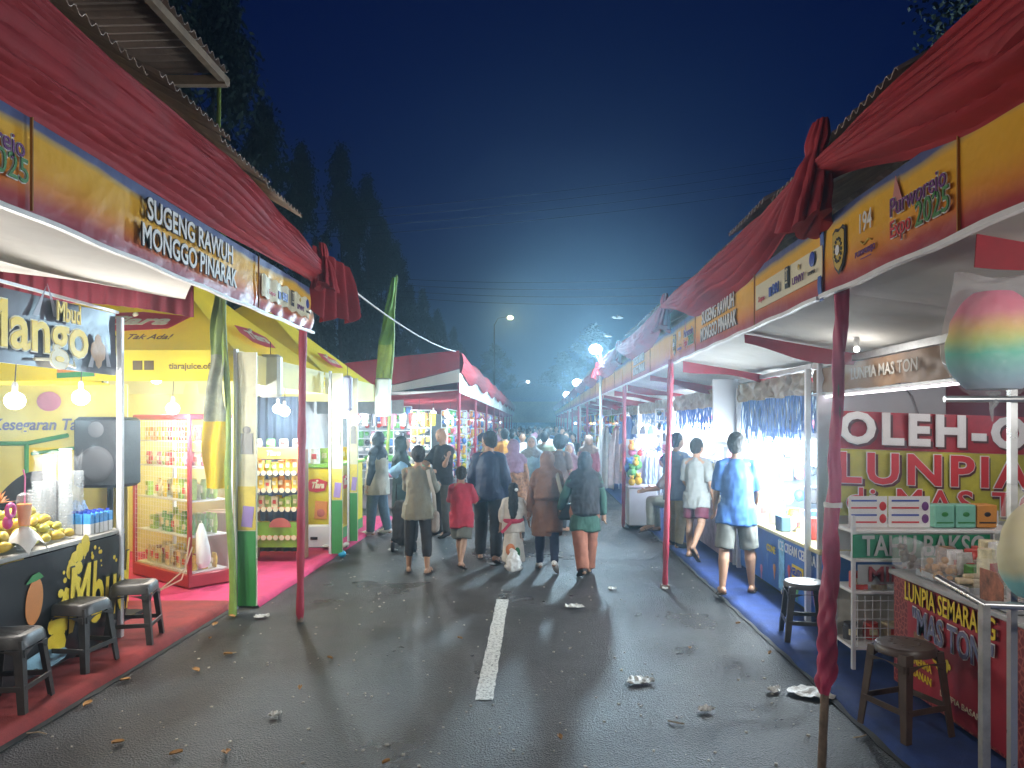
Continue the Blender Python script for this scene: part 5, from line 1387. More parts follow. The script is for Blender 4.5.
mb = MB(); mb.box((3.25, 7.1, .45), (.6, 1.3, .82), bev=.03); mb.build('freezer_body', white_pl, t)
mb = MB(); mb.box((3.2, 7.1, .875), (.55, 1.2, .02), Matrix.Rotation(R(6), 3, 'Y')); mb.build('glass_lid', M('lid_glass', (.35, .4, .42), .08, var=.1), t)
mb = MB(); mb.box((2.93, 7.0, .80), (.01, .55, .12)); sg = mb.build('red_sign', ink_red, t); lettering('ICE CREAM', .08, ink_yel, (2.92, 7.0, .80), xd2, up, sg, .003, fit=.42)
for k in range(9):
    place_pack(Vector((2.62+.1*(k % 2), 8.55-.26*k, .724)), ['tub', 'pouch', 'box'][k % 3], ['white', 'pink', 'cream', 'yellow', 'white', 'blue', 'red', 'white', 'cream'][k], (.13, .12, [.2, .15, .24][k % 3]), .2*k, 'ice_cream_tub', 'tub or pack of ice cream toppings standing along the blue counter', 'tub', 'tubs along the blue counter')
c = thing('cash_box', 'small dark box on the near edge of the blue counter', 'cash box', (2.55, 7.6, .72)); mb = MB(); mb.box((2.53, 7.55, .80), (.10, .20, .16), bev=.01); mb.build('box_body', M('slate_plastic', (.06, .12, .16), .4), c)
t = thing('ice_cream_stall', 'ice cream stall front with crinkled film valance and blue tinsel fringe', 'market stall', (3, 8, 0), 0, GS)
crumple_valance('valance', 2.5, 6.66, 9.05, 2.08, 2.29, silver_film, t, .03, 5)
mb = MB(); mb.box((2.51, 7.85, 2.33), (.05, 2.4, .04)); mb.build('valance_rail', steel, t)
def fringe(t, x, y0, y1, z0, z1, mat, seed=0, n=46):
    rnd = random.Random(seed); mb = MB()
    for k in range(n):
        y = y0+(y1-y0)*(k+.5)/n; w = (y1-y0)/n*.62; l = (z1-z0)*rnd.uniform(.72, 1.1); ph = rnd.uniform(0, 6); dx = rnd.uniform(-.03, .03)
        mb.sheet(lambda u, v: Vector((x+dx*v+.006*math.sin(v*9+ph), y+w*(u-.5)*2*.8+.008*math.sin(v*5+ph)*v, z1-l*v)), 1, 10, .003)
    return mb.build('tinsel_fringe', mat, t)
fringe(t, 2.52, 6.75, 9.0, 1.62, 2.09, tinsel, 1, 60); fringe(t, 2.60, 6.75, 9.0, 1.70, 2.09, M('silver_tinsel', (.55, .65, .75), .2, metal=.5, var=.3), 2, 40)
mb = MB(); mb.box((2.50, 9.08, 1.15), (.05, .05, 2.2)); mb.build('stall_post', steel_w, t)
mb = MB(); mb.box((3.9, 9.15, 1.2), (2.8, .04, 2.2)); mb.build('rear_wall', M('blue_white_wall', (.50, .60, .70), .6, var=.1), t)
mb = MB(); mb.box((5.3, 7.8, 1.2), (.04, 2.6, 2.2)); mb.build('side_wall', wall_w, t)
goods_rack(2.9, 4.8, 8.7, 8.7, .8, 1.9, 'crowded shelf of pale bags at the back of the ice cream stall', ['white', 'blue', 'pink', 'black', 'white'], 14, 0, 'racks of the right stalls', 4, .14)

# ---- next stalls on the right
def right_stall(y0, y1, label, film, walls=True, seed=0):
    t = thing('market_stall', label, 'market stall', (3, y0, 0), 0, GS)
    crumple_valance('valance', 2.5, y0+.05, y1-.05, 2.05, 2.30, film, t, .03, seed)
    fringe(t, 2.53, y0+.1, y1-.1, 1.75, 2.06, tinsel, seed, 40)
    mb = MB(); mb.box((4.2, y0+.06, 1.2), (3.4, .03, 2.4)); mb.build('side_wall', wall_w, t)
    mb = MB(); mb.box((2.5, y0, 1.15), (.05, .05, 2.3)); mb.build('stall_post', steel_w, t)
    mb = MB(); mb.box((5.2, (y0+y1)/2, 1.2), (.03, y1-y0, 2.4)); mb.build('rear_wall', wall_w, t)
    return t
right_stall(9.25, 13.3, 'brightly lit toy and trinket stall with film valance where two men shop', silver_film, seed=11)
mb = MB(); mb.box((2.36, 9.20, 1.98), (.30, .05, .78), bev=.005); o = mb.build('partition_board', wall_w); tag(o, 'plain white board hanging between the first two film valances', 'board')
right_stall(13.4, 17.6, 'clothes stall behind the white freezer table', silver_film, seed=12)
right_stall(17.8, 24.0, 'far right stall beyond the clothes stall', silver_film, seed=13)
right_stall(24.2, 34.0, 'farther right stall under the small floodlights', silver_film, seed=15)
right_stall(34.2, 50.0, 'farthest stall of the right row', silver_film, seed=16)
t = thing('trinket_counter', 'long white counter of trinkets in the brightest right stall', 'counter', (2.7, 11.3, 0))
mb = MB(); mb.box((2.8, 11.2, .40), (.6, 3.6, .7)); cb3 = mb.build('counter_body', M('mauve_print', (.35, .25, .33), .5, var=.6, vs=6), t); mb = MB(); mb.box((2.8, 11.2, .765), (.66, 3.65, .03)); mb.build('counter_top', white_pl, t)
goods_rack(2.6, 2.6, 9.6, 12.9, .79, 1.30, 'low rack of glittering trinkets on the white counter', ['white', 'pink', 'cream', 'blue', 'white'], 15, 0, 'racks of the right stalls', 2, .13)
goods_rack(3.0, 4.8, 12.9, 12.9, .6, 2.0, 'pale back rack of the brightest right stall', ['white', 'cream', 'pink', 'blue', 'white'], 16, 0, 'racks of the right stalls', 5, .16)
goods_rack(2.75, 2.3, 13.9, 14.1, .8, 2.1, 'rack of violet and blue trinkets beside the neon light', ['blue', 'pink', 'black', 'white', 'blue'], 17, 0, 'racks of the right stalls', 6, .10)
goods_rack(2.3, 2.3, 18.2, 24.5, .3, 2.1, 'colourful rack along the right road edge', ['white', 'pink', 'orange', 'green', 'blue', 'red'], 18, 0, 'racks of the right stalls', 6, .15)
goods_rack(2.25, 2.25, 25, 36, .3, 2.2, 'farther colourful rack along the right road edge', ['white', 'pink', 'orange', 'yellow', 'blue', 'red'], 19, 0, 'racks of the right stalls', 5, .22)
# neon
t = thing('neon_light', 'violet neon bar glowing behind the second red pole', 'neon light', (1.98, 12.2, 1.3)); mb = MB(); mb.box((2.12, 12.6, 1.28), (.42, .03, .035), bev=.01); mb.build('lit_bar', glow('violet_neon', (.50, .18, 1), 22), t)
mb = MB(); mb.cyl((2.12, 12.62, .05), (2.12, 12.62, 1.27), .015); mb.build('neon_stand', steel, t); lamp((2.1, 12.4, 1.3), 10, (.45, .15, 1), .1, parent=t)
# white freezer table with toys
t = thing('chest_freezer', 'plain white chest at the road edge with toys on top', 'freezer', (1.85, 13.0, 0))
mb = MB(); mb.box((1.86, 13.0, .39), (.50, .5, .66), bev=.015); mb.build('freezer_body', M('chest_white', (.62, .66, .64), .5, var=.06), t); mb = MB(); mb.box((1.86, 13.0, .735), (.53, .53, .035), bev=.008); mb.build('freezer_lid', white_pl, t); mb = MB(); mb.box((1.86, 13, .04), (.46, .46, .04)); mb.build('freezer_feet', black_pl, t)
toyc = [('green', 1.70, 12.95, .95, .09), ('yellow', 1.80, 12.9, .83, .07), ('yellow', 1.68, 12.85, .81, .06), ('blue', 1.66, 13.05, 1.05, .09), ('green', 1.80, 13.05, 1.10, .09), ('yellow', 1.76, 12.9, 1.14, .05), ('blue', 1.75, 13.1, .9, .09), ('pink', 1.72, 13.1, 1.32, .07), ('white', 1.78, 13.0, 1.42, .08), ('orange', 1.68, 12.9, 1.42, .06), ('red', 1.85, 13.05, 1.30, .05)]
lab = ['green plush toy in the middle of the pile on the white chest', 'yellow round plush toy at the right foot of the pile', 'yellow round plush toy at the left foot of the pile', 'blue plush toy at the left of the pile', 'teal green plush toy at the right of the pile', 'small yellow plush toy near the middle of the pile', 'blue plush toy low behind the green one', 'pink plush toy near the top of the pile', 'white plush toy at the top of the pile', 'orange plush toy at the top left of the pile', 'small red plush toy at the right upper edge of the pile']
for (c, x, y, z, r), l in zip(toyc, lab):
    q = thing('plush_toy', l, 'toy', (x, y, z)); mt = M('plush_'+c, pack_cols[c], .9, var=.2, vs=20, bump=.4, bs=90)
    mb = MB(); mb.ball((x, y, z), r, 14, 10, sz=1.05); mb.build('toy_body', mt, q)
    mb = MB(); mb.ball((x, y-.01, z+r*1.3), r*.62, 12, 8); hd_ = mb.build('toy_head', mt, q)
    for s in (-1, 1):
        mb = MB(); mb.ball((x+s*r*.5, y, z+r*1.8), r*.24, 8, 6); mb.build('ear', mt, hd_)
t = thing('toy_rack', 'slim rack behind the plush toys on the white chest', 'rack', (1.8, 13.2, .75)); mb = MB(); mb.box((1.76, 13.2, 1.15), (.36, .02, .8)); mb.build('rack_panel', M('pale_rack', (.5, .5, .5), .6), t)
def hang_cloth(x, y, z1, z0, w, mat, label, group=None, rz=0):
    t = thing('hanging_garment', label, 'garment', (x, y, z1), rz, group)
    mb = MB(); cx, sx_ = math.cos(rz), math.sin(rz)
    def fn(u, v):
        k = .55+.45*min(1, v*4); xx = (u-.5)*w*k*(1+.15*v); yy = .05*math.sin(u*16+3*v)*(.4+v)
        return Vector((x+xx*cx-yy*sx_, y+xx*sx_+yy*cx, z1-.04+.04*math.cos((u-.5)*5)-(z1-z0)*v+.02*math.sin(u*9)*v))
    mb.sheet(fn, 26, 16, .02); mb.build('garment_body', mat, t)
    mb = MB(); mb.tube([(x-.12*cx, y-.12*sx_, z1-.02), (x, y, z1+.05), (x+.12*cx, y+.12*sx_, z1-.02)], .006, 6); mb.tube([(x, y, z1+.05), (x, y, z1+.16)], .005, 6); mb.build('hanger', black_pl, t)
for k in range(3): hang_cloth(2.02+.10*k, 13.15+.02*k, 1.35, .62, .16, M('pale_blue_cloth', (.42, .52, .62), .8, var=.2), 'pale blue garment hanging right of the plush toys', 'pale blue garments by the plush toys')
beige = M('beige_cloth', (.42, .36, .32), .85, var=.2, vs=8); orangec = M('orange_cloth', (.55, .25, .10), .85, var=.3, vs=8)
hang_cloth(1.62, 17.2, 1.75, .35, .40, beige, 'long beige robe hanging nearest the road on the right', None, .5); hang_cloth(1.90, 17.3, 1.7, .45, .36, M('rose_beige_cloth', (.40, .27, .25), .85, var=.25, vs=9), 'rose beige robe hanging behind the long beige one', None, .5); hang_cloth(2.12, 17.0, 1.35, .8, .26, orangec, 'short orange garment hanging right of the beige robes', None, .2)
t = thing('clothes_rail', 'metal clothes rail carrying the beige robes', 'clothes rail', (1.9, 17.2, 0)); mb = MB(); mb.tube([(1.4, 17.2, .02), (1.4, 17.2, 1.91), (2.35, 17.2, 1.91), (2.35, 17.2, .02)], .014, 8); mb.build('rail', steel, t)
for k, c in enumerate(['black', 'black', 'blue', 'pink', 'orange']):
    mb = MB(); x = 1.95+.16*k; mb.sheet(lambda u, v: Vector((x+.12*(u-.5), 14.5, 1.62+.17*math.sin(PI*(.1+.8*u))*v)), 10, 4, .05); o = mb.build('sun_hat', M('pack_'+c, pack_cols[c], .5)); tag(o, c+' hat hung on the panel behind the pale blue garments', 'hat', 'hats in the clothes stall' if c == 'black' else None)
hang_cloth(2.0, 16.0, 2.0, 1.45, .3, M('blue_hat_cloth', (.08, .12, .3), .8), 'dark blue shirt hanging high in the clothes stall')

# ---- cotton candy
def candy(cx, cy, z0, z1, w, ramp, label, tie=True):
    t = thing('cotton_candy_bag', label, 'cotton candy', (cx, cy, z0), 0, None)
    m = bpy.data.materials.new('candy_'+label[:7].strip().replace(' ', '_')); m.use_nodes = True
    nt = m.node_tree; b = nt.nodes['Principled BSDF']; tc = nt.nodes.new('ShaderNodeTexCoord'); sp = nt.nodes.new('ShaderNodeSeparateXYZ'); mr = nt.nodes.new('ShaderNodeMapRange'); mr.inputs[1].default_value = z0; mr.inputs[2].default_value = z1
    nz = nt.nodes.new('ShaderNodeTexNoise'); nz.inputs['Scale'].default_value = 9; ma = nt.nodes.new('ShaderNodeMath'); ma.operation = 'MULTIPLY_ADD'; ma.inputs[1].default_value = .05
    nt.links.new(tc.outputs['Object'], sp.inputs[0]); nt.links.new(tc.outputs['Object'], nz.inputs['Vector']); nt.links.new(nz.outputs[0], ma.inputs[0]); nt.links.new(sp.outputs[2], ma.inputs[2]); nt.links.new(ma.outputs[0], mr.inputs[0])
    r = nt.nodes.new('ShaderNodeValToRGB')
    r.color_ramp.elements[0].position = ramp[0][0]; r.color_ramp.elements[0].color = (*ramp[0][1], 1); r.color_ramp.elements[1].position = ramp[-1][0]; r.color_ramp.elements[1].color = (*ramp[-1][1], 1)
    for p, c in ramp[1:-1]: e = r.color_ramp.elements.new(p); e.color = (*c, 1)
    nt.links.new(mr.outputs[0], r.inputs[0]); nt.links.new(r.outputs[0], b.inputs['Base Color']); b.inputs['Roughness'].default_value = 1; b.inputs['Subsurface Weight'].default_value = .3; b.inputs['Subsurface Radius'].default_value = (.04, .04, .04); b.inputs['Subsurface Scale'].default_value = .3
    bn = nt.nodes.new('ShaderNodeTexNoise'); bn.inputs['Scale'].default_value = 28; bp = nt.nodes.new('ShaderNodeBump'); bp.inputs['Strength'].default_value = .2; bp.inputs['Distance'].default_value = .01; nt.links.new(tc.outputs['Object'], bn.inputs['Vector']); nt.links.new(bn.outputs[0], bp.inputs['Height']); nt.links.new(bp.outputs[0], b.inputs['Normal'])
    h = z1-z0; mb = MB(); N = 26; K = 36; rings = []
    for i in range(N+1):
        f = i/N; r0 = w/2*.93*(math.sin(PI*(.06+.9*f))**.38)*(1.05-.16*f)
        rings.append([Vector((cx+math.cos(2*PI*j/K)*r0*(1+.05*noise.noise(Vector((math.cos(2*PI*j/K)*2, math.sin(2*PI*j/K)*2, f*6)))), cy+math.sin(2*PI*j/K)*r0*.8, z0+.02+(h*.90)*f)) for j in range(K)])
    mb._rings(rings); mb.build('candy_floss', m, t)
    mb = MB(); rings = []; N = 40; K = 56
    for i in range(N+1):
        f = i/N
        if f < .5: rr = w/2*(1.0*math.sin(PI*(.03+.97*f))**.42)
        else: rr = w/2*(1.0-.22*(f-.5)*2)
        flat = 1-.55*max(0, (f-.72)/.28)
        ring = []
        for j in range(K):
            a = 2*PI*j/K
            q = rr*(1+.03*noise.noise(Vector((math.cos(a)*3, math.sin(a)*3, f*7)))+.012*math.sin(a*9+f*7))
            tip = .05*max(0, abs(math.cos(a))-.3)*max(0, (f-.9)/.1)
            ring.append(Vector((cx+math.cos(a)*q, cy+math.sin(a)*q*.82*flat, z0-.01+(h+.035)*f+tip)))
        rings.append(ring)
    mb._rings(rings); mb.build('clear_bag', thin_plastic('candy_film', .17), t)
    if tie:
        mb = MB(); mb.tube([(cx, cy, z0+.01), (cx, cy, z0-.015), (cx+.004, cy, z0-.03), (cx-.01, cy, z0-.06), (cx-.005, cy, z0-.11)], [.03, .010, .018, .008, .003], 10); mb.build('bag_tie', clear_cup, t)
    return t
candy(1.86, 3.0, 1.925, 2.36, .40, [(0, (.42, .40, .60)), (.22, (.28, .50, .60)), (.42, (.12, .62, .46)), (.56, (.62, .70, .20)), (.66, (.85, .58, .18)), (.80, (.85, .24, .34)), (1, (.88, .20, .36))], 'large rainbow cotton candy in a clear bag tied to a rod at the right edge')
candy(1.92, 2.8, 1.13, 1.52, .34, [(0, (.15, .62, .68)), (.25, (.22, .68, .72)), (.38, (.80, .78, .48)), (1, (.92, .80, .46))], 'pastel yellow and turquoise cotton candy bag resting on the lower rail', False)
t = thing('candy_stand', 'slim silver stand with rods carrying the cotton candy bags', 'display stand', (1.95, 2.9, 0))
mb = MB(); mb.cyl((1.66, 3.0, 1.905), (2.3, 3.0, 1.905), .013); mb.build('rod', silverm, t)
mb = MB(); mb.box((1.96, 3.04, 1.0), (.028, .028, 2.0)); mb.build('upright', silverm, t)
mb = MB(); mb.box((1.70, 2.8, .56), (.030, .030, 1.12)); mb.build('upright', steel, t)
mb = MB(); mb.tube([(1.66, 3.05, 1.17), (1.70, 2.8, 1.12), (2.3, 2.78, 1.10)], .015, 10); mb.build('rail', silverm, t)
# ================================================================== PEOPLE
def fuse(mb, mat, voxel=.009, amp=0.0, freq=(18, 18, 7), smooth=2, seed=0, name='body'):
    me = bpy.data.meshes.new('tmp'); me.from_pydata(mb.v, [], mb.f); me.update()
    bm = bmesh.new(); bm.from_mesh(me); bmesh.ops.recalc_face_normals(bm, faces=bm.faces); bm.to_mesh(me); bm.free()
    o = bpy.data.objects.new('tmp', me); COL.objects.link(o)
    m = o.modifiers.new('r', 'REMESH'); m.mode = 'VOXEL'; m.voxel_size = voxel; m.adaptivity = 0
    if smooth:
        s = o.modifiers.new('s', 'SMOOTH'); s.factor = .5; s.iterations = smooth
    bpy.context.view_layer.update()
    dg = bpy.context.evaluated_depsgraph_get()
    out = bpy.data.meshes.new_from_object(o.evaluated_get(dg))
    bpy.data.objects.remove(o); bpy.data.meshes.remove(me)
    if amp:
        off = Vector((seed*3.1, seed*1.7, 0))
        nrm = [v.normal.copy() for v in out.vertices]
        for v, n in zip(out.vertices, nrm):
            c = v.co
            q = Vector((c.x*freq[0], c.y*freq[1], c.z*freq[2]))+off
            k = noise.noise(q)+.5*noise.noise(q*2.1)
            q2 = Vector(((c.x+c.z*.6)*freq[0]*.5, c.y*freq[1]*.5, (c.z-c.x*.4)*freq[2]*2.6))+off
            k += .7*noise.noise(q2)
            v.co = c+n*amp*k
    out.materials.clear(); out.materials.append(mat)
    out.polygons.foreach_set('use_smooth', [True]*len(out.polygons))
    out.update(); out.name = name
    return out

def child(t, me, name):
    o = bpy.data.objects.new(name, me); COL.objects.link(o); o.parent = t; return o

def rotX(v, a): c, s = math.cos(a), math.sin(a); return Vector((v.x, v.y*c-v.z*s, v.y*s+v.z*c))
def rotY(v, a): c, s = math.cos(a), math.sin(a); return Vector((v.x*c+v.z*s, v.y, -v.x*s+v.z*c))
def rotZ(v, a): c, s = math.cos(a), math.sin(a); return Vector((v.x*c-v.y*s, v.x*s+v.y*c, v.z))

def capsule(mb, a, b, ra, rb, n=12):
    a, b = Vector(a), Vector(b)
    mb.tube([a, a.lerp(b, .5), b], [ra, (ra+rb)/2*1.02, rb], n); mb.ball(a, ra, n, 8); mb.ball(b, rb, n, 8)

class Pose:
    """local frame: the figure faces +Y, +X is its right-hand side"""
    def __init__(s, h, legL=(0, 0, 3), legR=(0, 0, 3), armL=(0, 8, 8), armR=(0, 8, 8), lean=0, head=0, tilt=0, sit=None, build=1.0, toes=None):
        s.h = h; s.b = build; H = h
        s.hip = {}; s.knee = {}; s.ank = {}; s.toe = {}; s.sh = {}; s.elb = {}; s.wr = {}; s.hd = {}
        thigh, shank = .245*H, .245*H
        pel = Vector((0, 0, .53*H)); hips = {}
        for k, sx, L in (('L', -1, legL), ('R', 1, legR)):
            d = rotX(Vector((0, 0, -1)), R(L[0])); d = rotY(d, R(-sx*L[2]))
            hip = Vector((sx*.052*H, 0, .53*H)); kn = hip+d*thigh
            d2 = rotX(Vector((0, 0, -1)), R(L[0]-L[1])); d2 = rotY(d2, R(-sx*L[2]*.6))
            an = kn+d2*shank
            s.hip[k], s.knee[k], s.ank[k] = hip, kn, an
        low = min(s.ank['L'].z, s.ank['R'].z); dz = .042*H-low
        for k in 'LR':
            for D in (s.hip, s.knee, s.ank): D[k] = D[k]+Vector((0, 0, dz))
        s.pel = pel+Vector((0, 0, dz))
        ln = R(lean)
        def up(p): q = p-s.pel; return s.pel+rotX(q, -ln)
        s.waist = up(s.pel+Vector((0, .0, .08*H))); s.chest = up(s.pel+Vector((0, -.005*H, .20*H)))
        s.shc = up(s.pel+Vector((0, -.008*H, .285*H))); s.neck = up(s.pel+Vector((0, -.004*H, .325*H)))
        s.head = up(s.pel+Vector((0, .012*H, .402*H))) 
        s.headyaw = R(head); s.tilt = R(tilt)
        for k, sx, A in (('L', -1, armL), ('R', 1, armR)):
            shd_ = up(s.pel+Vector((sx*.094*H*build**.5, -.008*H, .272*H)))
            d = rotX(Vector((0, 0, -1)), R(A[0])); d = rotY(d, R(-sx*A[1]))
            el = shd_+d*.165*H
            inw = A[3] if len(A) > 3 else 0
            f = rotX(Vector((0, 0, -1)), R(A[0]+A[2])); f = rotY(f, R(-sx*A[1]*.4)); f = rotZ(f, R(sx*inw))
            wr = el+f*.145*H
            s.sh[k], s.elb[k], s.wr[k], s.hd[k] = shd_, el, wr, f
        for k, sx in (('L', -1), ('R', 1)):
            raised = s.ank[k].z-.042*H
            pitch = min(R(55), raised*6)
            s.toe[k] = rotX(Vector((sx*.02*H, .115*H, -.026*H)), -pitch)

def head_mesh(mb, P):
    H = P.h; r = .0625*H; c = P.head
    N, K = 18, 26; rings = []
    for i in range(N+1):
        th = PI*i/N; z = -math.cos(th); rr = math.sin(th)
        ring = []
        for j in range(K):
            a = 2*PI*j/K; x, y = rr*math.cos(a), rr*math.sin(a)
            X = x*.80; Y = y*.98; Z = z*1.16
            if z < -.1: X *= 1+.28*(z+.1); Y = Y*(1+.25*(z+.1)) + (.10*(-z-.1) if y > 0 else .05*(z+.1)*-1)
            f = max(0, y)*rr
            Y += .20*math.exp(-((x/.14)**2+((z+.12)/.14)**2))*(y > 0)                # nose
            Y -= .09*math.exp(-(((abs(x)-.32)/.16)**2+((z-.05)/.10)**2))*(y > 0)     # eye sockets
            Y += .06*math.exp(-((x/.22)**2+((z+.45)/.09)**2))*(y > 0)                # lips
            Y += .05*math.exp(-((x/.2)**2+((z+.85)/.16)**2))*(y > 0)                 # chin
            ring.append(Vector((X, Y, Z))*r)
        rings.append(ring)
    def tf(v): v = rotX(v, P.tilt); v = rotZ(v, P.headyaw); return c+v
    mb._rings([[tf(v) for v in ring] for ring in rings])
    for sx in (-1, 1): mb.ball(tf(Vector((sx*.80*r, -.02*r, -.05*r))), .2*r, 8, 6, sx=.4, sz=1.4)
    return tf

def hand(mb, w, d, H, side, curl=25):
    d = d.normalized(); u = Vector((0, 1, 0)) if abs(d.y) < .8 else Vector((0, 0, 1))
    u = (u-d*u.dot(d)).normalized(); n = d.cross(u)*side     # u = across the palm
    L = .052*H
    mb.tube([w-d*.01*H, w+d*L*.4, w+d*L], [(.017*H, .011*H), (.023*H, .011*H), (.022*H, .009*H)], 10)
    for i, (o_, l) in enumerate(((-.017, .036), (-.006, .041), (.005, .038), (.0155, .030))):
        p = w+d*L*.96+u*o_*H; a = R(curl); d2 = (d*math.cos(a)+n*math.sin(a)); d3 = (d*math.cos(2*a)+n*math.sin(2*a))
        q = p+d2*l*H*.55; mb.tube([p-d*.006*H, p, q, q+d3*l*H*.5], [.0056*H, .0056*H, .0050*H, .0038*H], 8)
    p = w+d*L*.25+u*.018*H; q = p+(u*.7+d*.7+n*.3).normalized()*.024*H; mb.tube([p-u*.006*H, p, q, q+(d+n*.4).normalized()*.018*H], [.0075*H, .0070*H, .0060*H, .0045*H], 8)

def body(P, skin, voxel=.009, fingers=True):
    H = P.h; mb = MB(); b = P.b
    mb.tube([P.pel+Vector((0, 0, -.03*H)), P.pel+Vector((0, 0, .03*H)), P.waist, P.chest, P.shc, P.neck-Vector((0, 0, .005*H))],
            [(.080*H*b, .060*H*b), (.085*H*b, .062*H*b), (.070*H*b, .052*H*b), (.082*H*b, .058*H*b), (.074*H*b, .046*H*b), (.040*H, .035*H)], 20)
    mb.tube([P.shc+Vector((0, 0, .01*H)), P.neck, P.head+Vector((0, -.008*H, -.03*H))], [.040*H, .031*H, .030*H], 14)
    for k, sd in (('L', -1), ('R', 1)):
        capsule(mb, P.hip[k], P.knee[k], .050*H*b, .031*H*b); 
        mb.tube([P.knee[k], P.knee[k].lerp(P.ank[k], .3)+Vector((0, -.006*H, 0)), P.ank[k]], [.030*H*b, .032*H*b, .018*H], 12); mb.ball(P.ank[k], .019*H, 10, 6)
        t = P.toe[k]; a = P.ank[k]
        heel = a-t*.22+Vector((0, 0, -.022*H)); mb.ball(heel, .020*H, 10, 8)
        mb.tube([a+Vector((0, 0, -.012*H)), a+t*.45+Vector((0, 0, -.002*H)), a+t*.95], [(.021*H, .020*H), (.024*H, .016*H), (.022*H, .009*H)], 12)
        mb.tube([heel, a+t*.5+Vector((0, 0, -.012*H)), a+t*1.0], [.015*H, .016*H, .010*H], 10)
        capsule(mb, P.sh[k], P.elb[k], .030*H*b, .0225*H*b); capsule(mb, P.elb[k], P.wr[k], .0225*H*b, .0145*H)
        if fingers: hand(mb, P.wr[k], P.hd[k], H, sd)
        else: mb.tube([P.wr[k], P.wr[k]+P.hd[k]*.09*H], [(.016*H, .012*H), (.018*H, .009*H)], 8)
        mb.tube([P.shc, P.sh[k]], [.045*H, .032*H], 10)
    head_mesh(mb, P)
    return fuse(mb, skin, voxel, 0, smooth=1, name='body')

def top(P, mat, hem=.44, sleeve=1.0, loose=.018, flare=1.0, voxel=.012, amp=.008, name='shirt', seed=0, collar=True):
    "hem = height of the hem as a fraction of the figure; sleeve 0..2 (1 = elbow, 2 = wrist)"
    H = P.h; b = P.b; mb = MB(); L = loose*H
    zh = hem*H; down = P.pel.z-zh
    pts = []; rs = []
    if down > 0:
        n_ = 3
        for i in range(n_, 0, -1):
            f = i/n_; pts.append(P.pel+Vector((0, 0, -down*f))); rs.append(((.088*H*b+L)*(1+(flare-1)*f), (.066*H*b+L)*(1+(flare-1)*f)))
    pts += [P.pel+Vector((0, 0, .005*H)), P.waist, P.chest, P.shc, P.neck-Vector((0, 0, .004*H))]
    rs += [(.087*H*b+L, .064*H*b+L), (.074*H*b+L*1.3, .056*H*b+L*1.3), (.084*H*b+L*.8, .060*H*b+L*.8), (.072*H*b+L*.4, .048*H*b+L*.4), (.036*H, .034*H)]
    mb.tube(pts, rs, 26)
    for k in 'LR':
        a, e, w = P.sh[k], P.elb[k], P.wr[k]
        mb.tube([P.neck-Vector((0, 0, .028*H)), a+Vector((0, 0, .004*H))], [.034*H, .032*H*b+L*.15], 14); mb.ball(a, .033*H*b+L*.2, 14, 8)
        if sleeve <= 1: mb.tube([a, a.lerp(e, sleeve)], [.033*H*b+L*.2, .030*H*b+L*.8], 16)
        else:
            mb.tube([a, e], [.033*H*b+L*.2, .026*H*b+L*.6], 16); mb.ball(e, .026*H*b+L*.6, 14, 8)
            mb.tube([e, e.lerp(w, min(1, sleeve-1))], [.026*H*b+L*.6, .019*H+L*.5], 16)
    if down > 0:
        for k in 'LR':
            f = min(.85, down/(.245*H)); q = P.hip[k].lerp(P.knee[k], f)
            mb.tube([P.waist.lerp(P.hip[k], .35), P.hip[k]+Vector((0, 0, .01*H)), q], [.035*H*b, .050*H*b+L, .052*H*b+L*1.25], 18)
    return fuse(mb, mat, voxel, amp, seed=seed, name=name)

def trousers(P, mat, length=2.0, loose=.012, voxel=.012, amp=.006, name='trousers', seed=0, wide=1.0):
    "length 1 = knee, 2 = ankle"
    H = P.h; b = P.b; mb = MB(); L = loose*H
    mb.tube([P.pel+Vector((0, 0, -.05*H)), P.pel+Vector((0, 0, .0)), P.waist-Vector((0, 0, .02*H))], [(.080*H*b+L, .060*H*b+L), (.086*H*b+L, .064*H*b+L), (.074*H*b+L, .056*H*b+L)], 22)
    for k in 'LR':
        h_, kn, an = P.hip[k], P.knee[k], P.ank[k]
        mb.ball(h_, .050*H*b+L, 14, 8)
        if length <= 1.1: mb.tube([h_, h_.lerp(kn, length)], [.050*H*b+L, (.040*H*b+L*1.6)*wide], 18)
        else:
            mb.tube([h_, kn], [.050*H*b+L, .033*H*b+L], 18); mb.ball(kn, .033*H*b+L, 14, 8)
            f = min(1, length-1); mb.tube([kn, kn.lerp(an, f*.5), kn.lerp(an, f)], [.033*H*b+L, (.032*H*b+L*.8), (.022*H*b+L)*wide], 18)
    return fuse(mb, mat, voxel, amp, seed=seed, name=name)

def skirt(P, mat, z0=.08, z1=.56, r0=.12, r1=.085, amp=.012, name='skirt', seed=0, voxel=.012):
    H = P.h; mb = MB(); c = P.pel; mid = (P.ank['L']+P.ank['R'])/2
    pts = []; rs = []
    for i in range(7):
        f = i/6; z = (z0+(z1-z0)*f)*H; g = 1-f
        pts.append(Vector((mid.x*g*.6+c.x*(1-g*.6), mid.y*g*.6+c.y*(1-g*.6), z))); r = (r0+(r1-r0)*f)*H; rs.append((r, r*.78))
    mb.tube(pts, rs, 28)
    return fuse(mb, mat, voxel, amp, freq=(22, 22, 3), seed=seed, name=name)

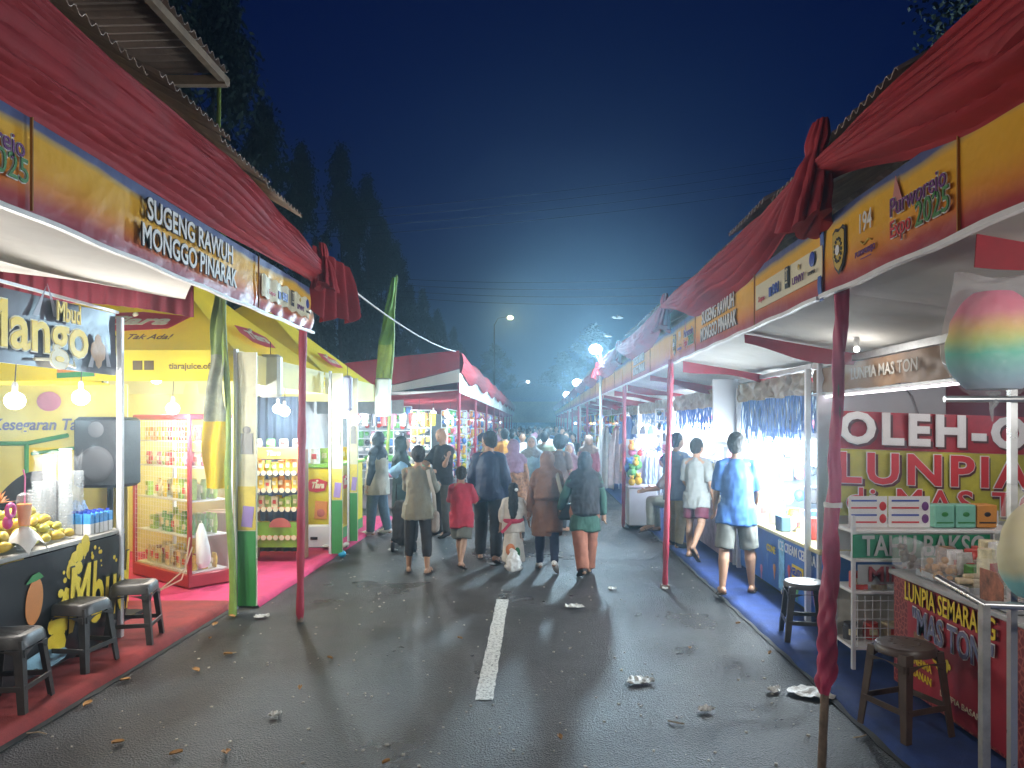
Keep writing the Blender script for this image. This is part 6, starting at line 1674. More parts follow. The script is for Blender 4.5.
def hijab(P, mat, length=.14, flare=1.0, back=0.0, wide=1.0, voxel=.010, amp=.011, seed=0):
    H = P.h; r = .0625*H; mb = MB()
    def tf(v): return P.head+rotZ(rotX(v, P.tilt), P.headyaw)
    mb.ball(tf(Vector((0, -.32*r, .10*r))), r*1.10, 20, 14, sx=.90, sz=1.14)
    mb.tube([tf(Vector((0, -.3*r, -.3*r))), P.neck+Vector((0, -.004*H, .01*H)), P.shc+Vector((0, 0, .015*H)), P.chest+Vector((0, -.01*H, .06*H)), P.chest+Vector((0, -.012*H-back*H*.4, .08*H-length*H)), P.chest+Vector((0, -.02*H-back*H*.4, .05*H-length*H))],
            [(.056*H, .054*H), (.056*H, .052*H), (.082*H, .064*H), (.108*H*wide, .080*H*wide), (.102*H*flare*wide, .082*H*flare*wide), (.060*H*flare*wide, .054*H*flare*wide)], 28)
    for k in 'LR':
        mb.tube([P.neck+Vector((0, 0, .005*H)), P.sh[k]+Vector((0, 0, .005*H))], [.046*H, .042*H], 14); mb.ball(P.sh[k]+Vector((0, 0, .0)), .043*H, 14, 8)
        if length > .15: mb.tube([P.sh[k], P.sh[k].lerp(P.elb[k], .55)+Vector((0, -.01*H, 0))], [.043*H, .040*H], 14)
    return fuse(mb, mat, voxel, amp, freq=(16, 16, 9), seed=seed, name='headscarf')

def hair_short(P, mat, seed=0, bun=False, voxel=.008, full=1.0):
    H = P.h; r = .0625*H; mb = MB()
    def tf(v): return P.head+rotZ(rotX(v, P.tilt), P.headyaw)
    mb.ball(tf(Vector((0, -.20*r, .22*r))), r*1.04*full, 20, 14, sx=.86, sz=1.06)
    mb.ball(tf(Vector((0, -.30*r, -.25*r))), r*.80, 16, 10, sx=.95, sz=.9)
    if bun: mb.ball(tf(Vector((0, -1.2*r, -.1*r))), r*.42, 12, 8)
    return fuse(mb, mat, voxel, .006, freq=(60, 60, 30), seed=seed, name='hair')

def hair_long(P, mat, length=.16, seed=0):
    H = P.h; r = .0625*H; mb = MB()
    def tf(v): return P.head+rotZ(rotX(v, P.tilt), P.headyaw)
    mb.ball(tf(Vector((0, -.22*r, .20*r))), r*1.08, 20, 14, sx=.90, sz=1.06)
    mb.tube([tf(Vector((0, -.5*r, 0))), P.neck+Vector((0, -.045*H, 0)), P.chest+Vector((0, -.075*H, .02*H)), P.chest+Vector((0, -.08*H, .09*H-length*H))], [(.05*H, .04*H), (.055*H, .032*H), (.06*H, .025*H), (.03*H, .012*H)], 16)
    return fuse(mb, mat, .008, .009, freq=(70, 70, 12), seed=seed, name='hair')

def cap_mesh(P, mat):
    H = P.h; r = .0625*H; mb = MB()
    def tf(v): return P.head+rotZ(rotX(v, P.tilt), P.headyaw)
    mb.ball(tf(Vector((0, -.06*r, .42*r))), r*.98, 20, 12, sx=.90, sz=.82)
    mb.tube([tf(Vector((0, .5*r, .42*r))), tf(Vector((0, 1.1*r, .40*r))), tf(Vector((0, 1.75*r, .30*r)))], [(.62*r, .12*r), (.66*r, .10*r), (.35*r, .06*r)], 14)
    return fuse(mb, mat, .007, 0, name='cap')

def shoe_mesh(P, k, mat, sandal=False):
    H = P.h; a = P.ank[k]; t = P.toe[k]; mb = MB()
    if sandal:
        mb.tube([a-t*.32+Vector((0, 0, -.040*H)), a+t*.3+Vector((0, 0, -.036*H)), a+t*1.12+Vector((0, 0, -.012*H))], [(.006*H, .022*H), (.006*H, .027*H), (.006*H, .024*H)], 12)
        mb.tube([a+t*.35+Vector((-.027*H, 0, -.03*H)), a+t*.62+Vector((0, 0, .016*H)), a+t*.35+Vector((.027*H, 0, -.03*H))], .005*H, 6)
        return mb.mesh('sandal', mat)
    mb.tube([a-t*.34+Vector((0, 0, -.014*H)), a+Vector((0, 0, -.004*H)), a+t*.5+Vector((0, 0, -.004*H)), a+t*1.12+Vector((0, 0, -.002*H))], [(.020*H, .020*H), (.030*H, .026*H), (.026*H, .028*H), (.010*H, .018*H)], 14)
    return fuse(mb, mat, .008, 0, name='shoe')

def eyes(t, P, skin=False):
    H = P.h; r = .0625*H
    def tf(v): return P.head+rotZ(rotX(v, P.tilt), P.headyaw)
    for sx in (-1, 1):
        mb = MB(); mb.ball(tf(Vector((sx*.28*r, .83*r, .06*r))), .085*r, 8, 6, sx=1.2, sz=.6); child(t, mb.mesh('eye', M('eye_dark', (.02, .015, .012), .2)), 'eye')
        mb = MB(); mb.tube([tf(Vector((sx*.16*r, .92*r, .24*r))), tf(Vector((sx*.42*r, .84*r, .26*r)))], .035*r, 6); child(t, mb.mesh('eyebrow', M('eye_dark', (.02, .015, .012), .2)), 'eyebrow')
    mb = MB(); mb.tube([tf(Vector((-.18*r, .92*r, -.52*r))), tf(Vector((0, 1.02*r, -.52*r))), tf(Vector((.18*r, .92*r, -.52*r)))], .05*r, 6); child(t, mb.mesh('mouth', M('lip', (.35, .12, .10), .5)), 'mouth')

skin = M('skin_tan', (.34, .19, .12), .55, var=.08, vs=8, sss=.08)
skin_l = M('skin_light_tan', (.46, .28, .19), .55, var=.08, vs=8, sss=.08)
hair_m = M('black_hair', (.010, .009, .009), .85, var=.3, vs=60)
def cl(name, col, **k): return M(name, col, k.pop('rough', .85), var=k.pop('var', .18), vs=k.pop('vs', 7), **k)
black_c = cl('black_cloth', (.018, .018, .022)); navy_c = cl('navy_cloth', (.018, .028, .065)); navy_j = cl('navy_jacket', (.02, .035, .085), rough=.6)
olive_c = cl('olive_shirt_cloth', (.17, .16, .12)); red_c = cl('red_shirt_cloth', (.42, .025, .05)); dgrey_c = cl('dark_grey_cloth', (.07, .07, .065)); sandal_m = M('sandal_rubber', (.05, .035, .03), .6)
white_s = M('white_shoe', (.68, .67, .64), .5)

def person(label, x, y, face, P, parts, z=0.0, group=None, skn=None, voxel=.009, show_face=False):
    """face = compass turn in degrees: 0 looks away down the street, 180 towards the viewer, 90 to the left"""
    t = thing('person', label, 'person', (x, y, z), R(face), group)
    child(t, body(P, skn or skin, voxel), 'body')
    for me in parts:
        if me is not None: child(t, me, me.name.split('.')[0])
    if show_face: eyes(t, P)
    return t

def shoulder_bag(label, base, rz, c, size, mat, strap_pts, strap_mat, z=0, cat='bag'):
    "placed in the wearer's own frame"
    t = thing('shoulder_bag', label, cat, base, rz)
    mb = MB(); mb.box(c, size, bev=min(size)*.4); child(t, fuse(mb, mat, .012, .006, name='bag_body'), 'bag_body')
    if strap_pts:
        mb = MB(); mb.tube(strap_pts, [(.022, .004)]*len(strap_pts), 8); child(t, mb.mesh('strap', strap_mat), 'strap')
    return t

# 1 olive shirt
P = Pose(1.53, (3, 0, 4), (-4, 3, 4), (38, 6, 60), (30, 12, 65), head=10, tilt=-12)
person('person in loose olive shirt, black cropped trousers and bare calves, seen from behind', -1.42, 9.0, 0, P,
       [top(P, olive_c, .43, 1.9, .020, 1.04, seed=1, amp=.010), trousers(P, black_c, 1.62, .012, seed=1), hair_short(P, hair_m, 1, True), shoe_mesh(P, 'L', sandal_m, True), shoe_mesh(P, 'R', sandal_m, True)])
h = 1.53
shoulder_bag('beige strap bag crossing the back of the person in olive shirt', (-1.42, 9.0, 0), 0, Vector((.20, .02, .62)), (.10, .16, .26), cl('taupe_cloth', (.24, .20, .17)), [Vector((.20, .03, .74)), Vector((.20, -.06, .95)), Vector((.16, -.115, 1.12)), Vector((.13, -.09, 1.25)), Vector((.11, .02, 1.285))], M('strap_beige', (.45, .42, .36), .7))
# 2 child in red
P = Pose(1.27, (14, 12, -4), (-12, 22, -3), (25, 8, 70), (20, 12, 75), head=-5, tilt=-8)
person('child in red shirt and grey shorts with bare legs crossed mid step', -.93, 9.35, -6, P,
       [top(P, red_c, .40, .95, .026, 1.05, seed=2), trousers(P, cl('olive_grey_shorts', (.12, .12, .10)), .95, .02, name='shorts', seed=2, wide=1.05), hair_short(P, hair_m, 2), shoe_mesh(P, 'L', sandal_m, True), shoe_mesh(P, 'R', sandal_m, True)])
# 3 man in navy jacket with cap
P = Pose(1.72, (14, 8, 4), (-14, 12, 3), (10, 14, 30), (-6, 14, 25), head=62, build=1.06)
person('tall person in navy jacket, black trousers and dark cap, head turned left', -.61, 9.8, -4, P,
       [top(P, navy_j, .47, 2.0, .018, 1.0, name='jacket', seed=3), trousers(P, black_c, 2, .016, seed=3), hair_short(P, hair_m, 3), cap_mesh(P, navy_c), shoe_mesh(P, 'L', sandal_m, True), shoe_mesh(P, 'R', sandal_m, True)], show_face=True)
# 4 purple headscarf
P = Pose(1.56, (6, 4, 3), (-8, 6, 3), (0, 8, 15), (5, 8, 15))
batik_b = M('brown_batik_cloth', (.26, .13, .07), .85, var=.75, vs=26)
person('person in mauve headscarf and brown batik tunic, behind the navy jacket', -.33, 11.4, 0, P,
       [top(P, batik_b, .30, 2.0, .024, 1.15, name='tunic', seed=4), trousers(P, black_c, 2, .014, seed=4), hijab(P, cl('mauve_scarf', (.25, .16, .24)), .12, seed=4), shoe_mesh(P, 'L', sandal_m, True), shoe_mesh(P, 'R', sandal_m, True)])
# 5 girl in white dress
P = Pose(1.07, (6, 6, 3), (-6, 8, 3), (0, 14, 15), (12, 24, 20), head=0)
g = person('small girl in white dress with red sash and long black hair', -.27, 9.2, 0, P,
       [top(P, cl('white_dress', (.60, .56, .50)), .44, 1.6, .026, 1.0, name='bodice', seed=5), skirt(P, cl('white_dress', (.60, .56, .50)), .10, .58, .135, .085, seed=5, name='skirt'), hair_long(P, hair_m, .22, 5), shoe_mesh(P, 'L', white_s), shoe_mesh(P, 'R', white_s)])
mb = MB(); mb.tube([Vector((.118*math.cos(a), .096*math.sin(a), .615)) for a in [2*PI*k/20 for k in range(21)]], [(.03, .012)]*21, 8); mb.tube([Vector((-.02, -.10, .61)), Vector((-.10, -.13, .52)), Vector((-.14, -.13, .48))], [(.02, .006)]*3, 8); child(g, mb.mesh('sash', cl('red_sash', (.45, .03, .07))), 'sash')
mb = MB(); mb.ball((.04, -.07, 1.0), .022, 8, 6); child(g, mb.mesh('hair_clip', white_pl), 'hair_clip')
mb = MB(); mb.ball((-.03, -.135, .27), .06, 10, 6, sy=.3, sz=1.3); child(g, mb.mesh('orange_print', cl('orange_patch', (.50, .17, .07))), 'printed_patch')
mb = MB(); mb.ball((.055, -.13, .24), .035, 10, 6, sy=.3, sz=1.8); child(g, mb.mesh('green_print_patch', cl('green_patch', (.03, .16, .07))), 'printed_patch')
t = thing('plastic_bag', 'white plastic bag hanging at the hem of the small girl in white', 'plastic bag', (-.26, 9.0, 0))
mb = MB(); mb.tube([(-.26, 8.98, .03), (-.26, 8.98, .06), (-.26, 8.98, .16), (-.27, 8.98, .24), (-.27, 8.99, .30)], [(.07, .04), (.10, .055), (.095, .05), (.05, .03), (.02, .015)], 16); mb2 = fuse(mb, M('white_bag_film', (.72, .72, .7), .4), .012, .015, freq=(26, 26, 20), name='bag_body'); o = bpy.data.objects.new('bag_body', mb2); COL.objects.link(o); o.parent = t; o.matrix_parent_inverse = world_of(t).inverted()
# 6 brown headscarf
P = Pose(1.47, (12, 6, 2), (-16, 24, 2), (-4, 14, 18), (8, 12, 35))
p6 = person('person in brown flowered headscarf, brown tunic, navy jeans and white shoes', .15, 9.15, -2, P,
       [top(P, cl('brown_tunic', (.20, .105, .075)), .30, 2.0, .020, 1.2, name='tunic', seed=6), trousers(P, navy_c, 1.95, .008, seed=6), hijab(P, cl('tan_scarf', (.27, .15, .11)), .19, 1.12, .02, 1.06, seed=6), shoe_mesh(P, 'L', white_s), shoe_mesh(P, 'R', white_s)])
rnd = random.Random(6); fl = cl('cream_flower', (.55, .42, .34))
for k in range(11):
    u_ = rnd.uniform(-.9, .9); z_ = rnd.uniform(1.02, 1.16); mb = MB(); mb.ball((.125*math.sin(u_), -.115*math.cos(u_)-.014, z_), .014+.008*rnd.random(), 8, 5, sy=.3); child(p6, mb.mesh('printed_flower', fl), 'printed_flower')
mb = MB(); mb.tube([Vector((-.165, -.02, 1.17)), Vector((-.11, -.115, 1.05)), Vector((-.02, -.155, .955)), Vector((.08, -.14, .96)), Vector((.15, -.05, 1.05))], .012, 8); child(p6, mb.mesh('scarf_border', fl), 'scarf_border')
shoulder_bag('black shoulder bag on a cream strap, between the brown and black scarves', (.15, 9.15, 0), R(-2), Vector((.26, -.10, .74)), (.27, .10, .20), M('black_leather', (.02, .018, .016), .35, var=.3), [Vector((.24, -.12, .82)), Vector((.17, -.165, 1.0)), Vector((.13, -.14, 1.16)), Vector((.11, -.03, 1.235))], M('strap_cream', (.62, .56, .44), .6))
# 7 long black scarf
P = Pose(1.47, (-14, 16, -1), (14, 6, 0), (0, 26, 40), (-8, 14, 12), build=1.08)
person('person in long black headscarf, dark green tunic and rust brown trousers', .60, 8.9, 6, P,
       [top(P, cl('dark_green_tunic', (.025, .075, .055)), .36, 2.0, .020, 1.15, name='tunic', seed=7), trousers(P, cl('rust_cloth', (.27, .10, .06)), 2, .026, seed=7), hijab(P, black_c, .30, 1.05, .04, 1.10, seed=7), shoe_mesh(P, 'L', black_pl), shoe_mesh(P, 'R', black_pl)])
# 8 man arms crossed
P = Pose(1.74, (4, 4, 5), (-3, 2, 5), (35, 10, 85, -62), (35, 10, 85, -62), head=0, tilt=-16, build=1.1)
person('bald looking person in black t-shirt with folded arms, facing left', -1.50, 12.0, 140, P,
       [top(P, black_c, .48, .85, .018, seed=8), trousers(P, dgrey_c, 2, .014, seed=8), shoe_mesh(P, 'L', black_pl), shoe_mesh(P, 'R', black_pl)], skn=skin_l, show_face=True)
# 9 dark hijab profile facing right
P = Pose(1.60, (4, 3, 3), (-5, 6, 3), (30, 10, 60), (35, 10, 60), tilt=-14)
person('person in dark teal headscarf bending towards the olive shirt, seen in profile', -2.03, 11.3, -75, P,
       [top(P, cl('dark_teal_cloth', (.02, .045, .05)), .34, 2, .024, 1.1, name='tunic', seed=9), trousers(P, black_c, 2, .014, seed=9), hijab(P, cl('dark_teal_cloth', (.02, .045, .05)), .16, seed=9), shoe_mesh(P, 'L', black_pl), shoe_mesh(P, 'R', black_pl)], skn=skin_l, show_face=True)
t = thing('shopping_trolley', 'black wheeled cloth shopping bag standing left of the olive shirt', 'trolley bag', (-1.78, 10.6, 0))
mb = MB(); mb.tube([(-1.86, 10.6, .10), (-1.86, 10.6, .2), (-1.86, 10.6, .62), (-1.86, 10.6, .72)], [(.13, .09), (.18, .13), (.19, .13), (.13, .08)], 18)
o = bpy.data.objects.new('bag_body', fuse(mb, black_c, .014, .012, name='bag_body')); COL.objects.link(o); o.parent = t; o.matrix_parent_inverse = world_of(t).inverted()
for sx in (-1, 1):
    mb = MB(); mb.lathe([(.02, -.015), (.07, -.015), (.07, .015), (.02, .015)], (-1.86+sx*.16, 10.5, .07), 16, Matrix.Rotation(R(90), 3, 'Y')); mb.build('wheel', black_pl, t)
mb = MB(); mb.tube([(-2.0, 10.66, .7), (-2.0, 10.68, .95), (-1.72, 10.68, .95), (-1.72, 10.66, .7)], .012, 8); mb.build('handle', black_pl, t)
t = thing('cloth_bag', 'pale blue bundle carried at the left shoulder of the olive shirt', 'bag', (-1.78, 8.9, 1.1)); 
mb = MB(); mb.tube([(-1.72, 9.25, 1.14), (-1.78, 9.25, 1.20), (-1.66, 9.25, 1.27), (-1.60, 9.25, 1.25)], [.03, .07, .08, .05], 12); o = bpy.data.objects.new('bag_body', fuse(mb, cl('pale_blue_bag', (.22, .42, .62)), .012, .01, name='bag_body')); COL.objects.link(o); o.parent = t; o.matrix_parent_inverse = world_of(t).inverted()
# 10 woman at the left
P = Pose(1.67, (5, 3, 3), (-6, 6, 3), (-2, 8, 14), (12, 8, 35))
p10 = person('person in dark headscarf, long sleeves, beige vest and white sneakers by the yellow counter', -2.58, 12.1, 70, P,
       [top(P, cl('dark_blue_cloth', (.03, .05, .08)), .46, 2, .02, name='shirt', seed=10), trousers(P, cl('washed_denim', (.10, .16, .22)), 2, .018, seed=10), hijab(P, cl('dark_slate_scarf', (.02, .03, .045)), .10, seed=10), shoe_mesh(P, 'L', white_s), shoe_mesh(P, 'R', white_s)], skn=skin_l, show_face=True)
mb = MB(); H_ = 1.67; mb.tube([P.pel+Vector((0, 0, -.13*H_)), P.pel, P.waist, P.chest, P.shc-Vector((0, 0, .01))], [(.142*H_, .115*H_), (.140*H_, .112*H_), (.125*H_, .10*H_), (.124*H_, .098*H_), (.085*H_, .078*H_)], 24); child(p10, fuse(mb, cl('beige_vest', (.50, .46, .38)), .012, .008, name='vest'), 'vest')
# 11..14 mid distance
P = Pose(1.57, (8, 4, 3), (-8, 8, 3), (4, 8, 15), (-4, 8, 15))
person('person in pale blue blouse and jeans walking towards the viewer', -.06, 14.0, 176, P,
       [top(P, cl('pale_blue_blouse', (.30, .48, .60)), .43, 2, .024, seed=11), trousers(P, cl('dark_denim', (.04, .07, .13)), 2, .012, seed=11), hijab(P, cl('grey_scarf', (.24, .26, .27)), .06, seed=11), shoe_mesh(P, 'L', black_pl), shoe_mesh(P, 'R', black_pl)], skn=skin_l, show_face=True, voxel=.012)
P = Pose(1.70, (5, 3, 3), (-5, 5, 3), (0, 8, 15), (0, 8, 15))
person('person in orange shirt further up the street', -.66, 16.2, 8, P, [top(P, cl('orange_shirt', (.62, .26, .03)), .46, .9, .022, seed=12), trousers(P, black_c, 2, .014, seed=12), hair_short(P, hair_m, 12)], voxel=.014)
P = Pose(1.60, (5, 3, 3), (-5, 5, 3), (10, 8, 35), (10, 8, 35))
person('person with thick black hair and dark top beyond the brown scarf', .42, 12.6, -30, P, [top(P, cl('dull_brown_top', (.12, .08, .07)), .46, .9, .022, seed=13), trousers(P, black_c, 2, .014, seed=13), hair_short(P, hair_m, 13, full=1.25)], voxel=.012)
P = Pose(1.45, (5, 3, 3), (-5, 5, 3), (15, 8, 45), (15, 8, 45), tilt=-8)
person('person in dusty pink headscarf and pink top facing the viewer', .62, 13.4, 170, P, [top(P, cl('dusty_pink_top', (.32, .17, .22)), .40, 2, .024, 1.1, seed=14), trousers(P, dgrey_c, 2, .014, seed=14), hijab(P, cl('dusty_pink_scarf', (.26, .15, .18)), .10, seed=14)], skn=skin_l, show_face=True, voxel=.012)
mb = MB(); mb.box((.66, 13.1, .82), (.22, .10, .30), bev=.04); o = bpy.data.objects.new('hand_bag', fuse(mb, red_c, .014, .01, name='hand_bag')); COL.objects.link(o); tag(o, 'red bag carried by the person in dusty pink', 'bag')
mb = MB(); mb.tube([(.84, 13.05, .70), (.84, 13.05, .80), (.84, 13.05, .98)], [(.09, .06), (.09, .06), (.02, .02)], 14); o = bpy.data.objects.new('plastic_bag', fuse(mb, M('white_bag_film', (.72, .72, .7), .4), .014, .015, name='plastic_bag')); COL.objects.link(o); tag(o, 'white plastic bag beside the red one', 'plastic bag')
P = Pose(1.62, (5, 3, 3), (-5, 5, 3), (0, 8, 15), (10, 8, 35))
person('person in white shirt left of the pale blue blouse', -.30, 17.6, 185, P, [top(P, cl('white_shirt', (.58, .58, .56)), .46, .9, .022, seed=15), trousers(P, black_c, 2, .014, seed=15), hair_short(P, hair_m, 15)], show_face=True, voxel=.014)
# right side shoppers
CZ = .05
P = Pose(1.66, (-9, 8, 6), (7, 4, 6), (8, 9, 25), (14, 10, 40), head=-20, build=1.06)
person('person in bright blue t-shirt and grey shorts standing at the ice cream counter', 2.10, 7.7, -12, P,
       [top(P, cl('bright_blue_shirt', (.03, .10, .30)), .43, .95, .014, 1.0, seed=16, amp=.006), trousers(P, cl('grey_shorts', (.13, .13, .115)), 1.02, .010, name='shorts', seed=16, wide=1.0), hair_short(P, hair_m, 16), shoe_mesh(P, 'L', sandal_m, True), shoe_mesh(P, 'R', sandal_m, True)], CZ)
P = Pose(1.56, (4, 2, 4), (-14, 34, 3), (10, 8, 45), (-4, 12, 22), head=-15, tilt=-8)
person('person in pale grey t-shirt and maroon shorts with one heel raised', 2.13, 9.75, -35, P,
       [top(P, cl('pale_grey_shirt', (.24, .25, .24)), .42, .95, .014, 1.0, seed=17), trousers(P, cl('maroon_shorts', (.10, .016, .035)), .80, .012, name='shorts', seed=17, wide=1.0), hair_short(P, hair_m, 17), shoe_mesh(P, 'L', sandal_m, True), shoe_mesh(P, 'R', sandal_m, True)], CZ)
P = Pose(1.62, (4, 2, 4), (-5, 4, 3), (10, 8, 45), (8, 12, 42), head=-25, tilt=-8)
person('person in grey blue top partly hidden behind the pale grey t-shirt', 2.03, 10.6, -50, P, [top(P, cl('grey_blue_top', (.12, .16, .24)), .42, .95, .024, seed=18), trousers(P, cl('khaki_cloth', (.26, .22, .14)), 2, .016, seed=18), hair_short(P, hair_m, 18), shoe_mesh(P, 'L', black_pl), shoe_mesh(P, 'R', black_pl)], CZ)
# seated
P = Pose(1.60, (88, 88, 6), (80, 84, 8), (30, 8, 50), (35, 8, 45), lean=14, tilt=-20)
person('seated person in dark top and grey trousers behind the second red pole', 2.28, 12.0, 62, P, [top(P, cl('grey_brown_top', (.14, .12, .12)), .49, .9, .022, seed=19), trousers(P, cl('grey_olive_trousers', (.26, .27, .23)), 2, .018, seed=19), hair_short(P, hair_m, 19), shoe_mesh(P, 'L', sandal_m, True), shoe_mesh(P, 'R', sandal_m, True)], CZ, show_face=True)
stool((2.32, 12.0, .05), 0, 'dark stool under the seated person at the neon light', dark_pl, .36)

# ---- crowd
protos = []
for k in range(5):
    rr = random.Random(k+50)
    P = Pose([1.66, 1.55, 1.6, 1.52, 1.70][k], (rr.uniform(4, 14), rr.uniform(0, 8), 3), (-rr.uniform(4, 14), rr.uniform(4, 14), 3), (rr.uniform(-8, 20), 8, rr.uniform(10, 50)), (rr.uniform(-8, 20), 8, rr.uniform(10, 50)))
    t = thing('person', 'x', 'person', (0, 0, 0), 0, 'far walkers filling the street')
    child(t, body(P, skin, .022, False), 'body')
    child(t, top(P, black_c, [.45, .36, .46, .34, .45][k], [.9, 2, .9, 2, 1.8][k], .022, 1.05, .024, .006, seed=k), 'shirt')
    child(t, trousers(P, [navy_c, black_c, dgrey_c, navy_c, black_c][k], 2, .014, .024, .004), 'trousers')
    child(t, [hair_short(P, hair_m, k, voxel=.016), hijab(P, black_c, .14, voxel=.02), hair_short(P, hair_m, k, voxel=.016), hijab(P, black_c, .16, voxel=.02), hair_short(P, hair_m, k, voxel=.016)][k], ['hair', 'headscarf', 'hair', 'headscarf', 'hair'][k])
    protos.append(t)
cols = {'black': (.02, .02, .025), 'dark blue': (.03, .05, .12), 'grey': (.18, .18, .18), 'brown': (.16, .09, .06), 'pink': (.42, .2, .26), 'white': (.55, .55, .52), 'teal': (.05, .16, .17), 'maroon': (.18, .03, .05), 'olive': (.14, .14, .08), 'blue': (.12, .25, .45)}
names = list(cols); rnd = random.Random(77)
spots = []
tries = 0
while len(spots) < 92 and tries < 9000:
    tries += 1
    y = 15.5+42*rnd.random()**1.5; x = rnd.uniform(-1.35, 1.25)
    if y < 19 and x < .15: continue
    if all((x-a)**2*4+(y-b)**2 > .55**2*2 for a, b in spots): spots.append((x, y))
spots.sort(key=lambda s: s[1])
for i, (x, y) in enumerate(spots):
    k = i % 5; src = protos[k]
    if i < 5: t = src
    else: t = copy_tree(src)
    t.location = (x, y, 0); t.rotation_euler = (0, 0, R(rnd.choice([0, 0, 180, 10, -15, 170, 195, 90, -90])+rnd.uniform(-20, 20)))
    s = rnd.uniform(.93, 1.05); t.scale = (s, s, s)
    c = rnd.choice(names+['black', 'dark blue', 'black', 'grey']); c2 = rnd.choice(['black', 'dark blue', 'grey', 'brown', 'pink', 'white', 'teal', 'maroon'])
    for ch in t.children:
        nm = ch.name.split('.')[0]
        if nm in ('shirt', 'headscarf'):
            ch.material_slots[0].link = 'OBJECT'; q = c if nm == 'shirt' else c2
            ch.material_slots[0].material = cl('crowd_'+q.replace(' ', '_'), cols[q])
    t['label'] = ('far walker with %s in a %s top among the street crowd' % ('black hair' if k in (0, 2, 4) else 'a %s headscarf' % c2, c))
# ================================================================== TREES, WIRES, LITTER
leaf_dark = M('dark_evergreen_leaf', (.014, .028, .014), .7, var=.5, vs=2.5)
bark = M('bark', (.06, .045, .035), .9, var=.3)
def column_crown(H, r, n, seed):
    rnd = random.Random(seed); V = []; Fc = []
    clumps = []
    for i in range(int(H*7)):
        z = .9+(H-1.0)*rnd.random(); f = z/H
        rr = r*(.55+.75*math.sin(PI*min(1, f*.92+.04))**.7)*(1.0 if f < .8 else max(.12, (1-f)/.2))
        a = rnd.uniform(0, 2*PI); q = rr*rnd.uniform(.35, 1)
        clumps.append((q*math.cos(a), q*math.sin(a), z, rnd.uniform(.22, .5)))
    for i in range(n):
        cx, cy, cz, s = rnd.choice(clumps)
        p = Vector((cx+rnd.gauss(0, s*.5), cy+rnd.gauss(0, s*.5), cz+rnd.gauss(0, s*.8)))
        d = Vector((rnd.gauss(0, 1), rnd.gauss(0, 1), -1.2+rnd.gauss(0, .6))).normalized(); w = d.cross(Vector((rnd.gauss(0, 1), rnd.gauss(0, 1), rnd.gauss(0, 1)))).normalized()
        l = rnd.uniform(.16, .32); b = rnd.uniform(.04, .08)
        k = len(V); V += [p, p+d*l*.5+w*b, p+d*l, p+d*l*.5-w*b]; Fc.append((k, k+1, k+2, k+3))
    me = bpy.data.meshes.new('crown'); me.from_pydata([tuple(v) for v in V], [], Fc); me.materials.append(leaf_dark); return me
def trunk_mesh(H, r=.16):
    mb = MB(); N = 14; mb.tube([(.05*math.sin(i*1.3), .05*math.cos(i), H*.96*i/N) for i in range(N+1)], [r*(1.05-.95*i/N) for i in range(N+1)], 8)
    rnd = random.Random(int(H*10))
    for k in range(12):
        z = H*(.12+.07*k); a = rnd.uniform(0, 2*PI); L_ = .9*(1-.5*k/12); mb.tube([(0, 0, z), (math.cos(a)*L_*.5, math.sin(a)*L_*.5, z+.25), (math.cos(a)*L_, math.sin(a)*L_, z+.2)], [.04, .025, .01], 5)
    return mb.mesh('trunk', bark)
crowns = [(column_crown(16, 1.15, 15000, 1), trunk_mesh(16)), (column_crown(17, 1.35, 17000, 2), trunk_mesh(17)), (column_crown(14.5, 1.25, 14000, 3), trunk_mesh(14.5))]
spec = [(-12.2, 22.5, 21, 1, 'dark columnar tree rising past the top of the picture, left of the pair'), (-12, 27.5, 20.5, 0, 'dark columnar tree rising past the top of the picture, right of the pair'),
        (-12, 32.5, 16.2, 2, 'dark columnar tree third from the left, lower than the first pair'), (-12, 38, 16.0, 0, 'narrow pointed dark tree, fourth from the left'), (-11.8, 45, 18.6, 0, 'tall narrow dark tree, fifth from the left'),
        (-12.0, 53, 19.5, 1, 'broad dark tree beside the lime flag, sixth from the left'), (-11.6, 56, 17.5, 2, 'lower dark tree behind the lime flag'), (-12, 64, 17.5, 1, 'dark tree where the row begins to blur, right of the lime flag')]
for k in range(9): spec.append((-12+.3*math.sin(k), 71+6.5*k, 15.0+1.2*math.sin(k*2.3), k % 3, None))
for k in range(9): spec.append((-14+math.sin(k*3)*1.0, 23+6*k, 10.5+1.5*math.sin(k*1.9), (k+1) % 3, 'lower'))
for x, y, H, k, lab in spec:
    t = thing('columnar_tree', {None: 'hazy dark tree far down the left row, running into its neighbours', 'lower': 'low dark tree filling the gap behind the tall left row'}.get(lab, lab), 'tree', (x, y, -.03), random.Random(int(y*7)).uniform(0, 6), 'dark columnar trees behind the left stalls')
    base = [16, 17, 14.5][k]; s = H/base; w = s*(1.35 if lab == 'lower' else .84)
    c = child(t, crowns[k][0], 'crown'); tr = child(t, crowns[k][1], 'trunk')
    t.scale = (w, w, s)
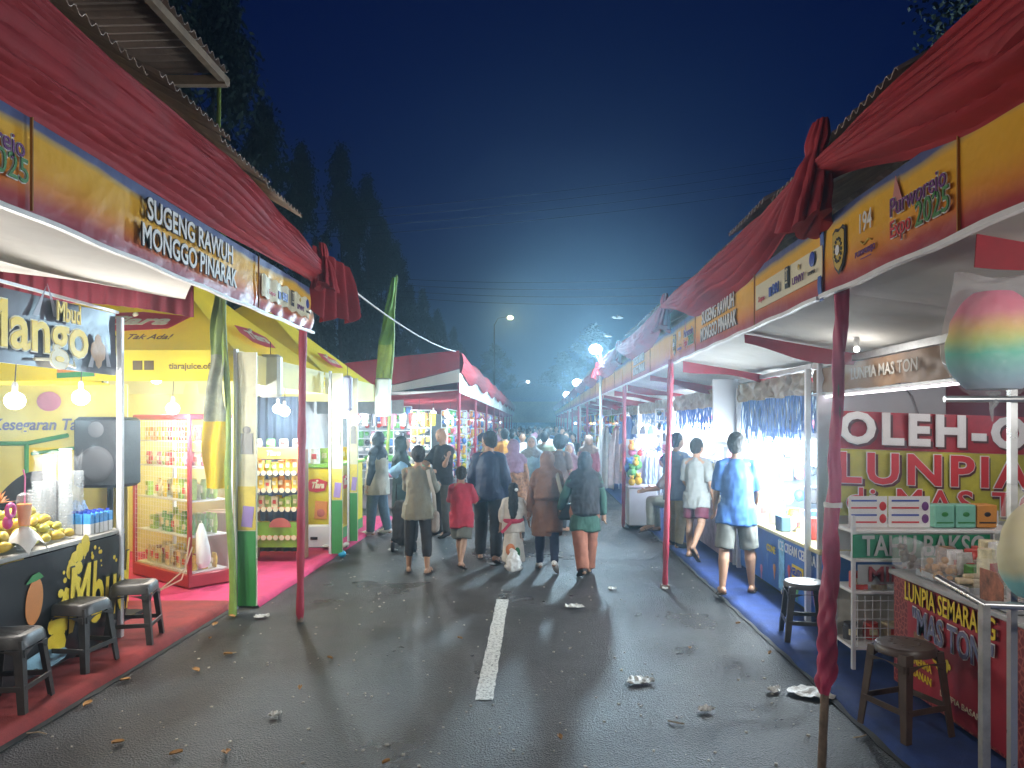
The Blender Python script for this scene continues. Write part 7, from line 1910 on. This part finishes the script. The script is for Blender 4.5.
# broad tree at the upper right corner
t = thing('broad_tree', 'dark leafy tree tip showing above the right red drape at the top corner', 'tree', (7.2, 10.5, 0))
rnd = random.Random(5); V = []; Fc = []
for i in range(16000):
    a = rnd.uniform(0, 2*PI); q = rnd.random()**.5*2.2; zc = 7.2+rnd.gauss(0, .9); p = Vector((7.7+q*math.cos(a)*rnd.uniform(.6, 1), 10.5+q*math.sin(a), zc))
    p += Vector((math.sin(zc*5+a*3)*.25, 0, .3*math.sin(a*5)))
    d = Vector((rnd.gauss(0, 1), rnd.gauss(0, 1), rnd.gauss(0, 1))).normalized(); w = d.cross(Vector((rnd.gauss(0, 1), rnd.gauss(0, 1), rnd.gauss(0, 1)))).normalized(); k = len(V); l = .10; b = .03
    V += [p, p+d*l*.5+w*b, p+d*l, p+d*l*.5-w*b]; Fc.append((k, k+1, k+2, k+3))
me = bpy.data.meshes.new('crown'); me.from_pydata([tuple(v) for v in V], [], Fc); me.materials.append(leaf_dark); link('crown', me, t)
mb = MB(); mb.tube([(7.3, 10.5, 0), (7.25, 10.5, 3), (7.3, 10.5, 6), (7.0, 10.4, 7.6)], [.22, .18, .13, .04], 10); mb.tube([(7.3, 10.5, 5), (6.5, 10.3, 6.3), (5.9, 10.2, 7.1)], [.1, .06, .03], 8); mb.tube([(7.3, 10.5, 5.4), (8.1, 10.7, 6.5), (8.7, 10.8, 7.3)], [.1, .06, .03], 8); mb.build('trunk', bark, t)
# distant trees closing the road
for k, (x, y, H) in enumerate([(3.5, 92, 10), (7, 88, 12), (-1.5, 120, 9), (2.0, 125, 10), (-6, 110, 12)]):
    t = thing('columnar_tree', ['hazy tree right of the street end', 'taller hazy tree right of the street end', 'hazy tree far behind the crowd, left', 'hazy tree far behind the crowd, right', 'hazy tree left of the street end'][k], 'tree', (x, y, 0), k, 'hazy trees at the street end')
    child(t, crowns[k % 3][0], 'crown'); child(t, crowns[k % 3][1], 'trunk'); s = H/15; t.scale = (s*2.2, s*2.2, s)
# tent across the end of the street
t = thing('event_tent', 'pale yellowish event tent closing the far end of the street', 'tent', (.2, 60, 0))
mb = MB(); mb.sheet(lambda u, v: Vector((-5+10*u, 60, 2.0+1.7*v)), 20, 4, .03); mb.build('front_panel', M('pale_beige_panel', (.5, .45, .3), .7, var=.2, vs=1), t)
mb = MB(); mb.poly([Vector((-6, 60, 3.7)), Vector((6, 60, 3.7)), Vector((0, 60, 5.2))], (0, 8, 0)); mb.build('roof', M('pale_roof', (.4, .42, .45), .7), t)
for x in (-5.5, 5.5):
    mb = MB(); mb.box((x, 60, 1.9), (.2, .2, 3.8)); mb.build('leg', steel_w, t)
# overhead wires
wire_m = M('overhead_wire', (.02, .02, .022), .5)
def wire(pts_, label, r=.012, sag=.4, n=20, group='overhead wires', mat=None):
    a, b = Vector(pts_[0]), Vector(pts_[1]); mb = MB()
    mb.tube([a.lerp(b, i/n)-Vector((0, 0, sag*4*(i/n)*(1-i/n))) for i in range(n+1)], r, 5); o = mb.build('wire', mat or wire_m); return tag(o, label, 'wire', group)
for k in range(4): wire(((-14, 26+.3*k, 8.1+.35*k), (14, 30+.3*k, 12.0+.5*k)), 'thin dark wire slanting across the dusk sky in the bundle of four', .009, .5)
for k in range(4): wire(((-12, 36+.5*k, 8.6+.35*k), (16, 28, 7.2+.4*k)), 'thin wire crossing the sky above the floodlights', .009, .9, group='lower overhead wires')
wire(((-1.9, 7.0, 3.22), (-1.7, 15.9, 3.38)), 'pale rope from the red drape tail to the red tent roof', .010, .12, group=None, mat=M('pale_rope', (.5, .5, .5), .7))
wire(((-2.0, 6.9, 3.35), (-11.5, 33, 9)), 'pale guy rope running from the left drape up to the trees', .008, .05, group=None, mat=M('pale_rope', (.5, .5, .5), .7))
for k, (px, py, l) in enumerate(((612, 317, .30), (604, 335, .26), (617, 316, .2))):
    p = at(px, py, 24); mb = MB(); mb.tube([p, p+Vector((l, .1, -.03))], .035, 6); o = mb.build('cable_clamp', M('pale_clamp', (.6, .6, .6), .3)); tag(o, ['pale cable clamp on the wires, upper left of the bright floodlight', 'pale cable clamp just above the bright floodlight', 'pale cable clamp right of the upper one'][k], 'cable clamp')

# litter
def litter(x, y, kind, label, s=.06, rz=0, col=None, group=None):
    mb = MB(); rr = random.Random(int(x*100+y*37))
    def T(p): p = Matrix.Rotation(rz, 3, 'Z') @ Vector(p); return Vector((x+p.x, y+p.y, p.z+.004))
    if kind == 'leaf':
        mb.sheet(lambda u, v: T(((u-.5)*s*2.2, (v-.5)*s*1.6*math.sin(PI*(.08+.84*u)), .006+.012*(v-.5)**2*4+.01*u*(rr.random()*0+1))), 8, 4, .0015)
        m = M('dry_leaf', (.34, .17, .04), .7, var=.3, vs=40)
    elif kind == 'wrap':
        mb.sheet(lambda u, v: T(((u-.5)*s*2*(1+.2*math.sin(v*5)), (v-.5)*s*1.3*(1+.3*math.sin(u*4)), .012+.018*abs(noise.noise(Vector((u*4+x, v*4, y))))*2)), 14, 14, .002)
        m = M('crumpled_white_film', (.62, .62, .58), .4, var=.15, vs=40, bump=.4, bs=60)
    else:
        mb.tube([T((-s, 0, .006)), T((0, s*.2, .009)), T((s, -s*.1, .006))], .004, 6); m = M('dry_stick', (.42, .33, .22), .8)
    o = mb.build({'leaf': 'dry_leaf', 'wrap': 'crumpled_wrapper', 'stick': 'stick'}[kind], m); return tag(o, label, {'leaf': 'leaf', 'wrap': 'wrapper', 'stick': 'stick'}[kind], group)
def gp(px, py): return at(px, py, FOC*EYE/(py-VPY))
for px, py, kd, lab, s, rz in [(640, 683, 'wrap', 'crumpled white wrapper right of the painted dash', .085, .2), (575, 608, 'wrap', 'flat white wrapper strip beyond the painted dash', .08, -.2), (275, 717, 'wrap', 'small white scrap on the lower left of the road', .035, .5), (812, 695, 'wrap', 'clear crumpled bag at the edge of the blue carpet', .13, -.6),
        (774, 692, 'wrap', 'pale scrap beside the twisted pole', .05, .9), (706, 712, 'wrap', 'small brownish scrap between the dash and the blue carpet', .045, .1), (262, 618, 'wrap', 'white paper scrap at the corner of the red carpet', .06, .2), (665, 590, 'wrap', 'tiny pale scrap at the foot of the second pole', .03, 0), (344, 556, 'wrap', 'pale scrap near the blue crushed cup', .05, .7), (612, 590, 'wrap', 'small grey scrap near the strolling group', .04, .2), (519, 566, 'wrap', 'white scrap under the strolling group', .04, .4), (393, 551, 'wrap', 'white scrap behind the olive shirt', .06, 0)]:
    p = gp(px, py); litter(p.x, p.y, kd, lab, s, rz)
for k, (px, py) in enumerate([(125, 682), (88, 706), (196, 672), (228, 656), (226, 755), (176, 756), (215, 626), (232, 618), (118, 745), (210, 640), (386, 765), (300, 690), (330, 660), (690, 650), (738, 625), (770, 655), (560, 740), (460, 640)]):
    p = gp(px, py); litter(p.x, p.y, 'leaf', 'small dry orange leaf fallen on the wet asphalt', .03 if k < 9 else .018, k*1.3, group='dry leaves on the road')
for k, (px, py, s) in enumerate([(37, 735, .06), (230, 655, .05), (120, 620, .04), (676, 724, .05), (860, 738, .05)]):
    p = gp(px, py); litter(p.x, p.y, 'stick', 'thin pale twig lying on the road', s, k*.9, group='twigs on the road')
# tiny grit specks, uncountable
rnd = random.Random(99); mb = MB()
for k in range(420):
    y = 3.6+9*rnd.random()**1.4; x = rnd.uniform(-2.9, 1.85); r = rnd.uniform(.003, .009)
    mb.box((x, y, r*.5), (r*2, r*rnd.uniform(1, 2.4), r), Matrix.Rotation(rnd.uniform(0, 3), 3, 'Z'))
o = mb.build('grit', M('pale_grit', (.45, .42, .36), .7, var=.5, vs=3), None, False); tag(o, 'scattered pale grit and crumbs over the asphalt', 'grit', kind='stuff')
haze(.009)
